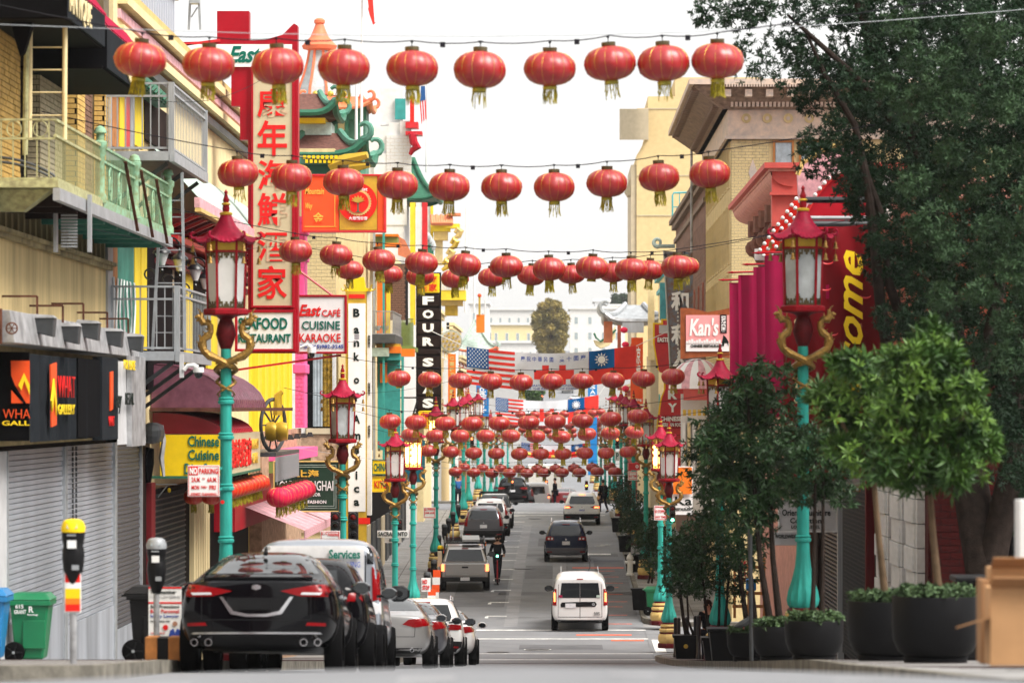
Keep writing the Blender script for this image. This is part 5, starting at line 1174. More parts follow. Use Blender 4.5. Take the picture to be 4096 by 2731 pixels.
for i in range(6):
 q = MB(); c = Vector((-8.9 + i * .36, y0 - .01, zt - .13)); q.tube([(c.x + .10 * math.cos(a), c.y, c.z + .11 * math.sin(a)) for a in [PI * k / 8 for k in range(17)]], .008, 4); q.build('scroll', 'verdigris_yellow', B1)
box('floor', 'verdigris_yellow', B1, -9.2, BX + .05, y0 - .04, ym, zb - .12, zb - .02); box('floor', 'verdigris', B1, -9.2, BX + .05, ym + .01, y1 + .05, zb - .12, zb - .02); box('edge_beam', 'steel', B1, BX - .02, BX + .075, y0 - .06, y1 + .06, zb - .30, zb - .13)
for i in range(9): bx('joist', 'teal_boards' if i > 2 else 'dark_brown', B1, X0, BX - .03, 53.5 + i * 1.7, 53.68 + i * 1.7, zb - .34, zb - .125)
box('soffit', 'teal_boards', B1, X0, BX - .03, 58.0, 68.0, zb - .18, zb - .122)
MB().hexa([(-9.0, 53.2, zb - .42), (BX - .5, 53.2, zb - .42), (BX - .5, 53.5, zb - .42), (-9, 53.5, zb - .42), (-9.2, 53.0, zb - .13), (BX - .1, 53.0, zb - .13), (BX - .1, 53.5, zb - .13), (-9.2, 53.5, zb - .13)]).build('bracket', 'verdigris_yellow', B1)
for y in (60.9, 63.2, 65.6): MB().bar((BX + .04, y, zt - .05), (BX + .14, y + .9, zb - .3), .05, .02).build('stay', 'rust', B1)
t = thing('garden_hose', 'blue grey hose coiled behind the cream balcony rail', 'hose', (-8.2, 53.4, 3.2))
for k in range(2): MB().tube([(-8.9 + i * .10, 53.3 + k * .1, 3.1 + .38 * math.sin(PI * i / 20) ** .6 - k * .06) for i in range(21)], .022, 6).build('hose', 'steel_dark', t)
# vertical drop ladder hung from the balcony
t = thing('fire_ladder', 'short rusty louvred drop ladder hanging below the balcony', 'ladder', (-7.2, 57, 2.6))
for i in range(17): bx('rung', 'steel', t, PX(222, 55), PX(355, 57), 55.6, 55.66, 2.32 + i * .045, 2.345 + i * .045)
for px in (222, 358): bx('stile', 'steel', t, PX(px, 55.6) - .025, PX(px, 55.6) + .025, 55.55, 55.7, 2.25, 3.08)
# fire escape ladder in front of the brick bays
t = thing('fire_escape_ladder', 'tall cream fire escape ladder rising from the balcony past the dark awning', 'ladder', (-7.5, 54, 4))
for px, ya in ((118, 120), (258, -60)): MB().tube([P(px, 560, 53.6), P(px + 3, ya, 53.6)], .035, 8).build('stile', 'wall_cream', t, smooth=True)
MB().tube([P(100, 620, 53.4), P(107, 130, 53.4)], .04, 8).build('pipe', 'verdigris_yellow', t, smooth=True)
for y in (100, 190, 280, 370, 462): MB().tube([P(118, y, 53.6), P(256, y, 53.6)], .012, 6).build('rung', 'wall_cream', t)
# brick bays between balcony and awnings
def bay(y0, y1, m, dx, z0=3.0, z1=6.4, cap=150):
 box('pilaster', 'mortar', A, X0 - .16, X0 + dx - .015, y0, y1, z0, 12); bricks(A, m, 'x', X0 + dx, y0, y1, z0, z1, bw=.30, bh=.085, cap=cap); bricks(A, m, 'y', y0 - .0, X0 - .12, X0 + dx, z0, z1, bw=.30, bh=.085, cap=60)
bay(52.0, 56.0, 'brick_yellow', .05, cap=180); bay(58.0, 60.6, 'brick_cream', .07, cap=120); bay(62.6, 63.6, 'brick_yellow', .06, cap=60); bay(66.4, 67.2, 'brick_yellow', .06, cap=60)
bricks(A, 'brick_brown', 'x', X0 - .15, 63.8, 66.3, 3.0, 5.6, bw=.32, bh=.09, cap=80, mort='mortar_dark')
box('window_dark', 'dark', A, X0 - .2, X0 - .14, 56.0, 58.0, 3.0, 6); box('window_dark', 'dark', A, X0 - .2, X0 - .14, 60.7, 62.5, 3.2, 5.4)
# awnings above
t = thing('black_awning', 'plain black scalloped awning at the top corner', 'awning', (-7.5, 53, 6))
MB().hexa([(-9.2, 52.6, 5.58), (-7.2, 52.6, 5.58), (-7.2, 55.4, 5.58), (-9.2, 55.4, 5.58), (-9.2, 52.6, 6.5), (-7.2, 52.6, 6.5), (-7.2, 55.4, 6.5), (-9.2, 55.4, 6.5)]).build('valance', 'black_cloth', t)
for i in range(6): MB().lathe([(.03, 0), (.03, .01)], (0, 0, 0), 10).xf(Matrix.Translation((-8.95 + i * .3, 52.58, 5.63)) @ Matrix.Rotation(PI / 2, 4, 'X')).build('grommet', 'galvanised', t)
MB().prism([(PX(35, 53), PZ(45, 53)), (PX(140, 53), PZ(45, 53)), (PX(120, 53), PZ(130, 53)), (PX(95, 53), PZ(210, 53)), (PX(80, 53), PZ(225, 53)), (PX(60, 53), PZ(160, 53))], 'y', 53.0, 53.2).build('drape', 'black_cloth', t)
def awning(label, px0, px1, X, zb, h, txt_, ta, tb, cloth='red_cloth'):
 t = thing('shop_awning', label, 'awning', (X, DW(px0, X), zb)); y0, y1 = DW(px0, X), DW(px1, X); n = 12
 box('valance', 'slate_cloth', t, X - .04, X, y0, y1, zb, zb + h); box('valance_end', 'black_cloth', t, X0, X, y0 - .02, y0 + .01, zb, zb + h)
 for i in range(n):
  a, b = y0 + (y1 - y0) * i / n, y0 + (y1 - y0) * (i + 1) / n; q = MB(); pr = [(X, zb + h), (X - .25, zb + h + .34), (X - .62, zb + h + .62), (X0, zb + h + .82)]
  for (xa, za), (xb, zb_) in zip(pr, pr[1:]): q.quad((xa, a, za), (xa, b, za), (xb, b, zb_ ), (xb, a, zb_)) ;
  q.build('awning_panel', cloth, t); q2 = MB(); q2.tube([(x + .01, b, z + .01) for x, z in pr], .018, 4); q2.build('awning_rib', 'red_cloth', t)
 box('underside', 'dark', t, X0, X - .05, y0, y1, zb - .02, zb + .02)
 if txt_: lettering(txt_, 'wall_cream', t, (X + .004, DW(ta, X), zb + .03), (X + .004, DW(tb, X), zb + .03), (X + .004, DW(ta, X), zb + h - .03), th=.02, bold=.01)
 return t
awning('red topped awning with black valance lettered ANTIQUE, top left', 270, 420, -6.7, 5.33, .46, 'ANTIQUE', 274, 362)
awning('second red awning with black valance just beyond the lettered one', 428, 562, -6.7, 5.05, .60, 'O', 505, 530)
box('awning_soffit', 'dark', A, X0 - .1, -6.75, 56.9, 61.7, 5.02, 5.06)
# ---- second building: restaurant with steel balconies, striped awnings and domed canopy
Bd = thing('restaurant_building', 'pale yellow restaurant building with steel balconies and red bracketed eaves', 'building', (-9, 80, sz(80)))
box('wall', 'wall_cream', Bd, X0 - 9, X0 - .02, 67.35, 98.4, -7, 3.2); box('upper_wall', 'wall_cream', Bd, X0 - 9, X0 - .05, 67.35, 98.4, 3.2, 6.6)
bx('storefront', 'dark', Bd, X0 - .02, X0 + .02, 74.4, 97.8, -6.9, -1.6)
def lw(name, m, par, px0, px1, py0, py1, X, th=.06):   # piece of a wall given by where it shows
 d = DW((px0 + px1) / 2, X); return bx(name, m, par, X - th, X, DW(px0, X), DW(px1, X), PZ(py1, d), PZ(py0, d))
# boarded bay with painted shutters behind the lower balcony
for a, b, m in ((432, 452, 'steel'), (452, 470, 'wood_orange'), (470, 536, 'teal_boards'), (540, 562, 'yellow_wall'), (566, 600, 'yellow_wall')): lw('board', m, Bd, a, b, 945, 1400, X0 + .04)
for i in range(7):
 y = DW(440 + i * 14, X0); MB().tube([(X0 + .06, y + .12 * math.sin(k * .9 + i), 2.0 - k * .2 + .3) for k in range(10)], .022, 4).build('graffiti', 'white_paint', Bd)
for a, b in ((590, 690), (700, 742), (775, 830)): lw('dark_bay', 'dark', Bd, a, b, 960, 1560, X0 + .05)
lw('teal_shutter', 'teal_boards', Bd, 800, 815, 890, 1090, X0 + .09)
for a, b in ((745, 772), (832, 870)): lw('pilaster', 'yellow_wall', Bd, a, b, 930, 1500, X0 + .10)
bricks(Bd, 'brick_cream', 'x', X0 + .02, 75.5, 90, 2.35, 3.3, bw=.34, bh=.10, cap=200, mort='mortar_light')
# upper wall boards behind the upper balcony
for a, b, m in ((434, 448, 'steel'), (450, 476, 'wood_orange'), (480, 498, 'yellow_wall'), (498, 520, 'sign_red'), (522, 536, 'steel'), (540, 575, 'yellow_wall')): lw('board', m, Bd, a, b, 320, 590, X0 + .05)
lw('dark_door', 'dark_brown', Bd, 580, 690, 430, 590, X0 + .05)
# green tile roofs, gutters and red brackets of the eaves
for k, (z, x_, dx, m) in enumerate(((4.10, X0, .9, 'green_pale'), (6.35, X0, .35, 'green_dark'))):
 y0, y1 = 74.5 - 6 * (k == 1), 97.5
 if k == 0:
  for i in range(64):
   a = y0 + (y1 - y0) * i / 64; b = a + (y1 - y0) / 64; q = MB(); q.add([(x_ + dx, a, z), (x_ + dx, b, z), (x_, b, z + 1.0), (x_, a, z + 1.0), (x_ + dx * .5, (a + b) / 2, z + .56)], [(0, 1, 4), (1, 2, 4), (2, 3, 4), (3, 0, 4)]); q.build('awning_sheet', m, Bd)
  box('fascia', 'pink_pale', Bd, x_ + dx - .05, x_ + dx + .05, y0, y1, z - .22, z - .02); box('fascia_edge', 'cream_paint', Bd, x_ + dx - .04, x_ + dx + .08, y0, y1, z - .30, z - .225)
  for i in range(26): MB().hexa([(x_, 75 + i * .85, z - .55), (x_ + .3, 75 + i * .85, z - .55), (x_ + .3, 75.16 + i * .85, z - .55), (x_, 75.16 + i * .85, z - .55), (x_, 75 + i * .85, z - .31), (x_ + dx - .05, 75 + i * .85, z - .31), (x_ + dx - .05, 75.16 + i * .85, z - .31), (x_, 75.16 + i * .85, z - .31)]).build('bracket', ('sign_red' if i % 2 else 'dark_red'), Bd)
  for j in range(3): box('pergola_beam', 'sign_red' if j == 0 else 'dark_red', Bd, X0 + .05, X0 + .5 - .12 * j, 74.8, 96, 3.25 - j * .22, 3.36 - j * .22)
tl_ = None
q = MB(); q.prism([(X0 + .35, 5.85), (X0 - .3, 6.5), (X0 - .3, 5.85)], 'y', 67.6, 75.0); q.build('tile_roof', 'green_dark', Bd)
for i in range(14): MB().tube([(X0 + .38, 67.8 + i * .52, 5.88), (X0 - .3, 67.8 + i * .52, 6.54)], .10, 6).build('roof_tile', 'green_dark', Bd)
for z, m, x_ in ((6.62, 'wall_cream', .22), (6.9, 'pink_pale', .16), (7.15, 'wall_cream', .28), (7.35, 'cream_paint', .20), (6.35, 'steel_dark', .12)): box('cornice', m, Bd, X0 - .4, X0 + x_, 68, 98.3, z, z + .16)
box('parapet', 'corrugated', Bd, X0 - 6, X0 - .5, 69.5, 84, 6.5, 8.9)
for i in range(30): bx('corrugated_rib', 'corrugated', Bd, X0 - .5, X0 - .44, 69.6 + i * .48, 69.7 + i * .48, 6.6, 8.9)
box('parapet_cap', 'steel', Bd, X0 - .6, X0 - .40, 69.4, 84.1, 8.9, 8.98)
box('stair_bulkhead', 'wall_cream', Bd, X0 - .8, X0 + .1, 67.4, 69.8, 6.6, 7.9)
t = thing('roof_mast', 'grey lattice mast on the corrugated parapet', 'mast', P(778, 60, 80));
for s_ in (-.12, .12): MB().bar(P(778, 120, 80) + Vector((s_, 0, 0)), P(778, -30, 80) + Vector((s_ * .7, 0, 0)), .05).build('leg', 'steel', t)
box('mast_head', 'steel', t, PX(762, 80), PX(800, 80), 79.8, 80.1, PZ(18, 80), PZ(0, 80)); MB().bar(P(765, 70, 80), P(790, 30, 80), .03).build('brace', 'steel', t)
def steel_balcony(label, y0, y1, zb, zt, n2, X=-6.7):
 t = thing('steel_balcony', label, 'balcony', (X, y0, zb), 'galvanised steel balconies')
 railing(t, 'steel', (X0 - .1, y0, 0), (X, y0, 0), zb, zt, 9, .010, rail=.045, mid=zt - .22); railing(t, 'steel', (X, y0, 0), (X, y1, 0), zb, zt, n2 * 2 // 3, .006, mid=zt - .15)
 for y in (y0, y1): bx('post', 'steel', t, X - .05, X + .05, y - .05, y + .05, zb - .12, zt + .02)
 bx('post', 'steel', t, X0, X0 + .08, y0 - .04, y0 + .04, zb - .1, zt)
 box('floor', 'steel_dark', t, X0 - .05, X - .04, y0, y1, zb - .16, zb - .08); box('channel', 'steel', t, X - .03, X + .06, y0 - .06, y1 + .06, zb - .24, zb - .06); box('channel', 'steel', t, X0, X - .04, y0 - .07, y0 - .01, zb - .22, zb - .06)
 for i in range(3): MB().bar((X - .1, y0 + .3 + i * (y1 - y0 - .6) / 2, zb - .25), (X0, y0 + .3 + i * (y1 - y0 - .6) / 2, zb - 1.05), .07).build('strut', 'steel_dark', t)
 return t
steel_balcony('upper galvanised steel balcony beside the tall red vertical sign', 66.6, 72.9, 4.50, 5.62, 34)
b2 = steel_balcony('lower galvanised steel balcony over the domed maroon canopy', 67.6, 73.6, 1.05, 2.13, 30)
t = thing('steel_ladder', 'galvanised ladder leaning up from the lower steel balcony', 'ladder', (-7.2, 68.5, 2.1))
for a, b in ((610, 650), (740, 728)): MB().bar(P(a, 1400, 68.3), P(b, 690, 68.3), .05).build('stile', 'steel', t)
for i in range(9): y = 1330 - i * 66; MB().bar(P(613 + i * 3.6, y, 68.3), P(738 - i * .9, y, 68.3), .02).build('rung', 'steel', t)
# wrought coach lamps
for i, (px, py) in enumerate(((648, 1020), (718, 1045), (782, 1085), (822, 1120))):
 d = DW(px, -7.25); c = P(px, py, d); s_ = 1.0
 t = thing('coach_lamp', ['black scroll coach lamp furthest left on the pale wall above the steel balcony', 'second black coach lamp along the pale wall, half behind the ladder', 'third black coach lamp, hanging clear between ladder and dragon lamp', 'last black coach lamp, partly hidden by the dragon lamp'][i], 'wall lamp', c, 'coach lamps on the restaurant wall')
 MB().lathe([(.05, -.19), (.11, -.02), (.125, .03)], c, 10).build('glass_bowl', 'frosted', t, smooth=True); MB().lathe([(.17, .03), (.16, .07), (.06, .15), (.02, .18), (.035, .21), (.005, .26)], c, 12).lathe([(.05, -.19), (.02, -.25), (.035, -.28), (.004, -.32)], c, 8).build('lamp_cap', 'bollard', t, smooth=True)
 MB().tube([c + Vector((-.2 + .2 * math.cos(a) , 0, .30 + .16 * math.sin(a))) for a in [PI * k / 8 for k in range(0, 10)]], .02, 5).tube([c + Vector((-.22 + .1 * math.cos(a), 0, -.35 + .1 * math.sin(a))) for a in [PI * k / 6 for k in range(0, 11)]], .018, 5).build('scroll_arm', 'bollard', t)
# domed canopy: weathered maroon upper dome, red lower dome, yellow valance
Cn = thing('domed_canopy', 'domed maroon and red canopy with yellow valance lettered Chinese Cuisine Dim Sum', 'canopy', (-7.3, 80, -.5))
def dome(name, m, px0, px1, pyb, pyt, Xo, d0, rib):
 xw = X0; zb, zt = PZ(pyb, d0), PZ(pyt, d0); d1 = DW(px1, Xo); n = 22; a_ = []
 for i in range(n):
  u0, u1 = i / n, (i + 1) / n; q = MB(); m_ = 8
  def pt(u, k):
   # rounded ends: the outer edge swings in at both ends
   e = min(1, (1 - u) * 4) ; xo = xw + (Xo - xw) * (1 - (1 - e) ** 2) ** .5 if e < 1 else Xo
   a = PI / 2 * k / m_; return (xw + (xo - xw) * math.cos(a), d0 + (d1 - d0) * u, zb + (zt - zb) * math.sin(a))
  for k in range(m_): q.add([pt(u0, k), pt(u1, k), pt(u1, k + 1), pt(u0, k + 1)], [(0, 1, 2, 3)])
  q.build(name, m, Cn, smooth=True); MB().tube([pt(u1, k) for k in range(m_ + 1)], rib, 5).build('canopy_rib', m, Cn)
 MB().add([pt_ for pt_ in [(xw, d0, zb)] + [(xw + (Xo - xw) * math.cos(PI / 2 * k / 8), d0 + .01, zb + (zt - zb) * math.sin(PI / 2 * k / 8)) for k in range(9)]], [tuple(range(10))]).build('canopy_end', m, Cn)
dome('upper_dome', 'purple_metal', 600, 1095, 1632, 1455, -6.3, 74.6, .018); dome('lower_dome', 'awning_red', 660, 1040, 1735, 1650, -6.5, 74.9, .02)
box('gutter', 'rust', Cn, X0, -6.28, 74.4, 91.0, PZ(1645, 74.6), PZ(1630, 74.6))
zt, zb = PZ(1738, 74.5), PZ(1902, 74.5)
box('valance', 'yellow', Cn, X0 + .2, -6.53, 74.35, 74.42, zb, zt); box('valance_edge', 'green_dark', Cn, X0, -6.51, 74.33, 74.43, zb - .05, zb)
box('side_valance', 'tan_panel', Cn, -6.57, -6.51, 74.43, 84.0, zb, zt); box('valance_edge', 'green_dark', Cn, -6.57, -6.50, 74.44, 84.0, zb - .05, zb)
for s_, y0_, y1_ in (('Chinese', 1742, 1786), ('Cuisine', 1797, 1840), ('Dim Sum', 1852, 1896)): ftext(s_, 'letter_green', Cn, 752 if s_ != 'Dim Sum' else 738, y0_, 877, y1_, 74.34, bold=.02)
def w67(body, m, px0, px1, py0, py1, **k):
 X = -6.505; return lettering(body, m, Cn, (X, DW(px0, X), zb + (zt - zb) * py0), (X, DW(px1, X), zb + (zt - zb) * py0), (X, DW(px0, X), zb + (zt - zb) * py1), **k)
w67('遠東海鮮酒家', 'letter_red', 922, 1004, .12, .86, th=.02, bold=.02); w67('FAR EAST', 'letter_gold', 1006, 1032, .55, .82, th=.02); w67('CAFE', 'letter_gold', 1008, 1030, .16, .45, th=.02)
# gilded wheel ornament and light chain past the canopy
t = thing('wheel_ornament', 'big spoked metal wheel with gilded hub standing past the domed canopy', 'ornament', P(1090, 1700, 92))
c = P(1092, 1700, 92); q = MB(); R = .62
q.tube([(c.x + .25 * math.cos(a), c.y + .9 * R * math.cos(a), c.z + R * math.sin(a)) for a in [PI * k / 12 for k in range(25)]], .05, 6); q.build('wheel_rim', 'steel_dark', t)
for k in range(10): a = PI * k / 5; MB().bar(c, (c.x + .25 * math.cos(a), c.y + .9 * R * math.cos(a), c.z + R * math.sin(a)), .035).build('spoke', 'steel_dark', t)
MB().lathe([(.05, -.28), (.20, -.26), (.24, -.1), (.20, 0), (.24, .1), (.2, .26), (.05, .28)], (0, 0, 0), 16).xf(Matrix.Translation(c + Vector((.1, -.2, -.15))) @ Matrix.Rotation(PI / 2, 4, 'Y')).build('hub', 'gold_paint', t, smooth=True); MB().tube([P(1110, 1660, 92), P(1112, 1580, 92), P(1130, 1565, 92)], [.12, .09, .05], 8).build('gilded_horn', 'gold_paint', t, smooth=True)
t = thing('crystal_fringe_canopy', 'flat dark canopy hung with a fringe of glittering glass strings', 'canopy', P(1100, 1830, 92))
box('slab', 'steel_dark', t, X0, -6.6, 90, 98, PZ(1822, 92), PZ(1806, 92))
for i in range(34): bx('glass_string', 'steel', t, -6.62 - .0 * i, -6.58, 90 + i * .23, 90.07 + i * .23, PZ(1920 - 8 * (i % 3), 92), PZ(1824, 92))
# lower shopfront: fluted column, mesh gate, dark doors
for i in range(7): bx('flute', 'wall_cream', Bd, X0 + .03, X0 + .13, DW(752, X0) + i * .55, DW(752, X0) + i * .55 + .42, -5.5, -1.65)
for i in range(26): bx('gate_bar', 'steel_dark', Bd, X0 + .02, X0 + .05, 74.9 + i * .235, 74.95 + i * .235, -5.5, -1.7)
for i in range(34): bx('gate_bar', 'steel_dark', Bd, X0 + .03, X0 + .06, 74.8, 81.0, -5.45 + i * .11, -5.42 + i * .11)
lw('red_post', 'dark_red', Bd, 606, 622, 1930, 2560, X0 + .12, .3); box('side_duct', 'steel_dark', Bd, PX(560, 72), PX(640, 72), 72, 73, PZ(1775, 72), PZ(1690, 72), bevel=.15)
t = thing('bare_bulb_bracket', 'steel bracket with small yellow bulb under the canopy corner', 'lamp', P(650, 1960, 75.5)); MB().bar(P(615, 1936, 75.5), P(708, 1936, 75.5), .025).bar(P(615, 2010, 75.5), P(670, 1940, 75.5), .02).build('bracket', 'steel', t); MB().ball(P(677, 1960, 75.5), .035, 8, .05).build('bulb', 'yellow', t, smooth=True)
t = thing('tarpaulin', 'torn grey tarpaulin hanging by the canopy end', 'tarpaulin', P(645, 1800, 73.3)); MB().tube([P(648, 1700, 73.3), P(655, 1760, 73.3), P(645, 1830, 73.3), P(655, 1905, 73.3)], [.06, .11, .13, .07], 7, flat=.4).build('sheet', 'galvanised', t, smooth=True); MB().tube([P(600, 1790, 73.5), P(585, 1850, 73.5), P(592, 1930, 73.5)], [.08, .15, .06], 7).build('bag', 'black_cloth', t, smooth=True)
t = thing('security_camera', 'white dome security camera on a bent arm under the lower steel balcony', 'camera', P(795, 1490, 66)); MB().tube([P(735, 1480, 66), P(750, 1462, 66), P(775, 1460, 66), P(792, 1468, 66)], .035, 8).build('arm', 'white_paint', t, smooth=True); MB().lathe([(.09, .07), (.095, .0), (.09, -.02)], P(794, 1485, 66), 14).build('housing', 'white_paint', t, smooth=True); MB().ball(P(794, 1497, 66), .075, 10).build('dome', 'car_glass', t, smooth=True); box('mount_plate', 'sign_grey', t, PX(718, 66), PX(734, 66), 66, 66.1, PZ(1510, 66), PZ(1415, 66))
t = thing('pink_awning', 'pale pink striped shop awning with fringe below the green sign', 'awning', P(1150, 2090, 93)); X = -6.0
y0_, y1_ = 91.0, 107.0
for i in range(22):
 a = y0_ + (y1_ - y0_) * i / 22; b = a + (y1_ - y0_) / 22 - .02; z = PZ(2110, 93); MB().quad((X, a, z), (X, b, z), (X0, b, z + .75), (X0, a, z + .75)).build('awning_strip', ('awning_pink' if i % 2 else 'pink_pale'), t); bx('fringe', 'pink_pale', t, X - .01, X + .01, a, b, z - .2, z - .003)
box('shop_sign', 'crimson', Bd, X0, X0 + .5, 88, 99, PZ(2100, 93), PZ(1950, 93))
# ---- corner building: yellow brick shopfront, pink pilaster
Cc = thing('corner_building', 'yellow and pink painted corner building behind the green shop sign', 'building', (-9, 106, sz(106)))
box('wall', 'yellow_wall', Cc, X0 - 9, X0 - .02, 98.5, 113.8, -8, 2.0); box('upper_wall', 'pink', Cc, X0 - 9, X0 - .1, 98.5, 113.8, 2.0, 5.2)
for i in range(6): bx('pilaster', 'yellow_wall', Cc, X0 - .02, X0 + .16, 99.2 + i * 2.3, 100.4 + i * 2.3, -3.0, 1.6); bx('pilaster_edge', 'green_pale', Cc, X0 - .02, X0 + .14, 100.42 + i * 2.3, 100.55 + i * 2.3, -3, 1.6)
a = P(1190, 1710, 113.6); b = P(1224, 780, 113.6)
box('corner_pilaster', 'pink', Cc, a.x, b.x + .02, 112.6, 113.9, a.z, 5.6)
bricks(Cc, 'pink', 'y', 112.58, a.x, b.x, a.z, 5.5, bw=.12, bh=.12, cap=110, mort='pink')
for z in (1.0, 2.9, 4.3, 5.1): box('pilaster_cap', 'pink', Cc, a.x - .06, b.x + .08, 112.5, 113.95, z, z + .28, bevel=.03)
box('stone_base', 'terracotta', Cc, X0 - .05, X0 + .30, 98.6, 113.8, -8, PZ(1720, 105)); box('pink_ledge', 'pink', Cc, X0, X0 + .9, 101, 112, PZ(1830, 108), PZ(1790, 108)); box('green_ledge', 'green_olive', Cc, X0, X0 + .7, 101, 112, PZ(1875, 108), PZ(1832, 108))
for i in range(6):
 t = thing('spotlight', ORD[i] + ' black spotlight along the pink ledge over the green sign', 'spotlight', P(1110 + i * 26, 1755 - i * 4, 104), 'spotlights on the pink ledge'); c = P(1110 + i * 26, 1757 - i * 4, 104); MB().hexa([(c.x - .1, c.y - .1, c.z - .06), (c.x + .1, c.y - .1, c.z - .06), (c.x + .1, c.y + .1, c.z - .06), (c.x - .1, c.y + .1, c.z - .06), (c.x - .05, c.y - .05, c.z + .06), (c.x + .05, c.y - .05, c.z + .06), (c.x + .05, c.y + .05, c.z + .06), (c.x - .05, c.y + .05, c.z + .06)]).build('lamp_body', 'bollard', t); MB().bar(c, c + Vector((-.5, .1, .02)), .02).build('arm', 'bollard', t)
# SIGNS over the left pavement
S1 = thing('vertical_sign', 'tall red vertical sign with red Chinese characters on cream above SEAFOOD RESTAURANT', 'sign', P(1090, 1400, 88)); d = 88
fbox('sign_body', 'crimson', S1, 992, 300, 1192, 1412, d, .5); fbox('panel', 'tan_panel', S1, 1013, 275, 1168, 1222, d - .03, .02)
fpoly('sign_top', 'crimson', S1, [(700, 170), (868, 165), (868, 45), (996, 45), (996, 163), (1060, 160), (1130, 140), (1165, 105), (1176, 95), (1190, 103), (1190, 300), (992, 300), (992, 275), (700, 275)], d + .02, .45)
fpoly('sign_side', 'crimson', S1, [(925, 275), (992, 275), (992, 560), (960, 560), (960, 425), (925, 425)], d + .03, .4)
fbox('white_panel', 'sign_white', S1, 708, 178, 1168, 268, d - .03, .03)
ftext('Far East', 'letter_green', S1, 800, 185, 1045, 252, d - .035, shear=.35, bold=.03)
for ch, (ya, yb_) in zip('康年海鮮酒家', ((355, 470), (482, 626), (640, 760), (772, 905), (925, 1045), (1063, 1196))): ftext(ch, 'letter_red', S1, 1030, ya, 1148, yb_, d - .035, bold=.018, th=.015)
fbox('white_panel', 'sign_white', S1, 950, 1250, 1172, 1395, d - .05, .05); signframe('crimson', S1, 950, 1250, 1172, 1395, d - .05, .06); signframe('crimson', S1, 1013, 275, 1168, 1222, d - .04, .05)
ftext('SEAFOOD', 'letter_green', S1, 905 + 48, 1270, 1150, 1318, d - .06, bold=.03); ftext('RESTAURANT', 'letter_green', S1, 953, 1335, 1163, 1370, d - .06, bold=.03)
q = MB(); q.bar(P(665, 190, d), P(880, 162, d), .06).bar(P(665, 190, d), P(700, 330, d), .06).bar(P(700, 330, d), P(760, 262, d), .05).bar(P(715, 165, d), P(715, 330, d), .06); q.build('support_frame', 'sign_red', S1)
S2 = thing('cafe_sign', 'white cafe sign in red frame reading East CAFE CUISINE KARAOKE with a telephone number', 'sign', P(1290, 1410, 90)); d = 90
fbox('board', 'sign_white', S2, 1196, 1184, 1378, 1406, d, .22); signframe('crimson', S2, 1196, 1188, 1378, 1406, d, .05, .25)
ftext('East', 'letter_red', S2, 1196, 1218, 1285, 1265, d - .01, shear=.3, bold=.03); ftext('CAFÉ', 'letter_red', S2, 1288, 1232, 1362, 1266, d - .01); ftext('CUISINE', 'letter_green', S2, 1208, 1284, 1360, 1318, d - .01); ftext('KARAOKE', 'letter_red', S2, 1198, 1334, 1363, 1368, d - .01, bold=.01); ftext('Tel.(415)982-3245', 'letter_blue', S2, 1200, 1378, 1374, 1397, d - .01)
MB().tube([P(1200, 1085, 90), P(1330, 1182, 90)], .03, 6).build('stay_chain', 'sign_red', S2); MB().bar(P(940, 1480, 90), P(1365, 1420, 90.2), .05).build('stay_rod', 'sign_red', S2)
t = thing('security_camera', 'white dome security camera below the cafe sign', 'camera', P(1248, 1410, 86)); MB().tube([P(1200, 1390, 86), P(1230, 1378, 86), P(1248, 1388, 86)], .035, 7).build('arm', 'white_paint', t, smooth=True); MB().lathe([(.1, .08), (.1, -.05)], P(1247, 1402, 86), 12).build('housing', 'white_paint', t, smooth=True); MB().ball(P(1247, 1418, 86), .07, 8).build('dome', 'car_glass', t, smooth=True)
S3 = thing('association_sign', 'orange red association sign with round seal of a gilded lotus', 'sign', P(1360, 920, 112)); d = 112
fbox('board', 'orange_red', S3, 1213, 700, 1355, 922, d, .5); fbox('seal_board', 'gold_paint', S3, 1358, 700, 1508, 920, d, .5); fbox('side_board', 'orange_red', S3, 1510, 698, 1538, 925, d, .6); signframe('sign_red', S3, 1213, 704, 1536, 922, d - .02, .05, .5)
def disc(name, m, par, px, py, rpx, d, th, n=40, star=0):
 pts = [(PX(px + rpx * (1 + (star if k % 2 else 0)) * math.cos(2 * PI * k / n), d), PZ(py + rpx * (1 + (star if k % 2 else 0)) * math.sin(2 * PI * k / n), d)) for k in range(n)]
 return MB().prism(pts, 'y', d - th, d).build(name, m, par)
disc('seal', 'bright_red', S3, 1430, 810, 78, d - .02, .06); disc('seal_ring', 'cream_paint', S3, 1432, 810, 50, d - .09, .02, 64, .1); disc('seal_centre', 'bright_red', S3, 1432, 810, 43, d - .115, .02)
for k in range(7):
 a = PI * (k + .5) / 7; c = (1432 + 20 * math.cos(a), 806 - 12 * math.sin(a)); fpoly('petal', 'gold_trim', S3, [(1432, 812), (c[0] - 6, c[1]), (1432 + 30 * math.cos(a), 808 - 28 * math.sin(a)), (c[0] + 6, c[1])], d - .16 - .004 * k, .02)
ftext('Buddhist', 'letter_white', S3, 1395, 750, 1470, 764, d - .1); ftext('大悲觀世音', 'letter_white', S3, 1395, 866, 1470, 880, d - .1); fpoly('stem', 'green_dark', S3, [(1429, 812), (1435, 812), (1435, 845), (1448, 850), (1418, 850), (1429, 845)], d - .14, .015)
ftext('Mountain', 'letter_gold', S3, 1219, 752, 1296, 778, d - .01, shear=.3, bold=.02); ftext('Way', 'letter_gold', S3, 1222, 812, 1250, 842, d - .01, shear=.3, bold=.02); ftext('金', 'letter_gold', S3, 1252, 850, 1294, 892, d - .01, bold=.02)
q = MB()
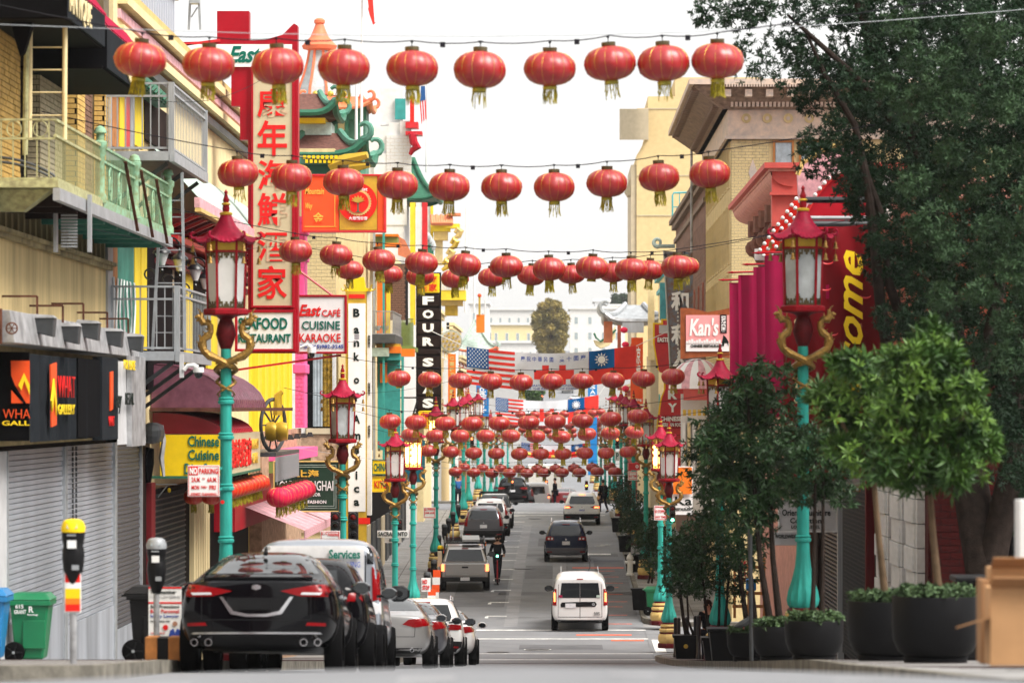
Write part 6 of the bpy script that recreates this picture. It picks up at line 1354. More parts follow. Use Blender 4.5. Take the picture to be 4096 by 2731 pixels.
for (x0, y0, x1, y1) in ((1218, 905, 1345, 908), (1338, 715, 1341, 908)): a = P(x0, y1, d - .01); b = P(x1, y0, d - .01); q.box(a.x, b.x, d - .015, d - .001, a.z, b.z)
q.build('gold_line', 'letter_gold', S3)
S4 = thing('bank_sign', 'tall white and gold vertical bank sign with dark letters', 'sign', P(1435, 2090, 129)); d = 129
fbox('sign_body', 'gold_paint', S4, 1382, 1165, 1466, 2200, d, .25); fbox('sign_side', 'wall_white', S4, 1468, 1165, 1484, 2060, d + .1, .7); fbox('white_panel', 'sign_white', S4, 1393, 1213, 1462, 2045, d - .03, .03); fbox('red_bar', 'bright_red', S4, 1395, 1177, 1459, 1193, d - .03, .03); fbox('red_bar', 'bright_red', S4, 1408, 2070, 1480, 2095, d - .03, .03)
fpoly('sign_crown', 'yellow', S4, [(1378, 1165), (1380, 1155), (1396, 1150), (1405, 1110), (1455, 1108), (1462, 1150), (1480, 1155), (1484, 1165)], d, .4)
for sg, px in ((-1, 1374), (1, 1492)): MB().tube([P(px - sg * 18, 1163, d - .1)] + [P(px + sg * 9 * math.cos(a), 1150 + 12 * math.sin(a), d - .1) for a in [PI * k / 6 - .3 for k in range(1, 10)][::-1]], .03, 6).build('crown_scroll', 'gold_trim', S4, smooth=True)
ys = [(1243, 'B'), (1310, 'a'), (1362, 'n'), (1418, 'k'), (1510, 'o'), (1580, 'f'), (1668, 'A'), (1733, 'm'), (1790, 'e'), (1842, 'r'), (1892, 'i'), (1945, 'c'), (1998, 'a')]
for y, ch in ys:
 hgt = 34 if ch in 'BkfAi' else 25; wd = {'i': 8, 'm': 32, 'f': 18, 'r': 18, 'B': 26, 'A': 28}.get(ch, 22)
 ftext(ch, 'letter_dark', S4, 1426 - wd / 2, y - (hgt - 25), 1426 + wd / 2, y + 25, d - .035, bold=.04)
for y in (1340, 1530, 1700): ftext('美\n國\n銀\n行', 'letter_dark', S4, 1472, y, 1481, y + 50, d + .09)
t = thing('security_camera', 'small grey bullet camera on a rod before the bank sign', 'camera', P(1425, 1348, 118)); MB().bar(P(1385, 1368, 118), P(1425, 1366, 118), .02).build('arm', 'steel', t); fbox('housing', 'steel', t, 1417, 1336, 1436, 1358, 118, .2, bevel=.01)
S5 = thing('shop_sign', 'dark green shop sign with gold characters reading OLD SHANGHAI', 'sign', P(1220, 2040, 99)); d = 99
fbox('board', 'green_sign', S5, 1098, 1846, 1355, 2044, d, .15); signframe('cream_paint', S5, 1098, 1848, 1355, 2042, d, .035, .17)
q = MB()
for i in (0, 8):
 for (x0, y0, x1, y1) in ((1108 + i, 1858 + i, 1345 - i, 1860 + i), (1108 + i, 2030 - i, 1345 - i, 2032 - i), (1108 + i, 1860 + i, 1110 + i, 2030 - i), (1343 - i, 1860 + i, 1345 - i, 2030 - i)): a = P(x0, y1, d); b = P(x1, y0, d); q.box(a.x, b.x, d - .012, d - .001, a.z, b.z)
q.build('inner_border', 'green_pale', S5)
ftext('老上海', 'letter_gold', S5, 1140, 1878, 1275, 1908, d - .005, bold=.03); ftext('OLD SHANGHAI', 'sign_white', S5, 1118, 1922, 1333, 1962, d - .005, bold=.01); ftext('ART DECOR', 'sign_white', S5, 1190, 1970, 1282, 1984, d - .005, bold=.02); ftext('&', 'sign_white', S5, 1205, 1985, 1218, 1998, d - .005); ftext('ORIENTAL FASHION', 'sign_white', S5, 1140, 2000, 1305, 2013, d - .005, bold=.02)
S6 = thing('vertical_sign', 'dark brown vertical sign with stacked white letters FOUR SEAS and yellow caps', 'sign', P(1712, 1700, 172)); d = 172
def cell(y0, y1, m='dark_brown', ch=None):
 fbox('cell', m, S6, 1668, y0 + 2, 1760, y1 - 2, d, .4, bevel=.04)
 if ch: ftext(ch, 'letter_white', S6, 1690, y0 + 9, 1735, y1 - 9, d - .005, bold=.055)
fbox('sign_back', 'dark', S6, 1664, 1090, 1764, 1700, d + .05, .3); fbox('yellow_cap', 'yellow', S6, 1670, 1095, 1758, 1172, d, .45, bevel=.05); ftext('四海\n酒家', 'letter_red', S6, 1680, 1103, 1748, 1165, d - .01, bold=.02)
for y0, y1, ch in ((1176, 1228, 'F'), (1230, 1283, 'O'), (1285, 1338, 'U'), (1340, 1392, 'R'), (1394, 1420, None), (1422, 1475, 'S'), (1477, 1530, 'E'), (1532, 1582, 'A'), (1584, 1640, 'S')): cell(y0, y1, ch=ch)
fbox('yellow_cap', 'yellow', S6, 1672, 1642, 1755, 1715, d, .45, bevel=.05); ftext('四海\n酒家', 'letter_red', S6, 1682, 1650, 1745, 1707, d - .01, bold=.02)
MB().bar(P(1560, 1590, d), P(1670, 1590, d), .07).bar(P(1640, 1700, d), P(1670, 1600, d), .08).build('support', 'bollard', S6)
def vsign(name, label, x0, y0, x1, y1, d, m, lines, tm, fr=None, th=.2, cat='sign', bold=.02):
 t = thing(name, label, cat, P((x0 + x1) / 2, y1, d)); fbox('board', m, t, x0, y0, x1, y1, d, th, bevel=.01)
 if fr: signframe(fr, t, x0, y0, x1, y1, d, .03, th)
 for (s_, a, b, c, e) in lines: ftext(s_, tm, t, a, b, c, e, d - .004, bold=bold)
 return t
vsign('vertical_sign', 'narrow orange vertical sign reading GIFT FAIR beside the round flower medallion', 1792, 1415, 1823, 1620, 190, 'orange', [(c, 1799, 1425 + i * 22, 1816, 1441 + i * 22) for i, c in enumerate('GIFTFAIR')], 'cream_paint')
vsign('yellow_sign', 'yellow oval sign reading CHINA beneath the bank sign', 1490, 1840, 1552, 1895, 131, 'yellow', [('CHINA', 1495, 1852, 1548, 1884)], 'letter_green', fr='green_dark')
vsign('yellow_sign', 'yellow oval sign reading KITES in red below the CHINA sign', 1488, 1908, 1560, 1965, 131, 'yellow', [('KITES', 1498, 1922, 1556, 1952)], 'letter_red', fr='gold_paint')
t = vsign('blue_sign', 'tall blue vertical bank sign with white sideways lettering', 1905, 1535, 1955, 1665, 236, 'citi_blue', [], 'letter_white')
lettering('citibank', 'letter_white', t, P(1918, 1548, 235.9), P(1918, 1655, 235.9), P(1945, 1548, 235.9), bold=.03)
# beyond the cross street, left
def pagoda(par, cx, cy, z, wx, wy, h, m='green_roof', m2='green_dark', curl=.35, cor=.35, top=.25, name='pagoda_roof', sides=True):
 """hipped roof with sagging slopes, upswept corners and curled horns"""
 q = MB(); n = 10; N = 40
 for i in range(n + 1):
  u = i / n; s_ = 1 - (1 - top) * u; zz = z + h * (u ** 1.7)
  for k in range(N):
   a = (k / N) * 4; e = int(a); f = a - e; t_ = 2 * f - 1
   x, y = [(t_, -1), (1, t_), (-t_, 1), (-1, -t_)][e]; up = cor * abs(t_) ** 4 * (1 - u) ** 2
   q.v.append((cx + x * wx / 2 * s_, cy + y * wy / 2 * s_, zz + up))
 for i in range(n):
  for k in range(N): k2 = (k + 1) % N; q.f.append((i * N + k, i * N + k2, (i + 1) * N + k2, (i + 1) * N + k))
 q.f.append(tuple(reversed(range(N)))); q.f.append(tuple(n * N + k for k in range(N)))
 q.build(name, ('shingle' if m == 'green_roof' else m), par)
 for k in range(4):
  q = MB(); pts = []
  for j in range(N // 4 + 1): v = q_ = None; i0 = (k * N // 4 + j) % N; pts.append(None)
  P_ = []
  for j in range(N // 4 + 1):
   a = j / (N // 4); t_ = 2 * a - 1; x, y = [(t_, -1), (1, t_), (-t_, 1), (-1, -t_)][k]; P_.append((cx + x * wx / 2, cy + y * wy / 2, z + cor * abs(t_) ** 4 - .02))
  MB().tube(P_, curl * .46, 6).build('eave', m2, par, smooth=True)
 for sx_, sy_ in ((1, -1), (-1, -1), (1, 1), (-1, 1)):
  if sy_ > 0 and not sides: continue
  pts = [];
  for i in range(7): u = 1 - i / 6; s_ = 1 - (1 - top) * u; pts.append((cx + sx_ * wx / 2 * s_, cy + sy_ * wy / 2 * s_, z + h * (u ** 1.7) + cor * (1 - u) ** 2 + .06))
  e = Vector(pts[-1])
  for a in [-.5 + .55 * i for i in range(1, 9)]: r = curl * (1 - .06 * a); pts.append((e.x + sx_ * r * math.sin(a) * .9, e.y + sy_ * .3 * r * math.sin(a), e.z + curl * .9 - r * math.cos(a)))
  MB().tube(pts, [curl * .42] * 7 + [curl * (.42 - .025 * i) for i in range(len(pts) - 7)], 7).build('ridge_curl', m, par, smooth=True)
def side_building(name, label, X, side, y0, y1, z1, m, ws=(), cols=4, cornice='wall_cream', fm='white_paint', gm='glass', depth=9, z0=None, ww=1.1, wh=1.7, front=True, cat='building'):
 t = thing(name, label, cat, (X, y0, sz(y0))); xo = X - side * depth; zb = -9 if z0 is None else z0
 box('wall', m, t, min(X, xo), max(X, xo), y0, y1, zb, z1)
 for z in ws:
  for i in range(cols):
   yc = y0 + (y1 - y0) * (i + .5) / cols; window(t, 'x', X, yc - ww / 2, yc + ww / 2, z, z + wh, side=side, fm=fm, gm=gm, nx=1, nz=2)
 if cornice:
  for k, (dz, p_) in enumerate(((0, .35), (-.25, .22), (-.9, .12))): box('cornice', cornice, t, min(X - side * .2, X + side * p_), max(X - side * .2, X + side * p_), y0, y1, z1 + dz - .2, z1 + dz)
 return t
Bk = side_building('bank_building', 'pagoda roofed bank building of pale yellow brick at the crossing', -7.45, 1, 128.3, 147, PZ(600, 129), 'brick_buff', depth=9, cornice=None)
d = 128.25
a = P(1222, 1395, d); b = P(1343, 930, d); bricks(Bk, 'brick_buff', 'y', d, a.x, b.x, a.z, b.z, bw=.36, bh=.12, cap=300, mort='mortar_light')
fbox('window_wall', 'wall_white', Bk, 1145, 1395, 1222, 1740, d, .1); fbox('dark_window', 'dark', Bk, 1225, 1395, 1345, 1712, d - .04, .05)
for i, (x0, x1, m) in enumerate(((1238, 1252, 'dark'), (1252, 1290, 'curtain'), (1290, 1332, 'curtain_gold'), (1333, 1345, 'steel'))):
 if m != 'dark':
  for j in range(6): q = MB(); u0, u1 = x0 + (x1 - x0) * j / 6, x0 + (x1 - x0) * (j + 1) / 6; am, bm = P(u0, 1705, d - .1), P(u1, 1405, d - .1); q.box(am.x, bm.x, d - .10 - .03 * (j % 2), d - .06, am.z, bm.z); q.build('curtain_fold', m, Bk)
fbox('stone_sill', 'wall_sand', Bk, 1225, 1712, 1350, 1735, d - .1, .15); fbox('stone_wall', 'terracotta', Bk, 1145, 1738, 1345, 2130, d - .02, .1);
for i in range(3): fbox('pilaster', 'wall_white', Bk, 1330 + i * 5, 1395, 1334 + i * 5, 1740, d - .16, .1)
fbox('frieze', 'green_dark', Bk, 1195, 655, 1440, 700, d - .35, .5); fbox('cornice', 'green_roof', Bk, 1190, 628, 1455, 655, d - .8, .6)
for r_ in range(2):
 for i in range(10): fbox('dentil', 'yellow', Bk, 1212 + i * 18 + r_ * 9, 622 + r_ * 16, 1223 + i * 18 + r_ * 9, 636 + r_ * 16, d - .9, .2)
MB().tube([P(1330, 665, d - .6), P(1390, 640, d - .9), P(1470, 620, d - 1.1)], [.28, .22, .12], 6).build('bracket', 'gold_paint', Bk, smooth=True); MB().tube([P(1340, 690, d - .6), P(1410, 668, d - .9), P(1478, 660, d - 1.0)], [.2, .2, .1], 6).build('bracket', 'gold_paint', Bk, smooth=True)
pagoda(Bk, PX(1270, d), 132.2, PZ(620, 129), 3.1, 7.6, .85, curl=.30, cor=.45, top=.4, name='lower_pagoda_roof')
fbox('roof_neck', 'green_pale', Bk, 1195, 490, 1325, 540, 130.5, 2.0); fbox('gold_band', 'yellow', Bk, 1195, 472, 1300, 492, 130, 2.5)
pagoda(Bk, PX(1225, 130), 132, PZ(455, 130), 2.0, 5.4, .75, curl=.26, cor=.35, top=.4, name='upper_pagoda_roof')
# coral topped glazed tower behind
Tw = thing('pagoda_tower', 'green tower with coral eaves and bell shaped glazed top above the pagoda roofs', 'tower', P(1350, 600, 166)); d = 166
fbox('tower_body', 'green_roof', Tw, 1215, 430, 1462, 1000, d + 1.4, 3); fbox('frieze', 'green_dark', Tw, 1330, 425, 1465, 480, d + 1.1, .3);
for x0 in (1335, 1380, 1432): fbox('bracket', 'green_dark', Tw, x0, 480, x0 + 14, 560, d + .9, .3)
fbox('tower_panel', 'wall_cream', Tw, 1352, 486, 1378, 520, d + 1.3, .05)
pagoda(Tw, PX(1345, d), d + 2.5, PZ(425, d), 2.9, 4.2, .5, m='coral', m2='coral_roof', curl=.22, cor=.25, top=.7)
c = P(1278, 385, d + 2.3); pr = [(.98, 0), (.92, .35), (.72, .9), (.55, 1.5), (.46, 2.0)]
MB().lathe(pr, c, 8, ph=PI / 8).build('glazed_bell', 'frosted_blue', Tw)
for k in range(8): a_ = PI / 8 + PI / 4 * k; MB().tube([(c.x + r * math.cos(a_), c.y + r * math.sin(a_), c.z + z) for r, z in pr], .07, 5).build('bell_rib', 'coral', Tw)
MB().lathe([(.46, 1.98), (.72, 2.05), (.78, 2.2), (.62, 2.35), (.40, 2.6), (.25, 2.95), (.18, 3.15), (.24, 3.2), (.24, 3.32), (.14, 3.4), (.01, 3.42)], c, 12).build('finial', 'coral', Tw, smooth=True)
for x in (1262, 1322, 1376): MB().ball(P(x, 376, d - .2), .14, 8).build('boss', 'gold_trim', Tw, smooth=True)
def flag(label, px, y0, y1, d, kind):
 t = thing('flagpole', label, 'flagpole', P(px, y1, d)); MB().tube([P(px, y1, d), P(px + 2, y0, d)], [.06, .035], 8).build('pole', 'white_paint', t, smooth=True); return t
f_ = flag('white flagpole with a furled red and white flag at the very top', 1446, -40, 640, 150, 0); fpoly('flag', 'flag_red', f_, [(1458, -20), (1490, -20), (1498, 90), (1503, 92), (1492, 100), (1478, 60)], 149.9, .06); fpoly('flag_stripe', 'white_paint', f_, [(1452, -20), (1468, -20), (1474, 30), (1462, 60)], 149.85, .06)
f_ = flag('thin flagpole with a drooping stars and stripes flag behind the second lantern string', 1706, 340, 690, 186, 0)
for i in range(5): fpoly('flag_stripe', 'flag_red' if i % 2 == 0 else 'flag_white', f_, [(1678 + i * 5, 400), (1683 + i * 5, 400), (1690 + i * 4, 480), (1686 + i * 4, 500 - i * 6)], 185.9 - .01 * i, .05)
fpoly('flag_canton', 'us_blue', f_, [(1684, 345), (1700, 345), (1702, 400), (1680, 405)], 185.85, .06)
for k, (px, y0, y1) in enumerate(((1424, 330, 590), (1862, 830, 1250), (1896, 985, 1250), (1940, 1150, 1260))): flag(['short white pole standing on the green pagoda roof', 'thin pole rising over the ornate yellow balcony', 'second thin pole rising behind the yellow balcony', 'small dark mast on the distant white block'][k], px, y0, y1, (131, 215, 222, 240)[k], 0)
# white stepped gable building with red bracketed cornice
Wb = side_building('white_building', 'white painted brick building with stepped parapet and red scrolled cornice brackets', -7.3, 1, 182, 199, PZ(600, 182), 'wall_white', depth=7, cornice=None)
d = 181.9
fpoly('stepped_gable', 'wall_white', Wb, [(1470, 900), (1470, 505), (1555, 505), (1555, 490), (1626, 490), (1626, 900)], d + .05, .5); fpoly('stepped_gable', 'wall_white', Wb, [(1496, 620), (1545, 612), (1545, 540), (1600, 540), (1600, 484), (1645, 484), (1645, 760), (1496, 760)], d - .1, .2)
bricks(Wb, 'wall_white', 'y', d - .12, PX(1546, d), PX(1644, d), PZ(760, d), PZ(545, d), bw=.40, bh=.16, cap=250, mort='wall_sand'); fbox('chimney', 'wall_white', Wb, 1520, 355, 1612, 500, d + .6, 1.5); fbox('tank', 'teal', Wb, 1580, 395, 1622, 478, d + .4, .15)
for y0, y1, x1 in ((488, 512, 1672), (525, 540, 1688)): fbox('red_cornice', 'sign_red', Wb, 1622, y0, x1, y1, d - .5, 1.2)
fbox('red_pole', 'bright_red', Wb, 1640, 385, 1656, 488, d - .4, .3); q = MB(); q.tube([P(x, y, d - .5) for x, y in ((1668, 535), (1650, 540), (1655, 570), (1668, 590), (1650, 600), (1640, 620))], [.12, .22, .2, .22, .15, .08], 7); q.build('scroll_bracket', 'crimson', Wb, smooth=True)
pagoda(Wb, PX(1640, d), d + 3.4, PZ(790, d), 2.6, 6.0, 2.0, m='green_dark', curl=.25, cor=.3, top=.02, name='green_roof', m2='green_dark')
for i in range(3): fbox('wall_strip', ('yellow_wall', 'wall_white', 'sign_red')[i], Wb, 1640 + i * 24, 810, 1662 + i * 24, 1300, d - .15 - .02 * i, .1)
# orange and teal balcony building
Ob = side_building('balcony_building', 'orange, olive and teal building with a wire balcony hung with flower pots', -7.4, 1, 147.2, 181.5, PZ(930, 150), 'wall_cream', depth=8, cornice=None)
d = 149
for (x0, y0, x1, y1, m, k) in ((1480, 850, 1500, 1800, 'wall_sand', .1), (1508, 1020, 1545, 1550, 'orange', .2), (1545, 1060, 1560, 1380, 'yellow_wall', .25), (1500, 945, 1590, 972, 'green_olive', 1.0), (1500, 936, 1592, 946, 'orange', 1.1), (1498, 972, 1600, 985, 'orange', 1.15), (1505, 1375, 1600, 1386, 'gold_paint', .9), (1505, 1386, 1602, 1412, 'orange', 1.0), (1510, 1412, 1600, 1440, 'teal', .9), (1510, 1440, 1600, 1800, 'teal', .25), (1520, 1450, 1548, 1530, 'orange', .35), (1485, 1390, 1555, 1425, 'green_pale', 1.4)):
 fbox('painted_panel', m, Ob, x0, y0, x1, y1, d - k, k + .2)
for i, px in enumerate((1492, 1530)): fbox('column', 'teal' if i else 'steel', Ob, px, 880, px + 9, 1900, d - 1.3, .15)
d = 160; bricks(Ob, 'brick_brown', 'y', d, PX(1556, d), PX(1622, d), PZ(1280, d), PZ(1055, d), bw=.26, bh=.10, cap=160, mort='mortar_dark'); fbox('orange_eave', 'orange', Ob, 1598, 1395, 1656, 1425, d, 1.2); fbox('teal_column', 'teal', Ob, 1605, 1425, 1615, 1900, d, .2); fbox('dark_post', 'bollard', Ob, 1622, 1040, 1632, 1300, 158, .15)
MB().hexa([P(1592, 1020, 150), P(1660, 1045, 150), P(1660, 1045, 156), P(1592, 1020, 156), P(1592, 945, 150), P(1620, 960, 150), P(1620, 960, 156), P(1592, 945, 156)]).build('orange_eave', 'coral_roof', Ob)
t = thing('wire_balcony', 'grey wire balcony with white flower pots on the orange building', 'balcony', P(1540, 1340, 148)); a = P(1486, 1335, 147.5); b = P(1570, 1335, 147.5); zt = PZ(1245, 147.5)
railing(t, 'galvanised', (a.x, a.y, 0), (b.x, b.y, 0), a.z, zt, 14, .008); railing(t, 'galvanised', (b.x, b.y, 0), (b.x + .05, b.y + 7, 0), a.z, zt, 16, .01); box('floor', 'steel_dark', t, a.x - .1, b.x + .1, a.y - .05, a.y + 7, a.z - .35, a.z - .02)
for i, px in enumerate((1508, 1540)): k = thing('flower_pot', ['white bowl shaped pot on the wire balcony', 'tan pot beside the white bowl on the wire balcony'][i], 'flower pot', P(px, 1325, 148)); MB().lathe([(.08, 0), (.16, .14), (.17, .18), (.12, .17)], P(px, 1322, 148.2), 12).build('pot', ('white_paint' if i == 0 else 'plaster'), k, smooth=True)
t = thing('green_balcony', 'pale green meshed balcony beyond the wire balcony', 'balcony', P(1625, 1390, 164)); a = P(1596, 1385, 164); b = P(1654, 1385, 164); railing(t, 'green_olive', (a.x, a.y, 0), (b.x, b.y, 0), a.z, PZ(1275, 164), 12, .016); box('screen', 'green_pale', t, a.x, b.x, a.y + .1, a.y + .12, a.z, PZ(1290, 164)); box('floor', 'green_olive', t, a.x - .05, b.x + .05, a.y - .1, a.y + 4, a.z - .2, a.z - .02)
for i in range(4):
 t = thing('globe_lamp', ORD[i] + ' glass globe lamp on the dark green posts below the orange tiles', 'globe lamp', P(1708 + i * 7, 1010, 186 + i * 3), 'globe lamps'); MB().lathe([(.12, 0), (.08, .1), (.07, .9), (.14, .98), (.05, 1.05)], P(1708 + i * 7, 1062, 186 + i * 3), 8).build('post', 'green_dark', t); MB().ball(P(1708 + i * 7, 948 + i * 12, 186 + i * 3), .2, 8, .26).build('globe', 'frosted_blue', t, smooth=True)
# ornate yellow building with balcony and tiled roof
Yb = side_building('ornate_building', 'ornate yellow building with tiled roof, scrolled eaves and a round balcony', -7.0, 1, 200.2, 212.8, PZ(900, 205), 'wall_cream', depth=6, cornice=None); d = 200
for (x0, y0, x1, y1, m, k) in ((1730, 895, 1800, 925, 'yellow_wall', .9), (1735, 925, 1790, 960, 'cream_paint', .8), (1660, 760, 1730, 1500, 'wall_white', .02), (1722, 760, 1732, 1200, 'yellow_wall', .1), (1740, 960, 1770, 1060, 'wall_cream', .3), (1755, 1160, 1862, 1200, 'yellow_wall', 1.6), (1765, 1200, 1850, 1222, 'cream_paint', 1.2), (1780, 1222, 1830, 1262, 'gold_paint', .7), (1700, 1262, 1765, 1760, 'wall_cream', .25), (1775, 1440, 1800, 1760, 'wall_white', .2)): fbox('painted_panel', m, Yb, x0, y0, x1, y1, d - k, k + .3)
for i in range(9): MB().tube([P(1727 + i * 9.5, 862 + 4 * (i % 2), d - .6), P(1730 + i * 9.5, 897, d - 1.2)], .10, 6).build('roof_tile', 'coral_roof', Yb, smooth=True)
for k in range(4): x, y = 1822 - k * 16, 935 + k * 42; MB().tube([P(x - 6, y + 20, d - 1), P(x + 14, y + 8, d - 1), P(x + 22, y - 10, d - 1), P(x + 8, y - 20, d - 1), P(x, y - 6, d - 1), P(x + 8, y, d - 1)], [.1, .16, .18, .16, .12, .06], 6).build('scroll_eave', ('gold_trim' if k % 2 else 'cream_paint'), Yb, smooth=True)
fbox('eave_corner', 'yellow_wall', Yb, 1785, 895, 1838, 912, d - 1.1, 1); fbox('eave_corner', 'coral_roof', Yb, 1790, 852, 1842, 862, d - 1.1, 1)
a = P(1758, 1160, d - 1.6); b = P(1860, 1160, d - 1.6); railing(Yb, 'wall_cream', (a.x, a.y, 0), (b.x, b.y, 0), a.z, PZ(1105, d - 1.6), 16, .02)
for k, (px, m) in enumerate(((1800, 'bright_red'), (1812, 'citi_blue'), (1822, 'green_pale'), (1835, 'sign_red'), (1845, 'teal_blue'))): t = thing('laundry', ['red cloth drying on the yellow balcony', 'blue cloth drying on the yellow balcony', 'pale green cloth drying on the yellow balcony', 'dark red cloth drying at the balcony end', 'turquoise cloth drying at the balcony end'][k], 'cloth', P(px, 1140, d - 1.75)); fpoly('cloth', m, t, [(px - 4, 1100), (px + 4, 1098), (px + 5, 1140), (px - 3, 1150)], d - 1.75, .03)
t = thing('flower_medallion', 'round pale green lattice medallion set with small yellow flowers', 'ornament', P(1805, 1365, 188)); disc('disc', 'green_pale', t, 1805, 1365, 45, 188, .06); disc('disc_ring', 'wall_sand', t, 1805, 1365, 41, 187.93, .02)
for k in range(17): r_, a_ = (0, 0) if k == 0 else ((17, PI * k / 3) if k < 7 else (32, PI * k / 5)); disc('flower', 'gold_trim', t, 1805 + r_ * math.cos(a_), 1365 + r_ * math.sin(a_), 5, 187.88 - .002 * k, .02, 8)
fbox('teal_panel', 'teal_panel', thing('teal_hoarding', 'plain dark teal hoarding panel behind the glowing lamp', 'hoarding', P(1650, 1925, 139)), 1592, 1762, 1699, 1928, 139, .3)
t = side_building('dark_shopfront', 'dark shopfront strip under the signs at the crossing', -7.15, 1, 129, 181, PZ(1950, 129), 'dark', depth=.3, cornice=None)
for i in range(12): bx('door_panel', 'steel_dark' if i % 3 else 'wall_sand', t, -7.14, -7.08, 131 + i * 4, 133.4 + i * 4, -6.9, -4.4)
for i, (y0, y1, m, zt) in enumerate(((228.5, 244, 'wall_white', 1230), (244.2, 262, 'wall_buff', 1330), (262.2, 286, 'wall_white', 1290), (286.5, 320, 'brick_red', 1420))):
 side_building('far_building', ['white block just beyond the far crossing on the left', 'buff block second beyond the far crossing on the left', 'white block third beyond the far crossing on the left', 'brick block last beyond the far crossing on the left'][i], -7.4, 1, y0, y1, PZ(zt, y0), m, ws=(-2.2, .6, 3.2), cols=3, z0=-9)
t = thing('roof_eave', 'green tiled corner eave with orange trim beyond the ornate building', 'roof', P(1930, 1400, 229)); pagoda(t, PX(1900, 229), 231, PZ(1400, 229), 2.6, 4, 1.8, m='green_pale', m2='coral', curl=.15, cor=.2, top=.05); fbox('bracket', 'orange', t, 1905, 1258, 1938, 1330, 229, .3); MB().ball(P(1918, 1182, 229), .12, 8).build('ball_finial', 'orange_red', t); MB().bar(P(1918, 1186, 229), P(1918, 1260, 229), .12).build('finial_post', 'gold_trim', t)
# ---- banners strung across the street
def flag_banner(label, x0, x1, y0a, y0b, h, d, xa, xb, full=True):
 """cloth banner: US flag | white field with red double cross | blue canton and red field; gently rippled"""
 t = thing('street_banner', label, 'banner', P((x0 + x1) / 2, y0a, d))
 def pt(u, v, o=0.0):
  px = x0 + (x1 - x0) * u; sag = 26 * (h / 130) * math.sin(PI * u) ; top = y0a + (y0b - y0a) * u + sag + (-1 if u > .8 else 0); py = top + h * v * (1 - .12 * (u if u > .7 else 0) + .02)
  p = P(px, py, d); p.y += .05 * math.sin(u * 19) + .02 * math.sin(u * 47 + v * 3) + .03 * math.sin(v * 5 + u * 31) - o; return p
 def patch(name, m, u0, u1, v0, v1, o):
  q = MB(); nu = max(2, int((u1 - u0) * 60)); nv = max(2, int((v1 - v0) * 8))
  for j in range(nv + 1):
   for i in range(nu + 1): q.v.append(tuple(pt(u0 + (u1 - u0) * i / nu, v0 + (v1 - v0) * j / nv, o)))
  for j in range(nv):
   for i in range(nu): q.f.append((j * (nu + 1) + i, j * (nu + 1) + i + 1, (j + 1) * (nu + 1) + i + 1, (j + 1) * (nu + 1) + i))
  return q.build(name, m, t, smooth=True)
 patch('cloth', 'flag_white', 0, 1, 0, 1, 0)
 for i in range(7): patch('stripe', 'flag_red', 0.001, xa, i * 2 / 13, (i * 2 + 1) / 13, .012)
 patch('canton', 'us_blue', 0.002, xa * .46, .002, 7 / 13, .02)
 for r in range(9):
  for c_ in range(6 if r % 2 == 0 else 5):
   p = pt(xa * .46 * (c_ + (.6 if r % 2 == 0 else 1.1)) / 6.2, 7 / 13 * (r + .8) / 9.8, .03); R_ = h * .025 * d / F; MB().add([(p.x + R_ * (1 if k % 2 == 0 else .42) * math.sin(PI * k / 5), p.y, p.z + R_ * (1 if k % 2 == 0 else .42) * math.cos(PI * k / 5)) for k in range(10)], [tuple(range(10))]).build('star', 'letter_white', t)
 w = xb - xa
 for (a, b, c_, e) in ((xa + w * .26, xa + w * .80, .46, .70), (xa + w * .37, xa + w * .46, .32, .84), (xa + w * .60, xa + w * .69, .32, .84)): patch('emblem', 'flag_red', a, b, c_, e, .012 + .001 * (b - a))
 patch('red_field', 'flag_red', xb, .999, .001, .999, .012); patch('blue_field', 'roc_blue', xb + .001, xb + (1 - xb) * .54, .002, .56, .02)
 u_, v_ = xb + (1 - xb) * .27, .28; p = pt(u_, v_, .10); R_ = h * .20 * d / F
 MB().add([(p.x + R_ * (1 if k % 2 == 0 else .56) * math.sin(PI * k / 12), p.y, p.z + R_ * (1 if k % 2 == 0 else .56) * math.cos(PI * k / 12)) for k in range(24)], [tuple(range(24))]).build('sun_emblem', 'letter_white', t); MB().lathe([(R_ * .62, 0), (R_ * .62, .012)], (0, 0, 0), 20).lathe([(R_ * .52, .0), (R_ * .52, .016)], (0, 0, 0), 20).xf(Matrix.Translation((p.x, p.y, p.z)) @ Matrix.Rotation(PI / 2, 4, 'X')).build('sun_ring', 'roc_blue', t); MB().lathe([(R_ * .52, 0), (R_ * .52, .02)], (0, 0, 0), 20).xf(Matrix.Translation((p.x, p.y, p.z)) @ Matrix.Rotation(PI / 2, 4, 'X')).build('sun_disc', 'letter_white', t)
 def line(s_, ua, ub, va, vb, m, **k): A_, B_, C_ = pt(ua, vb, .16), pt(ub, vb, .16), pt(ua, va, .16); B_.y = C_.y = A_.y = d - .24; lettering(s_, m, t, A_, B_, C_, th=.01, **k)
 if full:
  line('慶祝中華民國', xa + w * .08, xa + w * .52, .10, .24, 'letter_blue', spacing=1.6); line('雙十國慶', xa + w * .60, xa + w * .96, .10, .24, 'letter_blue', spacing=1.6)
  line('CELEBRATING THE NATIONAL DAY', xa + w * .12, xa + w * .9, .86, .92, 'letter_blue'); line('OF THE REPUBLIC OF CHINA', xa + w * .16, xa + w * .86, .94, 1.0, 'letter_blue')
 for (u, px, py) in ((0, 1730, y0a - 60), (1, 2720 if d < 200 else 2450, y0b - 80)): MB().tube([pt(u, .02), P(px, py, d)], .014, 5).build('rope', 'white_paint', t)
 return t
flag_banner('large cloth banner with stars and stripes, red cross emblem and white sun on blue', 1866, 2545, 1386, 1382, 146, 150, .285, .72)
flag_banner('smaller second flag banner hanging lower and further down the street', 1982, 2395, 1588, 1580, 96, 222, .27, .70, full=False)
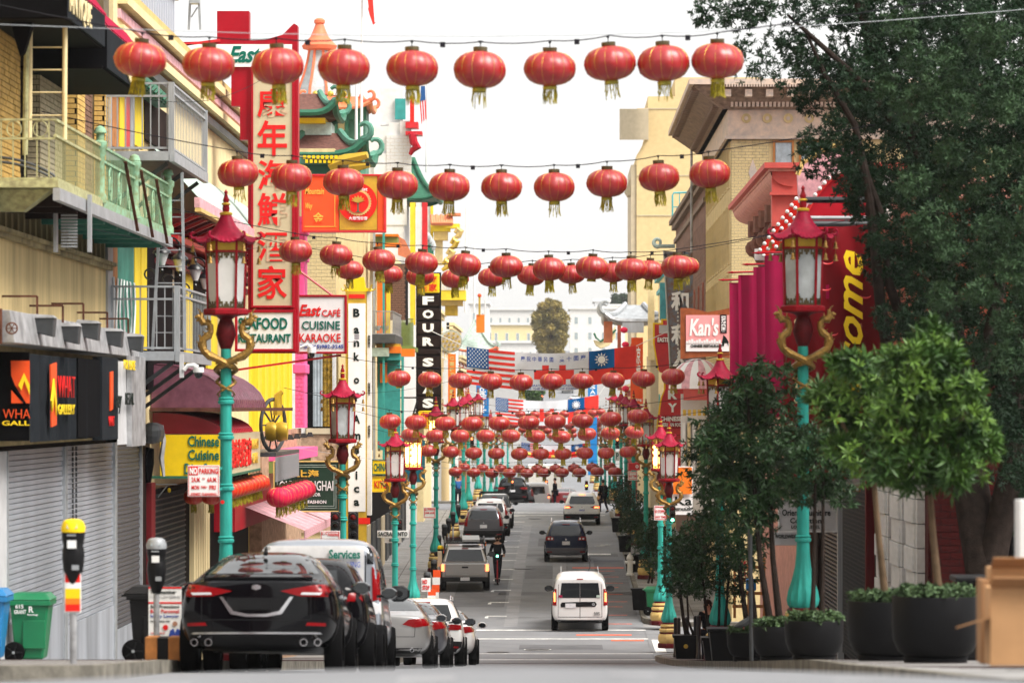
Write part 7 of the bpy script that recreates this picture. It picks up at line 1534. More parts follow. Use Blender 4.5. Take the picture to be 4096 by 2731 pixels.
flag_banner('third distant banner just visible between the lower lanterns', 2085, 2370, 1768, 1770, 55, 320, .27, .70, full=False)
# festoon arch of red and gold far along the street
t = thing('festoon', 'red and gold fringed festoon across the far street below the third banner', 'festoon', P(2200, 1830, 300))
for i in range(16): u = i / 16; MB().tube([P(2075 + 260 * (u + v / 64), 1805 + 22 * math.sin(PI * (u + v / 64)), 300) for v in range(5)], [.16] * 5, 6).build('festoon_segment', ('bright_red' if i % 2 else 'gold_paint'), t)
# RIGHT SIDE
# brown cornice building at the far corner of the crossing
Rb = thing('brick_building', 'buff brick building with heavy carved brown cornice at the far right corner', 'building', (9, 140, sz(130))); d = 128.3; XR_ = PX(2925, d)
zc = PZ(445, d)
box('wall', 'brick_buff', Rb, XR_ + .02, 22, d + .02, 150, -9, zc)
bricks(Rb, 'brick_buff', 'y', d, XR_, PX(3075, d), PZ(1230, d), PZ(562, d), bw=.235, bh=.098, cap=300, mort='mortar_light')
bricks(Rb, 'brick_buff', 'y', d, PX(3075, d), PX(3400, d), PZ(1000, d), PZ(660, d), bw=.235, bh=.098, cap=10, mort='mortar_light')
bricks(Rb, 'brick_buff', 'x', XR_ - .0, d, 150, PZ(1500, d), PZ(600, d), bw=.5, bh=.098, cap=200, mort='mortar_light', side=-1)
for (y0, y1, p_, m) in ((440, 558, .12, 'stone_pink'), (545, 558, .22, 'stone_pink'), (425, 440, .3, 'cornice_dark'), (395, 412, .55, 'cornice_dark'), (352, 362, 1.3, 'cornice_dark'), (330, 352, 1.45, 'stone_pink')):
 box('cornice_band', m, Rb, XR_ - p_, 22, d - p_, 151, PZ(y1, d), PZ(y0, d))
MB().hexa([(XR_ - .3, d - .3, PZ(440, d)), (22, d - .3, PZ(440, d)), (22, 151, PZ(440, d)), (XR_ - .3, 151, PZ(440, d)), (XR_ - 1.25, d - 1.25, PZ(362, d)), (22, d - 1.25, PZ(362, d)), (22, 151, PZ(362, d)), (XR_ - 1.25, 151, PZ(362, d))]).build('cornice_soffit', 'cornice_dark', Rb)
for i in range(30): px = 2920 + i * 17; bx('dentil', 'stone_pink', Rb, PX(px, d), PX(px + 10, d), d - .62, d - .3, PZ(432, d), PZ(414, d)); bx('dentil', 'cornice_dark', Rb, XR_ - .62, XR_ - .3, d + .2 + i * .72, d + .6 + i * .72, PZ(432, d), PZ(414, d))
for i in range(7): px = 2895 + i * 84; bx('modillion', 'stone_pink', Rb, PX(px, d - 1), PX(px + 28, d - 1), d - 1.3, d - .5, PZ(388, d - 1), PZ(360, d - 1)); disc('rosette', 'plaster', Rb, 2985 + i * 84, 474, 19, d - .12, .06, 16); disc('rosette_core', 'stone_pink', Rb, 2985 + i * 84, 474, 8, d - .18, .04, 10)
for i in range(60): px = 2860 + i * 11; bx('egg_moulding', 'stone_pink', Rb, PX(px, d - 1.4), PX(px + 6, d - 1.4), d - 1.47, d - 1.44, PZ(348, d - 1.4), PZ(335, d - 1.4))
for i in range(26): bx('soffit_block', 'cornice_dark', Rb, XR_ - 1.35, XR_ - .7, d - .9 + i * .85, d - .5 + i * .85, PZ(376, d), PZ(358, d))
fwin(Rb, 3092, 562, 3176, 662, d - .02, nx=1, nz=1, gm='curtain', fm='wood_orange'); fwin(Rb, 3196, 562, 3290, 662, d - .02, nx=1, nz=1, gm='glass_pale', fm='wood_orange')
fpoly('diamond', 'stone_pink', Rb, [(3011, 635), (3030, 690), (3011, 745), (2994, 690)], d - .03, .02)
for k, z in enumerate((PZ(1340, 135), PZ(1080, 135), PZ(790, 135))):
 for i in range(10): window(Rb, 'x', XR_, d + 1.2 + i * 2.05, d + 2.3 + i * 2.05, z, z + 2.0, side=-1, fm='brick_buff', gm='glass', nx=1, nz=2, sill=False)
R2 = side_building('brick_building', 'tall dark red brick building beyond the buff corner block', XR_ + .05, -1, 151.2, 190, PZ(800, 170), 'brick_brown', ws=(.2, 3.3), cols=8, cornice='cornice_dark', fm='brick_red', depth=10)
bricks(R2, 'brick_brown', 'x', XR_ + .04, 151.3, 189, 1.0, 7.5, bw=.9, bh=.16, cap=260, side=-1)
t = thing('chimney', 'orange red brick chimney stub with teal ladder rail before the tan tower', 'chimney', P(2720, 900, 192)); bricks(t, 'brick_red', 'y', 192, PX(2705, 192), PX(2748, 192), PZ(1150, 192), PZ(830, 192), bw=.22, bh=.14, cap=200, mort='mortar_light')
a = P(2690, 830, 191.5); b = P(2755, 775, 191.5)
MB().tube([P(2690, 880, 191.5), P(2690, 782, 191.5), P(2695, 772, 191.5), P(2752, 770, 191.5)], .05, 6).bar(P(2718, 830, 191.5), P(2718, 772, 191.5), .05).bar(P(2688, 828, 191.5), P(2752, 828, 191.5), .05).build('rail', 'teal_blue', t)
MB().tube([P(2766, 1200, 150), P(2766, 540, 150)], .05, 7).build('pipe', 'galvanised', thing('vent_pipe', 'tall grey vent pipe in front of the tan tower', 'pipe', P(2766, 1200, 150)), smooth=True)
Tn = thing('tan_tower', 'tall plain tan concrete tower with curved balcony at the top', 'building', P(2700, 1300, 232)); d = 232
fpoly('wall', 'wall_buff', Tn, [(2546, 1500), (2546, 622), (2560, 600), (2580, 560), (2592, 500), (2592, 386), (2700, 386), (2700, 310), (3050, 310), (3050, 1500)], d, 12); fbox('side_wall', 'wall_sand', Tn, 2524, 660, 2545, 1400, d + .1, 11);
for y in (433, 700, 860, 1040): fbox('joint', 'wall_sand', Tn, 2548, y, 3040, y + 4, d - .04, .05)
q = MB(); m_ = 14
for k in range(m_ + 1):
 a_ = PI / 2 + PI * k / m_; x = 2594 + 116 * math.cos(a_); q.v += [tuple(P(x, 436, d + 1 - 2.2 * math.sin(a_))), tuple(P(x, 560, d + 1 - 2.2 * math.sin(a_)))]
for k in range(m_): q.f.append((2 * k, 2 * k + 1, 2 * k + 3, 2 * k + 2))
q.f.append(tuple(2 * k + 1 for k in range(m_ + 1))); q.f.append(tuple(reversed([2 * k for k in range(m_ + 1)]))); q.build('curved_balcony', 'wall_sand', Tn, smooth=True)
fpoly('balcony_bracket', 'wall_sand', Tn, [(2500, 760), (2546, 660), (2546, 780), (2512, 780)], d + .5, 3)
# red corniced building at the near corner
Rc = thing('corniced_building', 'salmon building with a deep red cornice carried on scrolled brackets', 'building', (9, 104, sz(104))); d = 93.0
Xc = PX(3058, d)
box('wall', 'cornice_pink', Rc, 5.9, 16, d + .6, 112, -8, PZ(700, d));
for (y0, y1, p_, m) in ((650, 672, 0, 'cornice_red'), (672, 684, .12, 'cornice_pink')): box('cornice_band', m, Rc, Xc + p_, 9.5, d + p_, 112.8, PZ(y1, d), PZ(y0, d))
n = 8
for k in range(n):
 a0, a1 = PI / 2 * k / n, PI / 2 * (k + 1) / n; f_ = lambda a: (Xc + .15 + .55 * (1 - math.cos(a)), PZ(684, d) - (PZ(684, d) - PZ(745, d)) * math.sin(a))
 (x0, z0), (x1, z1) = f_(a0), f_(a1); q = MB(); q.quad((x0, d + .15, z0), (x0, 112.8, z0), (x1, 112.8, z1), (x1, d + .15, z1)); q.build('cove', 'cornice_pink', Rc)
fbox('return_face', 'cornice_red', Rc, 3088, 684, 3250, 905, d + .2, .5); fbox('string_course', 'cornice_red', Rc, 3080, 768, 3250, 780, d + .05, .3)
for i in range(6):
 y = d + 1.2 + i * 2.9; q = MB(); x = 5.55; z = PZ(760, d)
 q.tube([(x, y, z), (x, y, z - .45)], .17, 8); q.tube([(x + .0 + .2 * math.sin(a_) * (1 - .05 * a_), y, z - .75 + .2 * math.cos(a_) * (1 - .05 * a_)) for a_ in [.6 * k for k in range(12)]], [.15 - .007 * k for k in range(12)], 8); q.tube([(x + .05, y, z - .9), (x + .22, y, z - 1.25), (x + .2 + .1, y, z - 1.4)], [.12, .10, .06], 7); q.build('scroll_bracket', 'brick_brown', Rc, smooth=True)
# arched red shop sign with bulbs
Ar = thing('arched_sign', 'red arched shop sign edged with rows of clear bulbs, over the pink gable', 'sign', P(3300, 800, 83)); d = 83
arch = [(3205 + 260 * u, 905 - 215 * math.sin(PI / 2 * min(1, u * 1.35)) ** .8 + (0 if u < .72 else 40 * (u - .72))) for u in [i / 14 for i in range(15)]]
fpoly('panel', 'crimson', Ar, [(3205, 1010)] + arch + [(3465, 1010)], d, .3); fpoly('gable', 'pink_pale', Ar, [(3190, 700), (3215, 655), (3290, 610), (3430, 560), (3440, 1000), (3205, 1000)], d + .5, .3)
MB().tube([P(x, y - 4, d - .06) for x, y in arch], .05, 6).build('arch_rim', 'sign_red', Ar)
MB().tube([P(3190, 700, d), P(3212, 650, d), P(3300, 600, d), P(3440, 545, d)], .06, 6).build('gable_coping', 'cream_paint', Ar)
fpoly('bulb_board', 'bright_red', Ar, [(3030, 1010), (3185, 790), (3205, 820), (3205, 870), (3080, 1030)], d - .1, .12)
for r in range(3):
 for i in range(9): u = i / 8; MB().ball(P(3040 + 145 * u + r * 14, 1000 - 205 * u + r * 22 - r * u * 12, d - .17), .045, 6).build('bulb', 'frosted', Ar, smooth=True)
for i, (x, y) in enumerate(arch[::1]): MB().ball(P(x, y - 14, d - .15), .05, 6).build('bulb', 'frosted', Ar, smooth=True)
for (x0, x1, y, r_, m) in ((3220, 3480, 800, .06, 'bollard'), (3240, 3480, 872, .04, 'steel'), (3240, 3500, 895, .06, 'steel_dark')): MB().tube([P(x0, y, 74), P(x1 + 60, y, 74)], r_, 8).build('beam', m, thing('projecting_beam', ['dark beam projecting above the welcome banner', 'thin steel rod below the dark beam', 'grey beam carrying the welcome banner'][(800, 872, 895).index(y)], 'beam', P(x0, y, 74)), smooth=True)
fbox('white_fascia', 'wall_white', Ar, 3020, 995, 3060, 1040, d + .2, .3)
# magenta flags on spears
for i, (px0, px1, yt, d) in enumerate(((2917, 3140, 1130, 92), (2953, 3140, 1100, 87), (3013, 3160, 1068, 80.5), (3058, 3190, 1022, 76))):
 t = thing('hanging_flag', ['magenta hanging flag farthest along, at the left end of the four', 'magenta hanging flag second from the left of the four', 'magenta hanging flag third from the left of the four', 'magenta hanging flag closest to the welcome banner'][i], 'flag', P(px0, yt, d), 'magenta flags'); q = MB(); n = 26
 for k in range(n + 1):
  u = k / n; x = PX(px0, d) + (5.9 - PX(px0, d)) * u; yy = d + .05 * math.sin(k * .9 + i) * (1 if k else 0)
  q.v += [(x, yy, PZ(yt, d)), (x + .02, yy + .05, PZ(yt, d) - 1.6), (x, yy * 1.0, PZ(yt, d) - 3.15)]
 for k in range(n): q.f += [(3 * k, 3 * k + 1, 3 * k + 4, 3 * k + 3), (3 * k + 1, 3 * k + 2, 3 * k + 5, 3 * k + 4)]
 q.build('cloth', 'magenta', t, smooth=True); a = P(px0 - 22, yt - 10, d); MB().tube([a, (5.9, d, a.z + .05)], .025, 6).tube([a - Vector((.14, 0, 0)), a], [.004, .035], 6).build('spear_rod', 'crimson', t); MB().bar((a.x + .2, d, a.z), (5.9, d, a.z + .01), .03).build('lower_rod', 'galvanised', t)
# the welcome banner
Wc = thing('welcome_banner', 'dark red cloth banner with yellow script reading Welcome, hung sideways', 'banner', P(3350, 1800, 71)); d = 71; q = MB(); nu, nv = 30, 18
for j in range(nv + 1):
 for i in range(nu + 1):
  u, v = i / nu, j / nv; px = 3130 + 30 * v * .3 + (3525 - 3130) * u; py = (935 - 45 * u) + 1010 * v; p = P(px, py, d); p.y += .08 * math.sin(u * 9 + v * 2.5) + .05 * math.sin(u * 21 - v * 5) + .03 * math.sin(v * 13 + u * 8); q.v.append(tuple(p))
for j in range(nv):
 for i in range(nu):
  if (i, j) in ((13, 4), (12, 9), (23, 7)): continue
  a = j * (nu + 1) + i; q.f.append((a, a + 1, a + nu + 2, a + nu + 1))
q.build('cloth', 'welcome_red', Wc, smooth=True)
for i, (x, y) in enumerate(((3310, 1045), (3302, 1150), (3330, 1330), (3462, 1180), (3450, 1035))): MB().tube([P(x - 22 * math.cos(a_), y + 12 * math.sin(a_), d - .22) for a_ in [PI * k / 8 for k in range(9)]], [.002, .01, .014, .018, .018, .018, .014, .01, .002], 5).build('wind_flap', 'sign_red', Wc)
q_ = d - .22; lettering('Welcome', 'letter_yellow', Wc, P(3452, 1800, q_), P(3452, 1000, q_), P(3340, 1800, q_), bold=.02, shear=.45, th=.012)
for y in (1288, 1330, 1500, 1540, 1600): disc('gold_dot', 'wall_cream', Wc, 3190, y, 14, d - .14, .02, 16)
# shopfronts and walls of the near right row
Rn = thing('shop_building', 'red brick and white tiled shop building behind the round planters', 'building', (9, 75, sz(75)))
box('wall', 'brick_maroon', Rn, 6.0, 18, 62.2, 92.8, -8, 1.0); box('upper_wall', 'brick_red', Rn, 6.02, 18, 62.25, 92.8, 1.0, 3.4); bricks(Rn, 'brick_maroon', 'y', 62.15, 6.05, 8.4, PZ(2400, 62), PZ(1880, 62), bw=.30, bh=.11, cap=150, mort='mortar_dark')
bricks(Rn, 'brick_red', 'x', 5.98, 66, 78, .9, 3.3, bw=.3, bh=.1, cap=200, side=-1, mort='mortar_light')
fbox('dark_window', 'dark', Rn, 3905, 1980, 4200, 2330, 62.1, .1); fbox('amber_window', 'curtain_gold', Rn, 3912, 2100, 4000, 2290, 62.05, .05); fbox('white_column', 'wall_white', Rn, 3515, 700, 3565, 1500, 73, .3)
for k, (y0, y1, X_) in enumerate(((63.0, 64.6, 5.85), (65.2, 66.8, 5.8), (68.5, 70.6, 5.85))):
 for j in range(10): bx('tile', 'wall_white', Rn, X_ - .03 * (j % 2), 6.05, y0 + .01, y1 - .01, -4.7 + j * .40 + .008, -4.3 + j * .40 - .008)
 for j in range(10): bx('tile', 'wall_white', Rn, X_ + .02, X_ + .5, y0 - .25, y0, -4.7 + j * .40 + .008, -4.3 + j * .40 - .008)
for y in (64.9, 67.4, 71.2): box('jamb', 'dark_brown', Rn, 5.9, 6.05, y, y + .2, -4.8, -.3)
t = thing('mesh_shutter', 'dark perforated security shutter of the shop right of the dragon lamp', 'shutter', (5.9, 80, -5)); box('back', 'dark', t, 5.95, 6.05, 73, 92, -6.3, -.9)
for j in range(46): bx('slat', 'steel_dark', t, 5.90, 5.945, 73.2, 79.6, -5.05 + j * .085, -5.02 + j * .085)
for j in range(40): bx('slat', 'shutter_dark', t, 5.91, 5.95, 80.0, 85.5, -5.6 + j * .09, -5.56 + j * .09)
for i in range(30): bx('mesh_bar', 'steel_dark', t, 5.89, 5.91, 73.3 + i * .21, 73.33 + i * .21, -5.05, -1.1)
for y, m in ((72.5, 'dark_red'), (79.8, 'steel'), (86, 'dark_brown'), (89, 'rust')): bx('post', m, t, 5.82, 5.98, y, y + .25, -6.0, -.9)
vsign('shop_sign', 'white shop sign reading Oriental Furniture Collection lower level', 3120, 2005, 3345, 2122, 74, 'sign_grey', [('Oriental Furniture', 3128, 2036, 3322, 2062), ('Collection', 3160, 2070, 3285, 2092), ('LOWER LEVEL', 3165, 2100, 3280, 2112)], 'letter_dark', fr='wall_white')
vsign('shop_sign', 'small grey sign reading WORLDWIDE under the furniture sign', 3080, 2128, 3205, 2180, 75, 'sign_grey', [('WORLDWIDE', 3100, 2136, 3185, 2152)], 'letter_dark')
t = vsign('lit_canopy_sign', 'white canopy sign with bulb studded edge above the shop entrance', 3320, 1895, 3440, 1945, 72, 'white_paint', [], 'letter_dark'); fbox('bulb_rail', 'wood_orange', t, 3310, 1947, 3442, 1966, 71.9, .2)
for i in range(4): MB().ball(P(3365 + i * 22, 1957, 71.8), .03, 6).build('bulb', 'frosted', t, smooth=True)
# cluster of signs further along
t = thing('neon_sign', 'rusted blue vertical sign with white Chinese characters and dead neon tubes', 'sign', P(2710, 1500, 140)); d = 140; fpoly('board', 'rusty_blue', t, [(2657, 1004), (2770, 1010), (2772, 1520), (2680, 1520)], d, .35); MB().tube([P(2655, 1002, d - .02), P(2684, 1520, d - .02)], .035, 6).build('edge_tube', 'steel', t)
for ch, y in (('和', 1165), ('利', 1298), ('人', 1400)): ftext(ch, 'sign_white', t, 2684, y, 2755, y + 78, d - .02, bold=.04, th=.05)
for i in range(14): MB().ball(P(2712, 1235 + i * 16, d - .2), .035, 6).build('bulb', 'frosted', t, smooth=True)
t = thing('restaurant_sign', 'pink and white restaurant sign with red wood frame and white script', 'sign', P(2820, 1430, 118)); d = 118
fpoly('frame', 'wood_red', t, [(2722, 1232), (2765, 1232), (2830, 1248), (2880, 1240), (2918, 1232), (2918, 1432), (2860, 1425), (2800, 1428), (2722, 1436)], d, .2); fbox('panel_pink', 'sign_pink', t, 2744, 1260, 2917, 1372, d - .03, .03); fbox('panel_white', 'sign_white', t, 2744, 1372, 2917, 1405, d - .03, .03); fbox('black_tag', 'black_plastic', t, 2881, 1258, 2907, 1332, d - .05, .02); ftext('冠\n園', 'letter_white', t, 2885, 1264, 2903, 1326, d - .055, bold=.02)
ftext("Kan's", 'letter_white', t, 2758, 1272, 2874, 1344, d - .035, shear=.15, bold=.03); ftext('CHINESE RESTAURANT', 'letter_dark', t, 2762, 1378, 2890, 1389, d - .035, bold=.03); fpoly('horse_mark', 'letter_dark', t, [(2888, 1368), (2894, 1340), (2900, 1345), (2906, 1352), (2914, 1366), (2914, 1384), (2908, 1372), (2898, 1372), (2896, 1384), (2890, 1384)], d - .04, .01)
for i in range(14): bx('scallop', 'sign_white', t, PX(2744 + i * 10, d), PX(2753 + i * 10, d), d - .045, d - .031, PZ(1373, d), PZ(1364 - 4 * (i % 3), d))
t = thing('bakery_sign', 'stepped red sign with yellow border, white letters and CHINESE AMERICAN FOOD', 'sign', P(2680, 1700, 152)); d = 152
pts = [(2612, 1290), (2645, 1292), (2645, 1275), (2765, 1275), (2765, 2000), (2640, 2000), (2640, 1730), (2625, 1710), (2640, 1600), (2655, 1560), (2655, 1490), (2630, 1480), (2612, 1370)]
fpoly('border', 'yellow', t, pts, d, .3); fpoly('board', 'sign_red', t, [(x + (7 if x < 2700 else -6), y + (7 if y < 1500 else -5)) for x, y in pts], d - .03, .03)
fbox('name_board', 'crimson', t, 2628, 1345, 2700, 1372, d - .08, .05); ftext('EASTERN', 'letter_white', t, 2630, 1349, 2698, 1368, d - .09, bold=.04); fbox('white_tile', 'sign_grey', t, 2636, 1300, 2672, 1333, d - .07, .04)
for ch, y in (('R', 1560), ('Y', 1612)): ftext(ch, 'letter_white', t, 2672, y, 2708, y + 36, d - .04, bold=.04, th=.04)
fbox('name_board', 'crimson', t, 2632, 1660, 2738, 1712, d - .08, .05); ftext('CHINESE', 'letter_white', t, 2638, 1665, 2728, 1684, d - .09, bold=.04); ftext('AMERICAN FOOD', 'letter_white', t, 2636, 1690, 2734, 1706, d - .09, bold=.03)
vsign('orange_sign', 'orange vertical sign lettered Peking beneath Chinese characters', 2522, 1375, 2572, 1615, 196, 'orange_red', [('北京\n市場', 2530, 1385, 2562, 1530), ('Peking', 2530, 1592, 2566, 1606)], 'letter_white')
vsign('blue_sign', 'blue vertical sign with sideways white letters left of the orange one', 2352, 1470, 2388, 1900, 226, 'citi_blue', [('A', 2360, 1560, 2382, 1575), ('S', 2360, 1540, 2382, 1555), ('I', 2360, 1580, 2382, 1590)], 'letter_white')
vsign('restaurant_sign', 'white and orange sign with black script above the word RESTAURANT', 2690, 1865, 2770, 2058, 124, 'sign_white', [('Ka', 2700, 1985, 2768, 2020), ('RESTAURANT', 2700, 2030, 2768, 2042)], 'letter_dark'); bx('orange_panel', 'orange', t, PX(2692, 123.9), PX(2768, 123.9), 123.9, 123.95, PZ(1975, 124), PZ(1868, 124))
vsign('parking_letter_sign', 'white square parking sign with green letter P', 2459, 1805, 2480, 1842, 178, 'sign_white', [('P', 2464, 1810, 2475, 1836)], 'letter_green'); vsign('red_sign', 'small round red sign near the P sign', 2515, 1850, 2560, 1880, 152, 'sign_red', [('o', 2542, 1858, 2554, 1872)], 'letter_white')
t = thing('white_dome_awning', 'pale pink dome awning with carved white shopfront below', 'awning', P(2800, 1560, 132)); c = P(2790, 1555, 133)
for k in range(10): q = MB(); [q.v.append((c.x + 1.0 * math.cos(a_) * math.cos(PI + PI * (k + j) / 10), c.y + 1.0 * math.cos(a_) * math.sin(PI + PI * (k + j) / 10), c.z + 1.05 * math.sin(a_))) for j in (0, 1) for a_ in [PI / 2 * m / 8 for m in range(9)]]; [q.f.append((m, 9 + m, 10 + m, m + 1)) for m in range(8)]; q.build('dome_gore', ('pink_pale' if k % 2 else 'sign_white'), t, smooth=True)
fbox('carved_front', 'wall_white', t, 2725, 1575, 2920, 2050, 133.2, .5); fbox('red_skirt', 'cornice_red', t, 2735, 1555, 2830, 1600, 132.1, .3);
for i in range(9): fbox('baluster', 'wall_cream' if i % 2 else 'white_paint', t, 2730 + i * 20, 1690, 2742 + i * 20, 1880, 133.0, .15); fbox('lantern_box', 'gold_paint', t, 2732 + i * 20, 1638, 2744 + i * 20, 1662, 131.9, .15)
# pagoda roofed facade, brick and red front further down on the right
Pg = side_building('pagoda_building', 'small pagoda roofed building with red front beyond the blue sign', 4.9, -1, 203, 212, PZ(1420, 205), 'wall_sand', depth=6, cornice=None); pagoda(Pg, PX(2540, 204), 206, PZ(1285, 204), 3.2, 5, .9, m='steel', m2='galvanised', curl=.35, cor=.4, top=.3)
d = 203
for (x0, y0, x1, y1, m, k) in ((2490, 1290, 2575, 1330, 'corrugated', .3), (2525, 1350, 2572, 1480, 'orange_red', .1), (2470, 1300, 2484, 1560, 'brick_red', .3), (2592, 1160, 2618, 1440, 'wall_cream', .3), (2415, 1285, 2450, 1370, 'coral_roof', -1)): fbox('painted_panel', m, Pg, x0, y0, x1, y1, d - k, .4)
t = side_building('teal_building', 'teal trimmed yellow building behind the bakery sign', 5.3, -1, 191, 202, PZ(1080, 195), 'wall_cream', depth=7, cornice='teal_blue', ws=(-1, 2), cols=2, fm='teal_blue'); fbox('teal_column', 'teal_blue', t, 2640, 1130, 2664, 1280, 190.5, .4)
MB().tube([P(2700, 985, 189), P(2640, 985, 189)] + [P(2630 + 18 * math.cos(a_) * (1 - .05 * a_), 970 + 18 * math.sin(a_) * (1 - .05 * a_), 189) for a_ in [PI / 2 + .6 * k for k in range(10)]], [.1, .1] + [.12 - .006 * k for k in range(10)], 7).build('scroll_eave', 'green_pale', t, smooth=True)
t = thing('pagoda_eave', 'small striped tiled eave with upturned green tip over the far right pavement', 'roof', P(2440, 1400, 228)); q = MB();
pr = [(2375, 1360), (2385, 1380), (2405, 1392), (2440, 1378), (2462, 1350), (2462, 1300), (2440, 1340), (2400, 1365)]; fpoly('eave', 'wall_cream', t, pr, 228, 2.5); MB().tube([P(x, y, 227.9) for x, y in ((2376, 1332), (2384, 1350), (2402, 1365), (2440, 1342), (2464, 1318))], .07, 6).build('ridge', 'green_dark', t)
for k in range(5):
 awning = thing('paper_lantern_string', ['string of small pink and red ball lanterns hung by the pagoda building', 'second ball lantern below the first by the pagoda building', 'third ball lantern in the pink column of balls', 'fourth ball lantern in the pink column of balls', 'lowest ball lantern in the pink column of balls'][k], 'lantern', P(2500, 1300, 200), 'pink ball lanterns'); MB().ball(P(2496 + 6 * (k % 2), 1320 + k * 58 + (60 if k > 2 else 0), 200), .2, 8, .16).build('shade', 'lantern_silk_pink', awning, smooth=True)
for i, (y0, y1, m, zt) in enumerate(((228.5, 231.8, 'wall_white', 1500), (246, 270, 'wall_cream', 1480), (270.2, 320, 'brick_red', 1530))): side_building('far_building', ['narrow white block just beyond the crossing on the right', 'cream block beyond the tan tower on the right', 'brick block last beyond the tan tower on the right'][i], 5.6, -1, y0, y1, PZ(zt, y0), m, ws=(-3, -1), cols=2 if i else 1, z0=-9, depth=8)
# foliage
def leaves(name, m, parent, blobs, per, L, Wd, k=8, droop=0.0, out=.55, shell=.45, jit=.3):
 """leaf whorls spread through a set of clumps [(centre, (rx, ry, rz))]; every leaf a folded pair of triangles"""
 C_ = np.array([np.array(b[0]) for b in blobs]); R_ = np.array([b[1] for b in blobs]); n = len(blobs) * per
 idx = np.repeat(np.arange(len(blobs)), per); d = NR.normal(size=(n, 3)); d /= np.linalg.norm(d, axis=1)[:, None]
 r = (shell + (1 - shell) * NR.random(n) ** .6)[:, None]; p = C_[idx] + d * R_[idx] * r
 ax = d * out + NR.normal(size=(n, 3)) * jit + np.array([0, 0, .35 - droop]); ax /= np.linalg.norm(ax, axis=1)[:, None]
 t = np.cross(ax, NR.normal(size=(n, 3))); t /= np.linalg.norm(t, axis=1)[:, None]; b = np.cross(ax, t)
 a = (np.arange(k) * 2.399)[None, :] + NR.random((n, 1)) * 6; spread = .35 + .65 * (np.arange(k) / k)[None, :]
 rad_ = np.cos(a)[..., None] * t[:, None] + np.sin(a)[..., None] * b[:, None]
 dr = ax[:, None] * (1 - spread)[..., None] * 1.1 + rad_ * spread[..., None] + np.array([0, 0, -droop]) * .5 + NR.normal(size=(n, k, 3)) * .12
 dr /= np.linalg.norm(dr, axis=2)[..., None]; ln = L * (.65 + .6 * NR.random((n, k)))[..., None]
 side = np.cross(dr, ax[:, None] + NR.normal(size=(n, k, 3)) * .25); side /= np.linalg.norm(side, axis=2)[..., None] + 1e-9
 base = p[:, None] + ax[:, None] * (NR.random((n, k)) * L * .5)[..., None]; up = np.cross(side, dr) * Wd * .25
 v = np.stack([base, base + dr * ln * .5 + side * Wd / 2 + up, base + dr * ln - up * .5, base + dr * ln * .5 - side * Wd / 2 + up], axis=2).reshape(-1, 3)
 N = n * k; i0 = np.arange(N) * 4; tri = np.stack([i0, i0 + 1, i0 + 2, i0, i0 + 2, i0 + 3], 1).reshape(-1)
 me = bpy.data.meshes.new(name); me.vertices.add(len(v)); me.vertices.foreach_set('co', v.ravel()); me.loops.add(len(tri)); me.loops.foreach_set('vertex_index', tri.astype(np.int32))
 me.polygons.add(2 * N); me.polygons.foreach_set('loop_start', np.arange(0, 6 * N, 3, dtype=np.int32)); me.polygons.foreach_set('loop_total', np.full(2 * N, 3, dtype=np.int32)); me.update(calc_edges=True)
 return link(name, me, m, parent, kind='stuff')
def inpoly(x, y, poly):
 c = False
 for i in range(len(poly)):
  a, b = poly[i], poly[(i + 1) % len(poly)]
  if (a[1] > y) != (b[1] > y) and x < (b[0] - a[0]) * (y - a[1]) / (b[1] - a[1]) + a[0]: c = not c
 return c
def clumps(poly, d0, d1, step, r, skip=()):
 out = []; xs = [p[0] for p in poly]; ys = [p[1] for p in poly]; x = min(xs)
 while x < max(xs):
  y = min(ys)
  while y < max(ys):
   a, b = x + RNG.uniform(-.4, .4) * step, y + RNG.uniform(-.4, .4) * step
   if inpoly(a, b, poly) and not any((a - sx) ** 2 + (b - sy) ** 2 < sr ** 2 and RNG.random() < .8 for sx, sy, sr in skip):
    d = RNG.uniform(d0, d1); rr = r * d / F * RNG.uniform(.7, 1.25); out.append((tuple(P(a, b, d)), (rr, rr, rr * .85)))
   y += step
  x += step
 return out
def branch(parent, pts, r0, r1, m='bark', name='branch'):
 n = len(pts); return MB().tube(pts, [r0 + (r1 - r0) * i / (n - 1) for i in range(n)], 9).build(name, m, parent, smooth=True)
BT = thing('evergreen_tree', 'huge dark evergreen tree filling the right side and overhanging the lanterns', 'tree', P(3950, 2500, 57))
big = [(2760, -60), (2790, 90), (2860, 130), (2980, 170), (3010, 290), (3120, 330), (3230, 400), (3260, 560), (3270, 700), (3350, 790), (3420, 880), (3450, 1010), (3520, 1080), (3510, 1250), (3600, 1340), (3720, 1420), (3900, 1500), (4000, 1700), (4000, 2000), (4250, 2250), (4300, -60)]
gaps = ((3080, 150, 60), (3230, 190, 75), (3400, 140, 70), (3330, 60, 40), (3500, 520, 50), (3620, 1330, 60), (3530, 720, 45), (3150, 260, 40), (3480, 900, 40))
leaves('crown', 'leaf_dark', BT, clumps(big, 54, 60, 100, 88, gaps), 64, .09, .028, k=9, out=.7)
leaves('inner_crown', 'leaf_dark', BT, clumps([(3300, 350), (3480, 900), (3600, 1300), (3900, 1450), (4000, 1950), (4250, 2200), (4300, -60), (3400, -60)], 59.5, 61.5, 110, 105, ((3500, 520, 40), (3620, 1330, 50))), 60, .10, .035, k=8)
leaves('pale_sprays', 'leaf_sage', BT, clumps([(3560, 60), (3500, 300), (3620, 700), (3640, 1000), (3800, 1250), (4100, 1500), (4300, 1200), (4300, 100)], 52.6, 54, 140, 70), 60, .085, .024, k=10, out=.9)  # front sprays in a lighter leaf tone
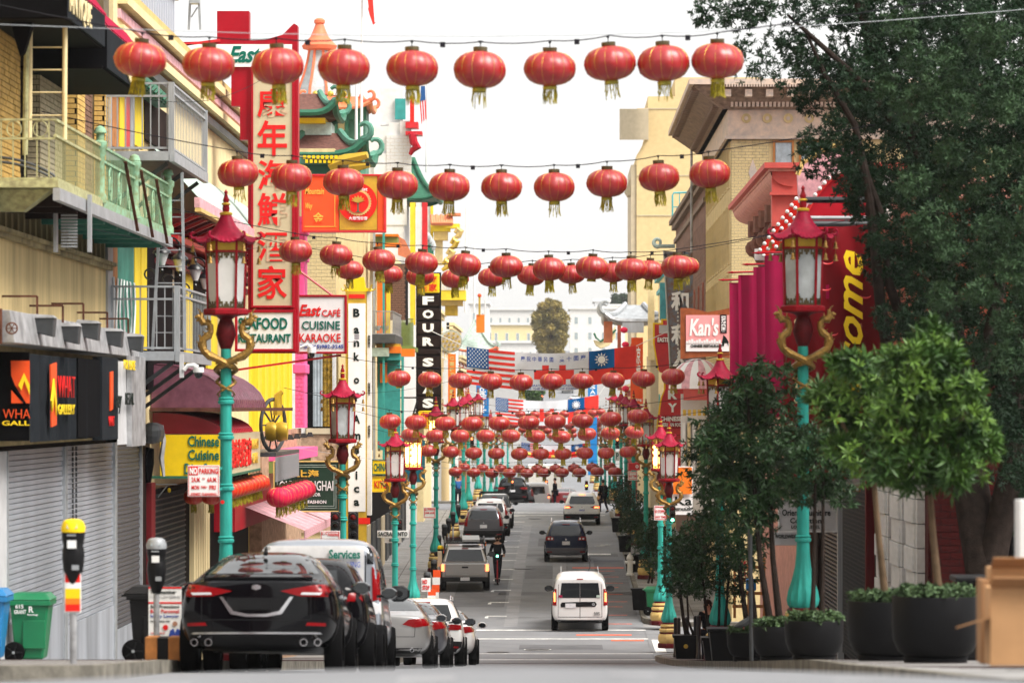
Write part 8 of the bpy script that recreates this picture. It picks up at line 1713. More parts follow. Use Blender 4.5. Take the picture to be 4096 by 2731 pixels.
T = [P(3960, 2560, 58), P(3950, 2300, 58), P(3890, 1980, 58.5), P(3850, 1700, 59), P(3800, 1300, 59.5), P(3740, 900, 59.5), P(3640, 500, 59.5), P(3480, 150, 59.5), P(3400, -100, 59.5)]
branch(BT, T, .36, .06, name='trunk'); branch(BT, [T[1], P(4000, 2100, 58), P(4080, 1700, 58), P(4120, 1000, 58), P(4150, 300, 58)], .26, .08); branch(BT, [T[3], P(3920, 1500, 57), P(3990, 1200, 57), P(4050, 800, 57)], .16, .05)
for pts, r in (([(3560, 1450), (3520, 1200), (3480, 800), (3420, 500), (3300, 300), (3220, 120)], .10), ([(3830, 1700), (3640, 1360), (3560, 1150), (3540, 1000), (3440, 800)], .12), ([(3600, 520), (3450, 330), (3250, 150), (3150, 60)], .07), ([(3540, 900), (3470, 700), (3440, 560)], .06), ([(3860, 1650), (3740, 1330), (3660, 1280)], .08)): branch(BT, [P(x, y, 57.2) for x, y in pts], r, .02)
# potted trees and planters
def bowl(label, px, d, w, h, ivy=True, group='black round planters', X=None):
 x = PX(px, d) if X is None else X; z = sz(d); t = thing('planter', label, 'planter', (x, d, z), group); r = w / 2
 MB().lathe([(r * .72, .0), (r * .74, .06), (r * .70, .07), (r * .86, .12), (r * .98, .24), (r * 1.0, .40), (r * 1.0, h - .02), (r * .985, h), (r * .93, h), (r * .92, h - .08)], (x, d, z), 40).build('bowl', 'planter', t, smooth=True)
 MB().lathe([(r * .93, h - .09), (.01, h - .05)], (x, d, z), 24, caps=False).build('soil', 'dark_brown', t)
 if ivy:
  iv = leaves('ivy', 'leaf_ivy', None, [((x + r * .75 * math.cos(a) * s_, d + r * .75 * math.sin(a) * s_, z + h + .02), (r * .30, r * .30, .07)) for s_ in (.35, .95) for a in [2 * PI * i / 9 for i in range(9)]], 18, .055, .045, k=7, out=.3, shell=.2); tag(iv, 'low ivy spilling over the rim of ' + label, 'ivy')
 return t
PT = [('the large black bowl planter beside the cardboard boxes', 3742, 39.6, .90, .69), ('the wide black planter half behind the largest bowl', 3545, 42.2, .86, .66), ('the black bowl planter in front of the dragon lamp', 3257, 49.5, .76, .52), ('the black planter second from the dragon lamp', 3118, 54.5, .76, .50), ('the black planter left of the lamp row, by the grey post', 3000, 61, .74, .46)]
for lb, px, d, w, h in PT: bowl(lb, px, d, w, h)
def square_pot(label, px, d, w, h, face=False):
 x = PX(px, d); z = sz(d); t = thing('planter', label, 'planter', (x, d, z), 'square black pots'); a, b = w * .40, w * .5
 MB().hexa([(x - a, d - a, z), (x + a, d - a, z), (x + a, d + a, z), (x - a, d + a, z), (x - b, d - b, z + h), (x + b, d - b, z + h), (x + b, d + b, z + h), (x - b, d + b, z + h)]).build('pot', 'planter', t, bevel=.01)
 for q_ in ((x - b - .03, x + b + .03, d - b - .03, d + b + .03),): box('rim', 'planter', t, *q_, z + h - .06, z + h + .003, bevel=.01)
 if face: MB().lathe([(.05, 0), (.06, .02), (.03, .03)], (0, 0, 0), 12).xf(Matrix.Translation((x, d - w * .45, z + h * .55)) @ Matrix.Rotation(PI / 2, 4, 'X')).build('lion_boss', 'gold_trim', t)
 return t
def tree(label, base, stems, clump, m, per, L, Wd, cat='tree', bark='bark_light', name='potted_tree', r0=.045, **kw):
 t = thing(name, label, cat, base)
 for s_ in stems: branch(t, [Vector(p) for p in s_], r0, r0 * .35, bark, 'trunk' if s_ is stems[0] else 'branch')
 leaves('crown', m, t, clump, per, L, Wd, **kw); return t
for i, (px0, px1, d, poly, lb) in enumerate(((3756, 3712, 39.6, [(3560, 1720), (3480, 1560), (3600, 1370), (3720, 1345), (3850, 1420), (3900, 1600), (3960, 1700), (3940, 1900), (3800, 1960), (3650, 1940), (3500, 1850)], 'clipped bay tree with bright leaves in the largest black bowl planter'), (3540, 3490, 42.2, [(3270, 1560), (3330, 1480), (3430, 1400), (3560, 1370), (3600, 1500), (3560, 1650), (3600, 1800), (3560, 1900), (3440, 1880), (3330, 1800), (3380, 1700), (3260, 1640)], 'clipped bay tree leaning left in the wide black planter'))):
 b = P(px0, 2380, d); b2 = P((px0 * 2 + px1) / 3 - 8, 2150, d); e = P(px1, 1850, d)
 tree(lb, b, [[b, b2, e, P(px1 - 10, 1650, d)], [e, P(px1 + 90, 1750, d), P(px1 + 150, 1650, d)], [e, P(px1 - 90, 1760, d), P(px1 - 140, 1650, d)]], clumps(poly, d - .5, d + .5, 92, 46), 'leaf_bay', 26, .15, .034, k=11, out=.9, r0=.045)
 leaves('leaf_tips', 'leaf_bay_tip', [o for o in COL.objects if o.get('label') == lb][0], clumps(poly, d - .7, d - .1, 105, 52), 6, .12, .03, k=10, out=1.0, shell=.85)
def px_tree(label, px, d, top, poly, m, per, L, Wd, step, r, stems=1, ybase=None, **kw):
 b = Vector((PX(px, d), d, sz(d) + .4)); st = []
 for k in range(max(2, stems)):
  o = (k - (stems - 1) / 2) * .13; cx = sum(p[0] for p in poly) / len(poly) + RNG.uniform(-60, 60) * (1 if k else .3); st.append([b + Vector((o, 0, 0)), b.lerp(P(cx, top + 500 * 50 / d, d), .5) + Vector((o, 0, 0)), P(cx + o * 300, top + 120 * 50 / d, d)])
 return tree(label, b, st, clumps(poly, d - .5, d + .5, step, r), m, per, L, Wd, bark='bark', **kw)
px_tree('slender tree with a dark crown in front of the big dragon lamp', 3245, 49.5, 1700, [(3080, 1800), (3120, 1720), (3240, 1690), (3340, 1740), (3400, 1850), (3420, 1980), (3330, 2020), (3200, 2000), (3100, 1930)], 'leaf_mid', 22, .09, .028, 60, 55, k=9)
px_tree('twin stemmed laurel with long drooping leaves behind the round planters', 3105, 55, 1480, [(2880, 1560), (2960, 1460), (3040, 1430), (3150, 1490), (3180, 1600), (3120, 1700), (3240, 1760), (3200, 1930), (3110, 1990), (3080, 2120), (2960, 2120), (2880, 1960), (2800, 1800), (2840, 1680), (2920, 1690)], 'leaf_mid', 20, .13, .036, 62, 60, stems=2, k=8, droop=.8, out=.7, r0=.06)
px_tree('bushy laurel crown left of the twin stemmed laurel', 3010, 61, 1640, [(2780, 1760), (2850, 1640), (2980, 1620), (3060, 1720), (3080, 1900), (3040, 2100), (3060, 2220), (2930, 2260), (2830, 2120), (2800, 1950)], 'leaf_mid', 20, .12, .034, 60, 62, stems=2, k=8, droop=.4, r0=.05)
px_tree('round leafy shrub with many thin stems in the pot behind the bollards', 2870, 80, 2080, [(2660, 2240), (2700, 2110), (2790, 2060), (2880, 2080), (2960, 2160), (3000, 2300), (2960, 2400), (2860, 2360), (2780, 2390), (2690, 2350)], 'leaf_mid', 18, .10, .03, 42, 44, stems=3, k=8)
px_tree('airy shrub just right of the glowing corner lamp', 2768, 100, 2150, [(2640, 2260), (2700, 2120), (2800, 2110), (2860, 2230), (2840, 2360), (2740, 2400), (2660, 2350)], 'leaf_mid', 16, .10, .032, 36, 36, stems=3, k=8)
for i, (lb, px, d, w, h) in enumerate((('square black pot with gold lion boss behind the bollards', 2742, 100, .62, .62), ('square black pot under the thin stemmed shrub', 2868, 80, .62, .50), ('tapered black pot between lamp and round planters', 2905, 72, .66, .62), ('tall square black pot under the dark hedge on the far kerb', 2560, 133, .6, .75), ('black pot beside the white hydrant', 2530, 152, .6, .7), ('black pot under the shrubs halfway down the far kerb', 2500, 166, .6, .7), ('last black pot on the far right kerb', 2470, 186, .6, .7))): square_pot(lb, px, d, w, h, face=(i == 0))
for i, (px, d, x0, y0, x1, y1, lb) in enumerate(((2600, 140, 2545, 2090, 2700, 2260, 'leafy shrub right of the far kerb, behind the green bin'), (2560, 150, 2500, 2020, 2640, 2190, 'dense evergreen shrub by the white hydrant on the far kerb'), (2520, 166, 2465, 1960, 2580, 2120, 'dark shrub in the middle of the far kerb planting'), (2490, 180, 2440, 1880, 2540, 2050, 'tall dark shrub standing behind the walking man'), (2630, 132, 2600, 2190, 2790, 2330, 'low spreading shrub at the base of the corner lamp'))):
 poly = [(x0 + (x1 - x0) * (.5 + .5 * math.cos(a)), y0 + (y1 - y0) * (.5 + .5 * math.sin(a))) for a in [2 * PI * k / 12 for k in range(12)]]
 px_tree(lb, px, d, y0, poly, 'leaf_mid', 16, .12, .04, 24, 26, stems=2, k=8, name='kerb_shrub', cat='shrub')
# bollards
for i, (px, d, yt) in enumerate(((2702, 108, 2456), (2715, 111, 2452), (2748, 104, 2446), (2782, 100, 2452), (2795, 98, 2444))):
 t = thing('bollard', ['leftmost slim black bollard by the corner lamp base', 'second slim black bollard, close beside the leftmost', 'middle slim black bollard of the five', 'fourth slim black bollard of the five', 'rightmost slim black bollard, closest to the planters'][i], 'bollard', (PX(px, d), d, sz(d)), 'bollards'); MB().lathe([(.07, 0), (.07, .10), (.055, .12), (.052, 1.02), (.058, 1.04), (.058, 1.09), (.03, 1.12)], (PX(px, d), d, sz(d)), 14).build('post', 'bollard', t, smooth=True)
t = thing('steel_post', 'plain grey steel post rising between the planters', 'post', P(3005, 2620, 58)); MB().tube([(PX(3006, 58), 58, sz(58)), (PX(3000, 58), 58, PZ(2110, 58))], .032, 8).build('post', 'steel_dark', t, smooth=True)
t = thing('pigeon', 'grey pigeon perched on a planter rim among the shrubs', 'pigeon', P(2975, 2480, 61)); c = P(2975, 2492, 60.6); MB().tube([c + Vector((-.14, 0, -.05)), c + Vector((-.05, 0, -.02)), c + Vector((.03, 0, .02)), c + Vector((.07, 0, .07)), c + Vector((.08, 0, .11))], [.015, .055, .06, .035, .03], 8).tube([c + Vector((.09, 0, .11)), c + Vector((.13, 0, .10))], [.012, .003], 5).build('body', 'steel_dark', t, smooth=True); MB().tube([c + Vector((0, 0, -.03)), c + Vector((0, 0, -.09))], .006, 4).build('leg', 'sign_red', t)
# cardboard boxes at the near right kerb
def carton(label, px0, px1, y0, y1, d, dep, m, flaps=True):
 t = thing('cardboard_box', label, 'box', P(px0, y1, d)); a = P(px0, y1, d); b = P(px1, y0, d); z0 = gz(a.x, d) + (.15 if a.x > KR else 0); z0 = max(z0, a.z)
 MB().box(a.x, b.x, d, d + dep, z0, b.z).build('carton', m, t, bevel=.006)
 if flaps: MB().hexa([(a.x, d - .004, b.z), (b.x, d - .004, b.z), (b.x, d + .006, b.z), (a.x, d + .006, b.z), (a.x + .01, d - .10, b.z + .07), (b.x, d - .10, b.z + .07), (b.x, d - .09, b.z + .075), (a.x + .01, d - .09, b.z + .075)]).build('flap', 'cardboard_dark', t)
 return t
carton('large upright brown cardboard box at the lower right corner of the street', 3960, 4230, 2350, 2662, 25.6, .35, 'cardboard'); carton('narrow darker cardboard box leaning against the large one', 3925, 3958, 2318, 2655, 26.1, .3, 'cardboard_dark', False); carton('second brown box showing over the top of the large one', 3962, 4200, 2270, 2345, 26.2, .3, 'cardboard')
t = thing('cardboard_sheet', 'flat pale cardboard sheet jutting left from the boxes', 'cardboard', P(3900, 2490, 25.4)); MB().hexa([P(3824, 2512, 25.3), P(3958, 2472, 25.3), P(3958, 2472, 26), P(3824, 2512, 26), P(3824, 2506, 25.3), P(3958, 2463, 25.3), P(3958, 2463, 26), P(3824, 2506, 26)]).build('sheet', 'cardboard_dark', t); fbox('white_carton', 'sign_white', thing('white_carton', 'white carton edge standing upright beyond the brown boxes', 'box', P(4085, 2300, 26.8)), 4080, 2000, 4200, 2290, 26.8, .3)
t = thing('trash_bin', 'black lidded trash bin behind the large bowl planter', 'bin', P(3880, 2500, 43)); fbox('bin_body', 'black_plastic', t, 3845, 2320, 3940, 2640, 43, .5, bevel=.03); fbox('lid', 'black_plastic', t, 3822, 2306, 3965, 2330, 42.9, .7, bevel=.02)
# bins, meters, boxes and poles
def wheelie(label, x, y, m, s=1.0, rz=0, txt=None, tm='sign_white'):
 z = sz(y); t = thing('wheelie_bin', label, 'bin', (x, y, z)); X = lambda a: x + a * s; Z = lambda a: z + a * s
 MB().hexa([(X(-.22), y - .26 * s, Z(.04)), (X(.20), y - .26 * s, Z(.04)), (X(.20), y + .24 * s, Z(.04)), (X(-.22), y + .24 * s, Z(.04)), (X(-.29), y - .32 * s, Z(.92)), (X(.29), y - .32 * s, Z(.92)), (X(.29), y + .32 * s, Z(.92)), (X(-.29), y + .32 * s, Z(.92))]).build('bin_body', m, t, bevel=.03, seg=3)
 MB().hexa([(X(-.37), y - .36 * s, Z(.92)), (X(.34), y - .36 * s, Z(.92)), (X(.34), y + .36 * s, Z(.92)), (X(-.37), y + .36 * s, Z(.92)), (X(-.25), y - .27 * s, Z(1.02)), (X(.25), y - .27 * s, Z(1.02)), (X(.25), y + .27 * s, Z(1.02)), (X(-.25), y + .27 * s, Z(1.02))]).build('lid', m, t, bevel=.02)
 box('rim', m, t, X(-.32), X(.32), y - .35 * s, y + .35 * s, Z(.84), Z(.915), bevel=.01); box('handle', m, t, X(-.40), X(-.30), y - .25 * s, y + .25 * s, Z(.88), Z(.91), bevel=.01)
 w = MB().lathe([(.02, -.05), (.12, -.05), (.15, -.04), (.15, .04), (.12, .05), (.02, .05)], (0, 0, 0), 24).xf(Matrix.Translation((X(-.22), y - .34 * s, Z(.15))) @ Matrix.Rotation(PI / 2, 4, 'X')); w.build('wheel', 'rubber', t, smooth=True); MB().lathe([(.02, 0), (.02, .07)], (0, 0, 0), 10).xf(Matrix.Translation((X(-.22), y - .42 * s, Z(.15))) @ Matrix.Rotation(-PI / 2, 4, 'X')).build('hub', 'steel', t)
 for k in range(5): a = 2 * PI * k / 5; MB().bar((X(-.22), y - .395 * s, Z(.15)), (X(-.22) + .12 * math.cos(a), y - .395 * s, Z(.15) + .12 * math.sin(a)), .02).build('spoke', 'black_plastic', t)
 box('moulded_panel', m, t, X(-.10), X(.24), y - .31 * s, y - .29 * s, Z(.2), Z(.62), bevel=.01)
 if txt:
  for s_, x0, x1, z0, z1 in txt: lettering(s_, tm, t, (X(x0), y - .34 * s, Z(z0)), (X(x1), y - .34 * s, Z(z0)), (X(x0), y - .345 * s, Z(z1)), th=.01, bold=.02)
 return t
wheelie('green wheelie bin with white chalk writing in front of the shutter', PX(128, 55), 55, 'bin_green', .96, txt=[('615', -.20, -.08, .80, .86), ('GRANT', -.22, -.04, .72, .78), ('R', .0, .07, .74, .83), ('Recology', -.02, .14, .69, .72)])
wheelie('blue wheelie bin cut by the frame edge beside the green one', PX(-50, 54), 54, 'bin_blue', 1.0); wheelie('black bin behind the newspaper rack', PX(600, 49.5), 49.8, 'black_plastic', .95)
wheelie('green bin beside the cream lamp base on the far right pavement', PX(2615, 131), 131, 'bin_green', .95)
def meter(label, x, y, cap, h=1.46, detail=True, sticker=False):
 z = sz(y); t = thing('parking_meter', label, 'parking meter', (x, y, z), 'parking meters'); MB().tube([(x, y, z - .05), (x + .0, y, z + h - .62)], .036, 10).build('post', 'galvanised', t, smooth=True)
 b = [(.05, h - .66), (.10, h - .52), (.115, h - .38), (.11, h - .30), (.10, h - .27), (.115, h - .2), (.12, h - .13)]; MB().lathe(b, (x, y, z), 12).build('meter_body', 'black_plastic', t, smooth=True)
 MB().lathe([(.12, h - .13), (.125, h - .08), (.10, h - .02), (.06, h), (.005, h + .005)], (x, y, z), 12).build('meter_head', cap, t, smooth=True)
 if detail:
  MB().hexa([(x - .055, y - .118, z + h - .09), (x + .055, y - .118, z + h - .09), (x + .055, y - .10, z + h - .09), (x - .055, y - .10, z + h - .09), (x - .05, y - .085, z + h - .02), (x + .05, y - .085, z + h - .02), (x + .05, y - .07, z + h - .02), (x - .05, y - .07, z + h - .02)]).build('display', 'glass_pale', t)
  box('label', 'white_paint', t, x - .045, x + .045, y - .125, y - .11, z + h - .29, z + h - .21); box('card_slot', 'steel', t, x - .05, x + .04, y - .128, y - .11, z + h - .165, z + h - .15); box('coin_plate', 'steel', t, x + .0, x + .07, y - .115, y - .10, z + h - .51, z + h - .46)
 if sticker:
  for m, a, b_ in (('bright_red', .82, .93), ('white_paint', .76, .82), ('yellow', .66, .76), ('orange', .60, .66), ('bright_red', .53, .60)): box('sticker_band', m, t, x - .075, x + .075, y - .05, y - .04, z + a - .0, z + b_)
  box('sticker_plate', 'white_paint', t, x - .085, x + .085, y - .04, y - .035, z + .515, z + .945)
meter('parking meter with bright yellow head and a red and yellow tow sticker', PX(293, 39), 39, 'yellow', sticker=True); meter('parking meter with silver head in front of the newspaper rack', PX(626, 46), 46, 'steel')
for i, (px, d, cap) in enumerate(((1708, 131, 'steel_dark'), (1736, 137, 'steel_dark'), (1762, 145, 'yellow'), (1777, 152, 'steel_dark'), (1802, 160, 'steel_dark'), (1813, 166, 'steel_dark'), (1830, 173, 'steel_dark'), (1852, 182, 'steel_dark'))): meter(f'{["grey","grey","yellow headed","grey","grey","grey","grey","grey"][i]} parking meter, {ORD[i]} along the second block kerb', -4.72 if d > 150 else PX(px, d), d, cap, detail=False)
# newspaper rack with its poster, wooden crate
t = thing('newspaper_rack', 'newspaper rack with a white law firm poster headed Examiner', 'newspaper rack', P(660, 2500, 46.5)); d = 46.6
fbox('rack_body', 'black_plastic', t, 588, 2352, 735, 2560, d + .05, .4); fbox('poster', 'sign_white', t, 594, 2346, 726, 2546, d, .02); fbox('red_band', 'letter_red', t, 594, 2346, 726, 2353, d - .004, .003); fbox('red_band', 'letter_red', t, 594, 2406, 726, 2413, d - .004, .003)
for s_, x0, y0, x1, y1, m in (('The Examiner', 600, 2358, 705, 2374, 'letter_dark'), ('DOLAN LAW FIRM PC', 600, 2380, 722, 2390, 'sign_grey'), ('San Francisco', 602, 2418, 718, 2430, 'letter_dark'), ('Best Personal', 602, 2436, 716, 2450, 'letter_red'), ('Injury Lawyer', 602, 2456, 716, 2472, 'letter_blue'), ('PROFESSIONAL FOR', 602, 2480, 680, 2486, 'letter_dark'), ('THE MATTER OF', 602, 2528, 660, 2534, 'letter_red')): ftext(s_, m, t, x0, y0, x1, y1, d - .003, th=.004)
disc('seal', 'letter_red', t, 662, 2508, 10, d - .004, .006, 14, .2); fpoly('portrait', 'letter_blue', t, [(675, 2545), (680, 2520), (694, 2512), (700, 2530), (708, 2512), (722, 2520), (726, 2545)], d - .004, .004); disc('portrait_head', 'skin', t, 700, 2493, 10, d - .006, .004, 14)
t = thing('wooden_box', 'low orange brown wooden box with black middle under the newspaper rack', 'box', P(650, 2640, 44.5)); fbox('box_side', 'wood_orange', t, 580, 2548, 628, 2642, 44.5, .4, bevel=.006); fbox('box_middle', 'black_plastic', t, 629, 2550, 672, 2640, 44.52, .38); fbox('box_side', 'wood_orange', t, 673, 2548, 720, 2642, 44.5, .4, bevel=.006)
# traffic and parking signs
def plate_sign(label, x0, y0, x1, y1, d, lines, hd='NO', red=True, m='sign_white'):
 t = thing('parking_sign', label, 'sign', P(x0, y1, d)); fbox('plate', m, t, x0, y0, x1, y1, d, .012, bevel=.004); w = x1 - x0; h = y1 - y0
 q = MB()
 for a in ((x0 + 3, y0 + 3, x1 - 3, y0 + 5), (x0 + 3, y1 - 5, x1 - 3, y1 - 3), (x0 + 3, y0 + 5, x0 + 5, y1 - 5), (x1 - 5, y0 + 5, x1 - 3, y1 - 5)): A_ = P(a[0], a[3], d); B_ = P(a[2], a[1], d); q.box(A_.x, B_.x, d - .005, d - .001, A_.z, B_.z)
 q.build('border', 'letter_red', t)
 if hd: fbox('red_block', 'letter_red', t, x0 + 5, y0 + 5, x0 + w * .32, y0 + h * .32, d - .004, .003); ftext(hd, 'letter_white', t, x0 + 8, y0 + h * .07, x0 + w * .30, y0 + h * .29, d - .006, bold=.04, th=.004)
 for s_, a, b, c_, e in lines: ftext(s_, 'letter_red', t, x0 + w * a, y0 + h * b, x0 + w * c_, y0 + h * e, d - .003, th=.004, bold=.02)
 return t
t = plate_sign('white and red no parking street cleaning sign on the tall dragon lamp', 751, 1860, 878, 1985, 56, [('PARKING', .36, .10, .95, .28), ('2A.M.', .12, .38, .40, .54), ('TO', .46, .40, .54, .46), ('6A.M.', .62, .38, .92, .54), ('MON', .12, .64, .36, .78), ('THRU', .41, .66, .60, .74), ('FRI', .68, .64, .88, .78), ('STREET CLEANING', .10, .88, .90, .95)])
MB().bar(P(876, 1872, 56.1), P(885, 1872, 56.3), .03).bar(P(876, 1955, 56.1), P(885, 1955, 56.3), .03).build('clamp', 'turquoise', t); disc('sticker', 'letter_red', thing('round_sticker', 'small round red sticker on the tall turquoise pole', 'sticker', P(890, 2007, 56.3)), 890, 2007, 8, 56.38, .01, 16)
plate_sign('red edged no parking sign just over the service van roof', 1282, 2122, 1360, 2170, 60, [('PARKING', .38, .2, .95, .45)]); plate_sign('no parking sign on the left pavement beyond the crossing', 1694, 2028, 1742, 2072, 145, [('PARKING', .38, .10, .95, .28), ('2AM 6AM', .1, .4, .9, .6)])
plate_sign('tow away no stopping sign on the lamp by the corner', 2616, 2021, 2668, 2080, 124, [('TOW-AWAY', .05, .04, .95, .16), ('NO STOPPING', .05, .3, .95, .5), ('ANY TIME', .1, .7, .9, .85)], hd=None); plate_sign('small any time sign among the far shrubs', 2512, 1885, 2550, 1920, 156, [('ANY TIME', .1, .4, .9, .7)], hd=None)
t = thing('street_name_sign', 'white street name sign reading SACRAMENTO at the crossing', 'sign', P(1572, 2135, 118)); fbox('plate', 'sign_white', t, 1509, 2121, 1634, 2149, 117.7, .03, bevel=.004); ftext('SACRAMENTO', 'letter_dark', t, 1513, 2126, 1630, 2143, 117.69, bold=.02); fbox('small_plate', 'sign_white', t, 1538, 2150, 1606, 2170, 117.8, .03); ftext('800', 'letter_dark', t, 1556, 2153, 1580, 2166, 117.79)
t = thing('one_way_sign', 'small ONE WAY sign far down among the lanterns', 'sign', P(1850, 1830, 205)); fbox('plate', 'sign_white', t, 1830, 1824, 1876, 1842, 205, .03); ftext('ONE WAY', 'letter_dark', t, 1834, 1828, 1872, 1838, 204.99)
def signal(label, px, y0, d, lit=None, w=34, face=1):
 t = thing('traffic_signal', label, 'traffic light', P(px, y0, d), 'traffic signals'); h = w * 2.9; fbox('housing', 'bollard', t, px - w / 2, y0, px + w / 2, y0 + h, d, .25, bevel=.02)
 for k in range(3):
  c = P(px, y0 + h * (.18 + .32 * k), d - .01); m = {0: 'lantern_dark', 1: 'dark_brown', 2: 'dark'}[k]; m = {('r', 0): 'tail_lit', ('a', 1): 'signal_amber', ('g', 2): 'signal_green'}.get((lit, k), m); r = w * .33 * d / F
  MB().lathe([(r, 0), (r * .7, .02), (.001, .03)], (0, 0, 0), 16).xf(Matrix.Translation(c) @ Matrix.Rotation(PI / 2, 4, 'X')).build('lens', m, t, smooth=True)
  MB().tube([(c.x + r * 1.15 * math.cos(a), c.y - .12, c.z + r * 1.15 * math.sin(a)) for a in [PI * i / 8 for i in range(9)]], .03, 5).build('visor', 'bollard', t)
 return t
signal('traffic signal left of the second lamp pole, green at the bottom', 1341, 2046, 89, 'g', 38); signal('second traffic signal facing sideways, right of the lamp pole', 1412, 2046, 91, None, 40); signal('dark signal between the twin lamps by the street name plate', 1598, 2075, 119, None, 22); signal('green signal on the right corner lamp', 2690, 2020, 116, 'g', 24)
for i, (px, py, d, l, w) in enumerate(((1888, 1745, 205, 'r', 16), (2050, 1918, 224, 'r', 14), (2470, 1748, 210, 'r', 16), (2185, 1918, 260, 'r', 13), (2346, 1922, 240, 'a', 13), (2168, 1580, 520, 'r', 10))): signal(ORD[i] + ' small distant signal showing a red or amber light over the traffic', px, py, d, l, w)
# construction barricade and hydrant
for i, (px, d, h, lb) in enumerate(((1738, 133, 1.35, 'orange and white striped barricade panel tallest by the meters'), (1718, 128, 1.05, 'shorter orange and white barricade panel beside the tallest'), (1762, 147, 1.2, 'orange barricade panel further back by the yellow meter'))):
 t = thing('barricade', lb, 'barricade', (PX(px, d), d, sz(d)), 'barricades'); x = PX(px, d); z = sz(d)
 for k in range(5): bx('stripe_board', 'orange_red' if k % 2 == 0 else 'white_paint', t, x - .13 + k * .02, x + .13 + k * .02, d, d + .04, z + .1 + k * h * .19, z + .1 + (k + 1) * h * .19 - .005)
 bx('foot', 'black_plastic', t, x - .3, x + .35, d - .15, d + .2, z, z + .08)
t = thing('barricade_notice', 'white notice with red lettering leaning on the barricades', 'notice', P(1702, 2370, 126)); fbox('plate', 'sign_white', t, 1686, 2310, 1722, 2365, 126, .03); ftext('NO\nSTOP', 'letter_red', t, 1690, 2316, 1718, 2358, 125.99, bold=.03)
t = thing('fire_hydrant', 'white fire hydrant at the kerb beside the black pot', 'hydrant', P(2522, 2210, 150)); x, z = PX(2520, 150), sz(150); MB().lathe([(.16, 0), (.16, .06), (.11, .08), (.11, .6), (.14, .62), (.14, .68), (.10, .78), (.03, .84), (.03, .9)], (x, 150, z), 14).tube([(x - .2, 150, z + .5), (x + .2, 150, z + .5)], .06, 8).build('hydrant_body', 'white_paint', t, smooth=True)
t = thing('orange_gate', 'orange timber stair gate with red tiled side on the right pavement', 'gate', P(2990, 2450, 90)); d = 90
for i in range(4): fbox('rail', 'wood_orange', t, 2930, 2262 + i * 52, 3060, 2274 + i * 52, d, .1)
for px in (2934, 2990, 3052): fbox('post', 'wood_orange', t, px, 2230, px + 10, 2470, d - .05, .12)
for i in range(16): fbox('tile', 'sign_red', t, 2960 + (i % 3) * 13, 2220 + (i // 3) * 22, 2971 + (i % 3) * 13, 2239 + (i // 3) * 22, d + .2, .05)
t = thing('blue_mailbox', 'blue mailbox seen between the planted trees', 'mailbox', P(3005, 2350, 88)); fbox('box_body', 'citi_blue', t, 2985, 2315, 3025, 2362, 88, .3, bevel=.03)
# far hillside
def far_block(label, x0, x1, y0, y1, d, m, rows, cols, roof='wall_white'):
 t = thing('hillside_building', label, 'building', P(x0, y1, d)); a = P(x0, y1, d); b = P(x1, y0, d); box('wall', m, t, a.x, b.x, d, d + 20, a.z - 6, b.z); box('roof', roof, t, a.x - .4, b.x + .4, d - .4, d + 20.4, b.z, b.z + .5)
 for r in range(rows):
  for c_ in range(cols):
   xa = a.x + (b.x - a.x) * (c_ + .3) / cols; za = b.z - 1.6 - r * 3.2
   if za - 1.6 > a.z: window(t, 'y', d, xa, xa + (b.x - a.x) * .3 / cols, za - 1.6, za, nx=1, nz=2, gm='glass_pale', sill=False)
 return t
far_block('white apartment house on the hill, left of the far tree', 1948, 2132, 1240, 1410, 820, 'wall_white', 2, 5); far_block('peach fronted house below the white one on the hill', 1965, 2138, 1300, 1400, 780, 'wall_cream', 1, 4); far_block('long pale garage row at the foot of the hill houses', 1940, 2140, 1372, 1470, 740, 'wall_white', 1, 6)
far_block('big blank white block on the hill, right of the far tree', 2280, 2500, 1236, 1470, 800, 'wall_white', 4, 4); far_block('rooftop plant room on the big white hill block', 2380, 2436, 1205, 1238, 812, 'sign_grey', 0, 1); far_block('cream hillside house behind the right pagoda roof', 2430, 2560, 1225, 1400, 860, 'wall_cream', 3, 3)
far_block('small white house at the left edge of the hill view', 1880, 1950, 1215, 1440, 700, 'wall_white', 3, 2)
for i, (x0, y0, x1, y1, d, lb) in enumerate(((2136, 1205, 2270, 1430, 700, 'tall autumn tinted tree between the white hill buildings'), (2440, 1175, 2560, 1260, 900, 'dark tree line tree above the right hill houses'), (2100, 1520, 2165, 1610, 470, 'bright green tree under the large flag banner'))):
 poly = [(x0 + (x1 - x0) * (.5 + .5 * math.cos(a)), y0 + (y1 - y0) * (.5 + .5 * math.sin(a))) for a in [2 * PI * k / 12 for k in range(12)]]; cx = (x0 + x1) / 2
 tree(lb, P(cx, y1 + 40, d), [[P(cx, y1 + 50, d), P(cx, (y0 + y1) / 2, d)], [P(cx, (y0 + y1) / 2 + 30, d), P(cx + 15, y0 + 50, d)]], clumps(poly, d - 2, d + 2, 17 if i < 2 else 12, 16 if i < 2 else 11), ('leaf_far', 'leaf_mid', 'leaf_bay')[i], 60, .45 if i < 2 else .3, .28, cat='tree', name='street_tree', r0=.35, k=6, out=.5)
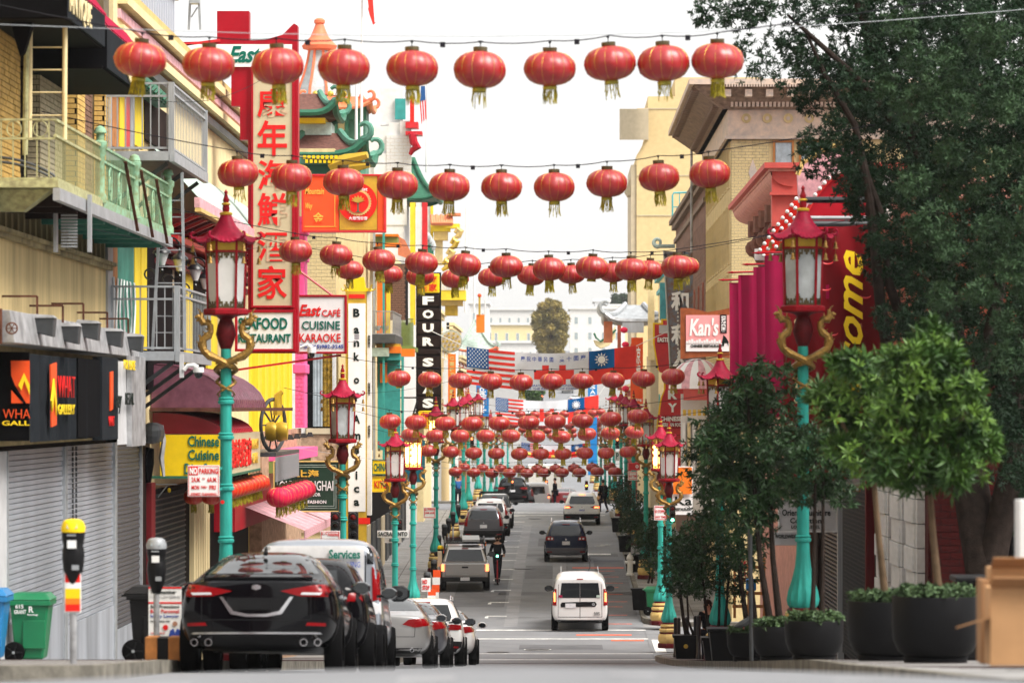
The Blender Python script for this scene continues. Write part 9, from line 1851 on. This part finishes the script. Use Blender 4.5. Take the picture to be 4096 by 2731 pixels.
for i, (px, d) in enumerate(((2240, 470), (2262, 500), (2290, 540), (2215, 560), (2300, 600), (2270, 640), (2235, 680))): sedan(f'{ORD[i]} tiny car climbing the distant hill street', ('p_white', 'p_grey', 'p_silver', 'p_black', 'p_white', 'p_silver', 'p_grey')[i], PX(px, d), d, lights='plain', group='cars on the distant hill')
# overhead wires
for i, (a, b, lb) in enumerate((((-100, 95, 40), (4200, 30, 52), 'thin overhead wire crossing in front of the big tree'), ((1150, 255, 60), (600, 400, 57), 'slack wire from the red sign to the balcony'), ((300, 900, 56), (1250, 965, 80), 'sagging wire before the vertical red sign'), ((1220, 1570, 95), (2000, 1470, 96), 'wire running past the bank sign'), ((1050, 1770, 96), (2500, 1900, 120), 'pale wire past the twin lamps'), ((1480, 1700, 130), (2720, 1690, 140), 'fine wire behind the lantern rows'))):
 A_, B_ = P(*a), P(*b); pts = [A_.lerp(B_, k / 10) - Vector((0, 0, .25 * math.sin(PI * k / 10))) for k in range(11)]; MB().tube(pts, .004, 4).build('wire', ('wire' if i not in (0, 4) else 'steel'), thing('overhead_wire', lb, 'wire', A_))
# unseen dark blocks added behind the camera to darken reflections and block sky light
for i, (x0, x1, y0, y1, h, m) in enumerate(((-40, -8.5, -60, -14, 15, 'brick_maroon'), (8.5, 40, -60, -14, 17, 'brick_brown'), (14, 60, -6, 20, 9, 'brick_maroon'))): side_building('added_block', ['dark brick corner block behind the crossing, west side', 'brown brick corner block behind the crossing, east side', 'low brick block along the cross street'][i], x1 if i == 0 else x0, 1 if i == 0 else -1, y0, y1, h, m, ws=(1, 5, 9), cols=7, depth=abs(x1 - x0), z0=-3)
bpy.data.scenes.remove(TMP)
hz = MB().box(-420, 420, -3, 1400, -12, 60).build('haze', None, None, kind='stuff'); hm = bpy.data.materials.new('haze'); hm.use_nodes = True; hn = hm.node_tree; hn.nodes.clear()
pv = hn.nodes.new('ShaderNodeVolumePrincipled'); pv.inputs['Color'].default_value = (.97, .97, .98, 1); pv.inputs['Density'].default_value = 0.0001; ho = hn.nodes.new('ShaderNodeOutputMaterial'); hn.links.new(pv.outputs[0], ho.inputs['Volume']); hz.data.materials.append(hm)
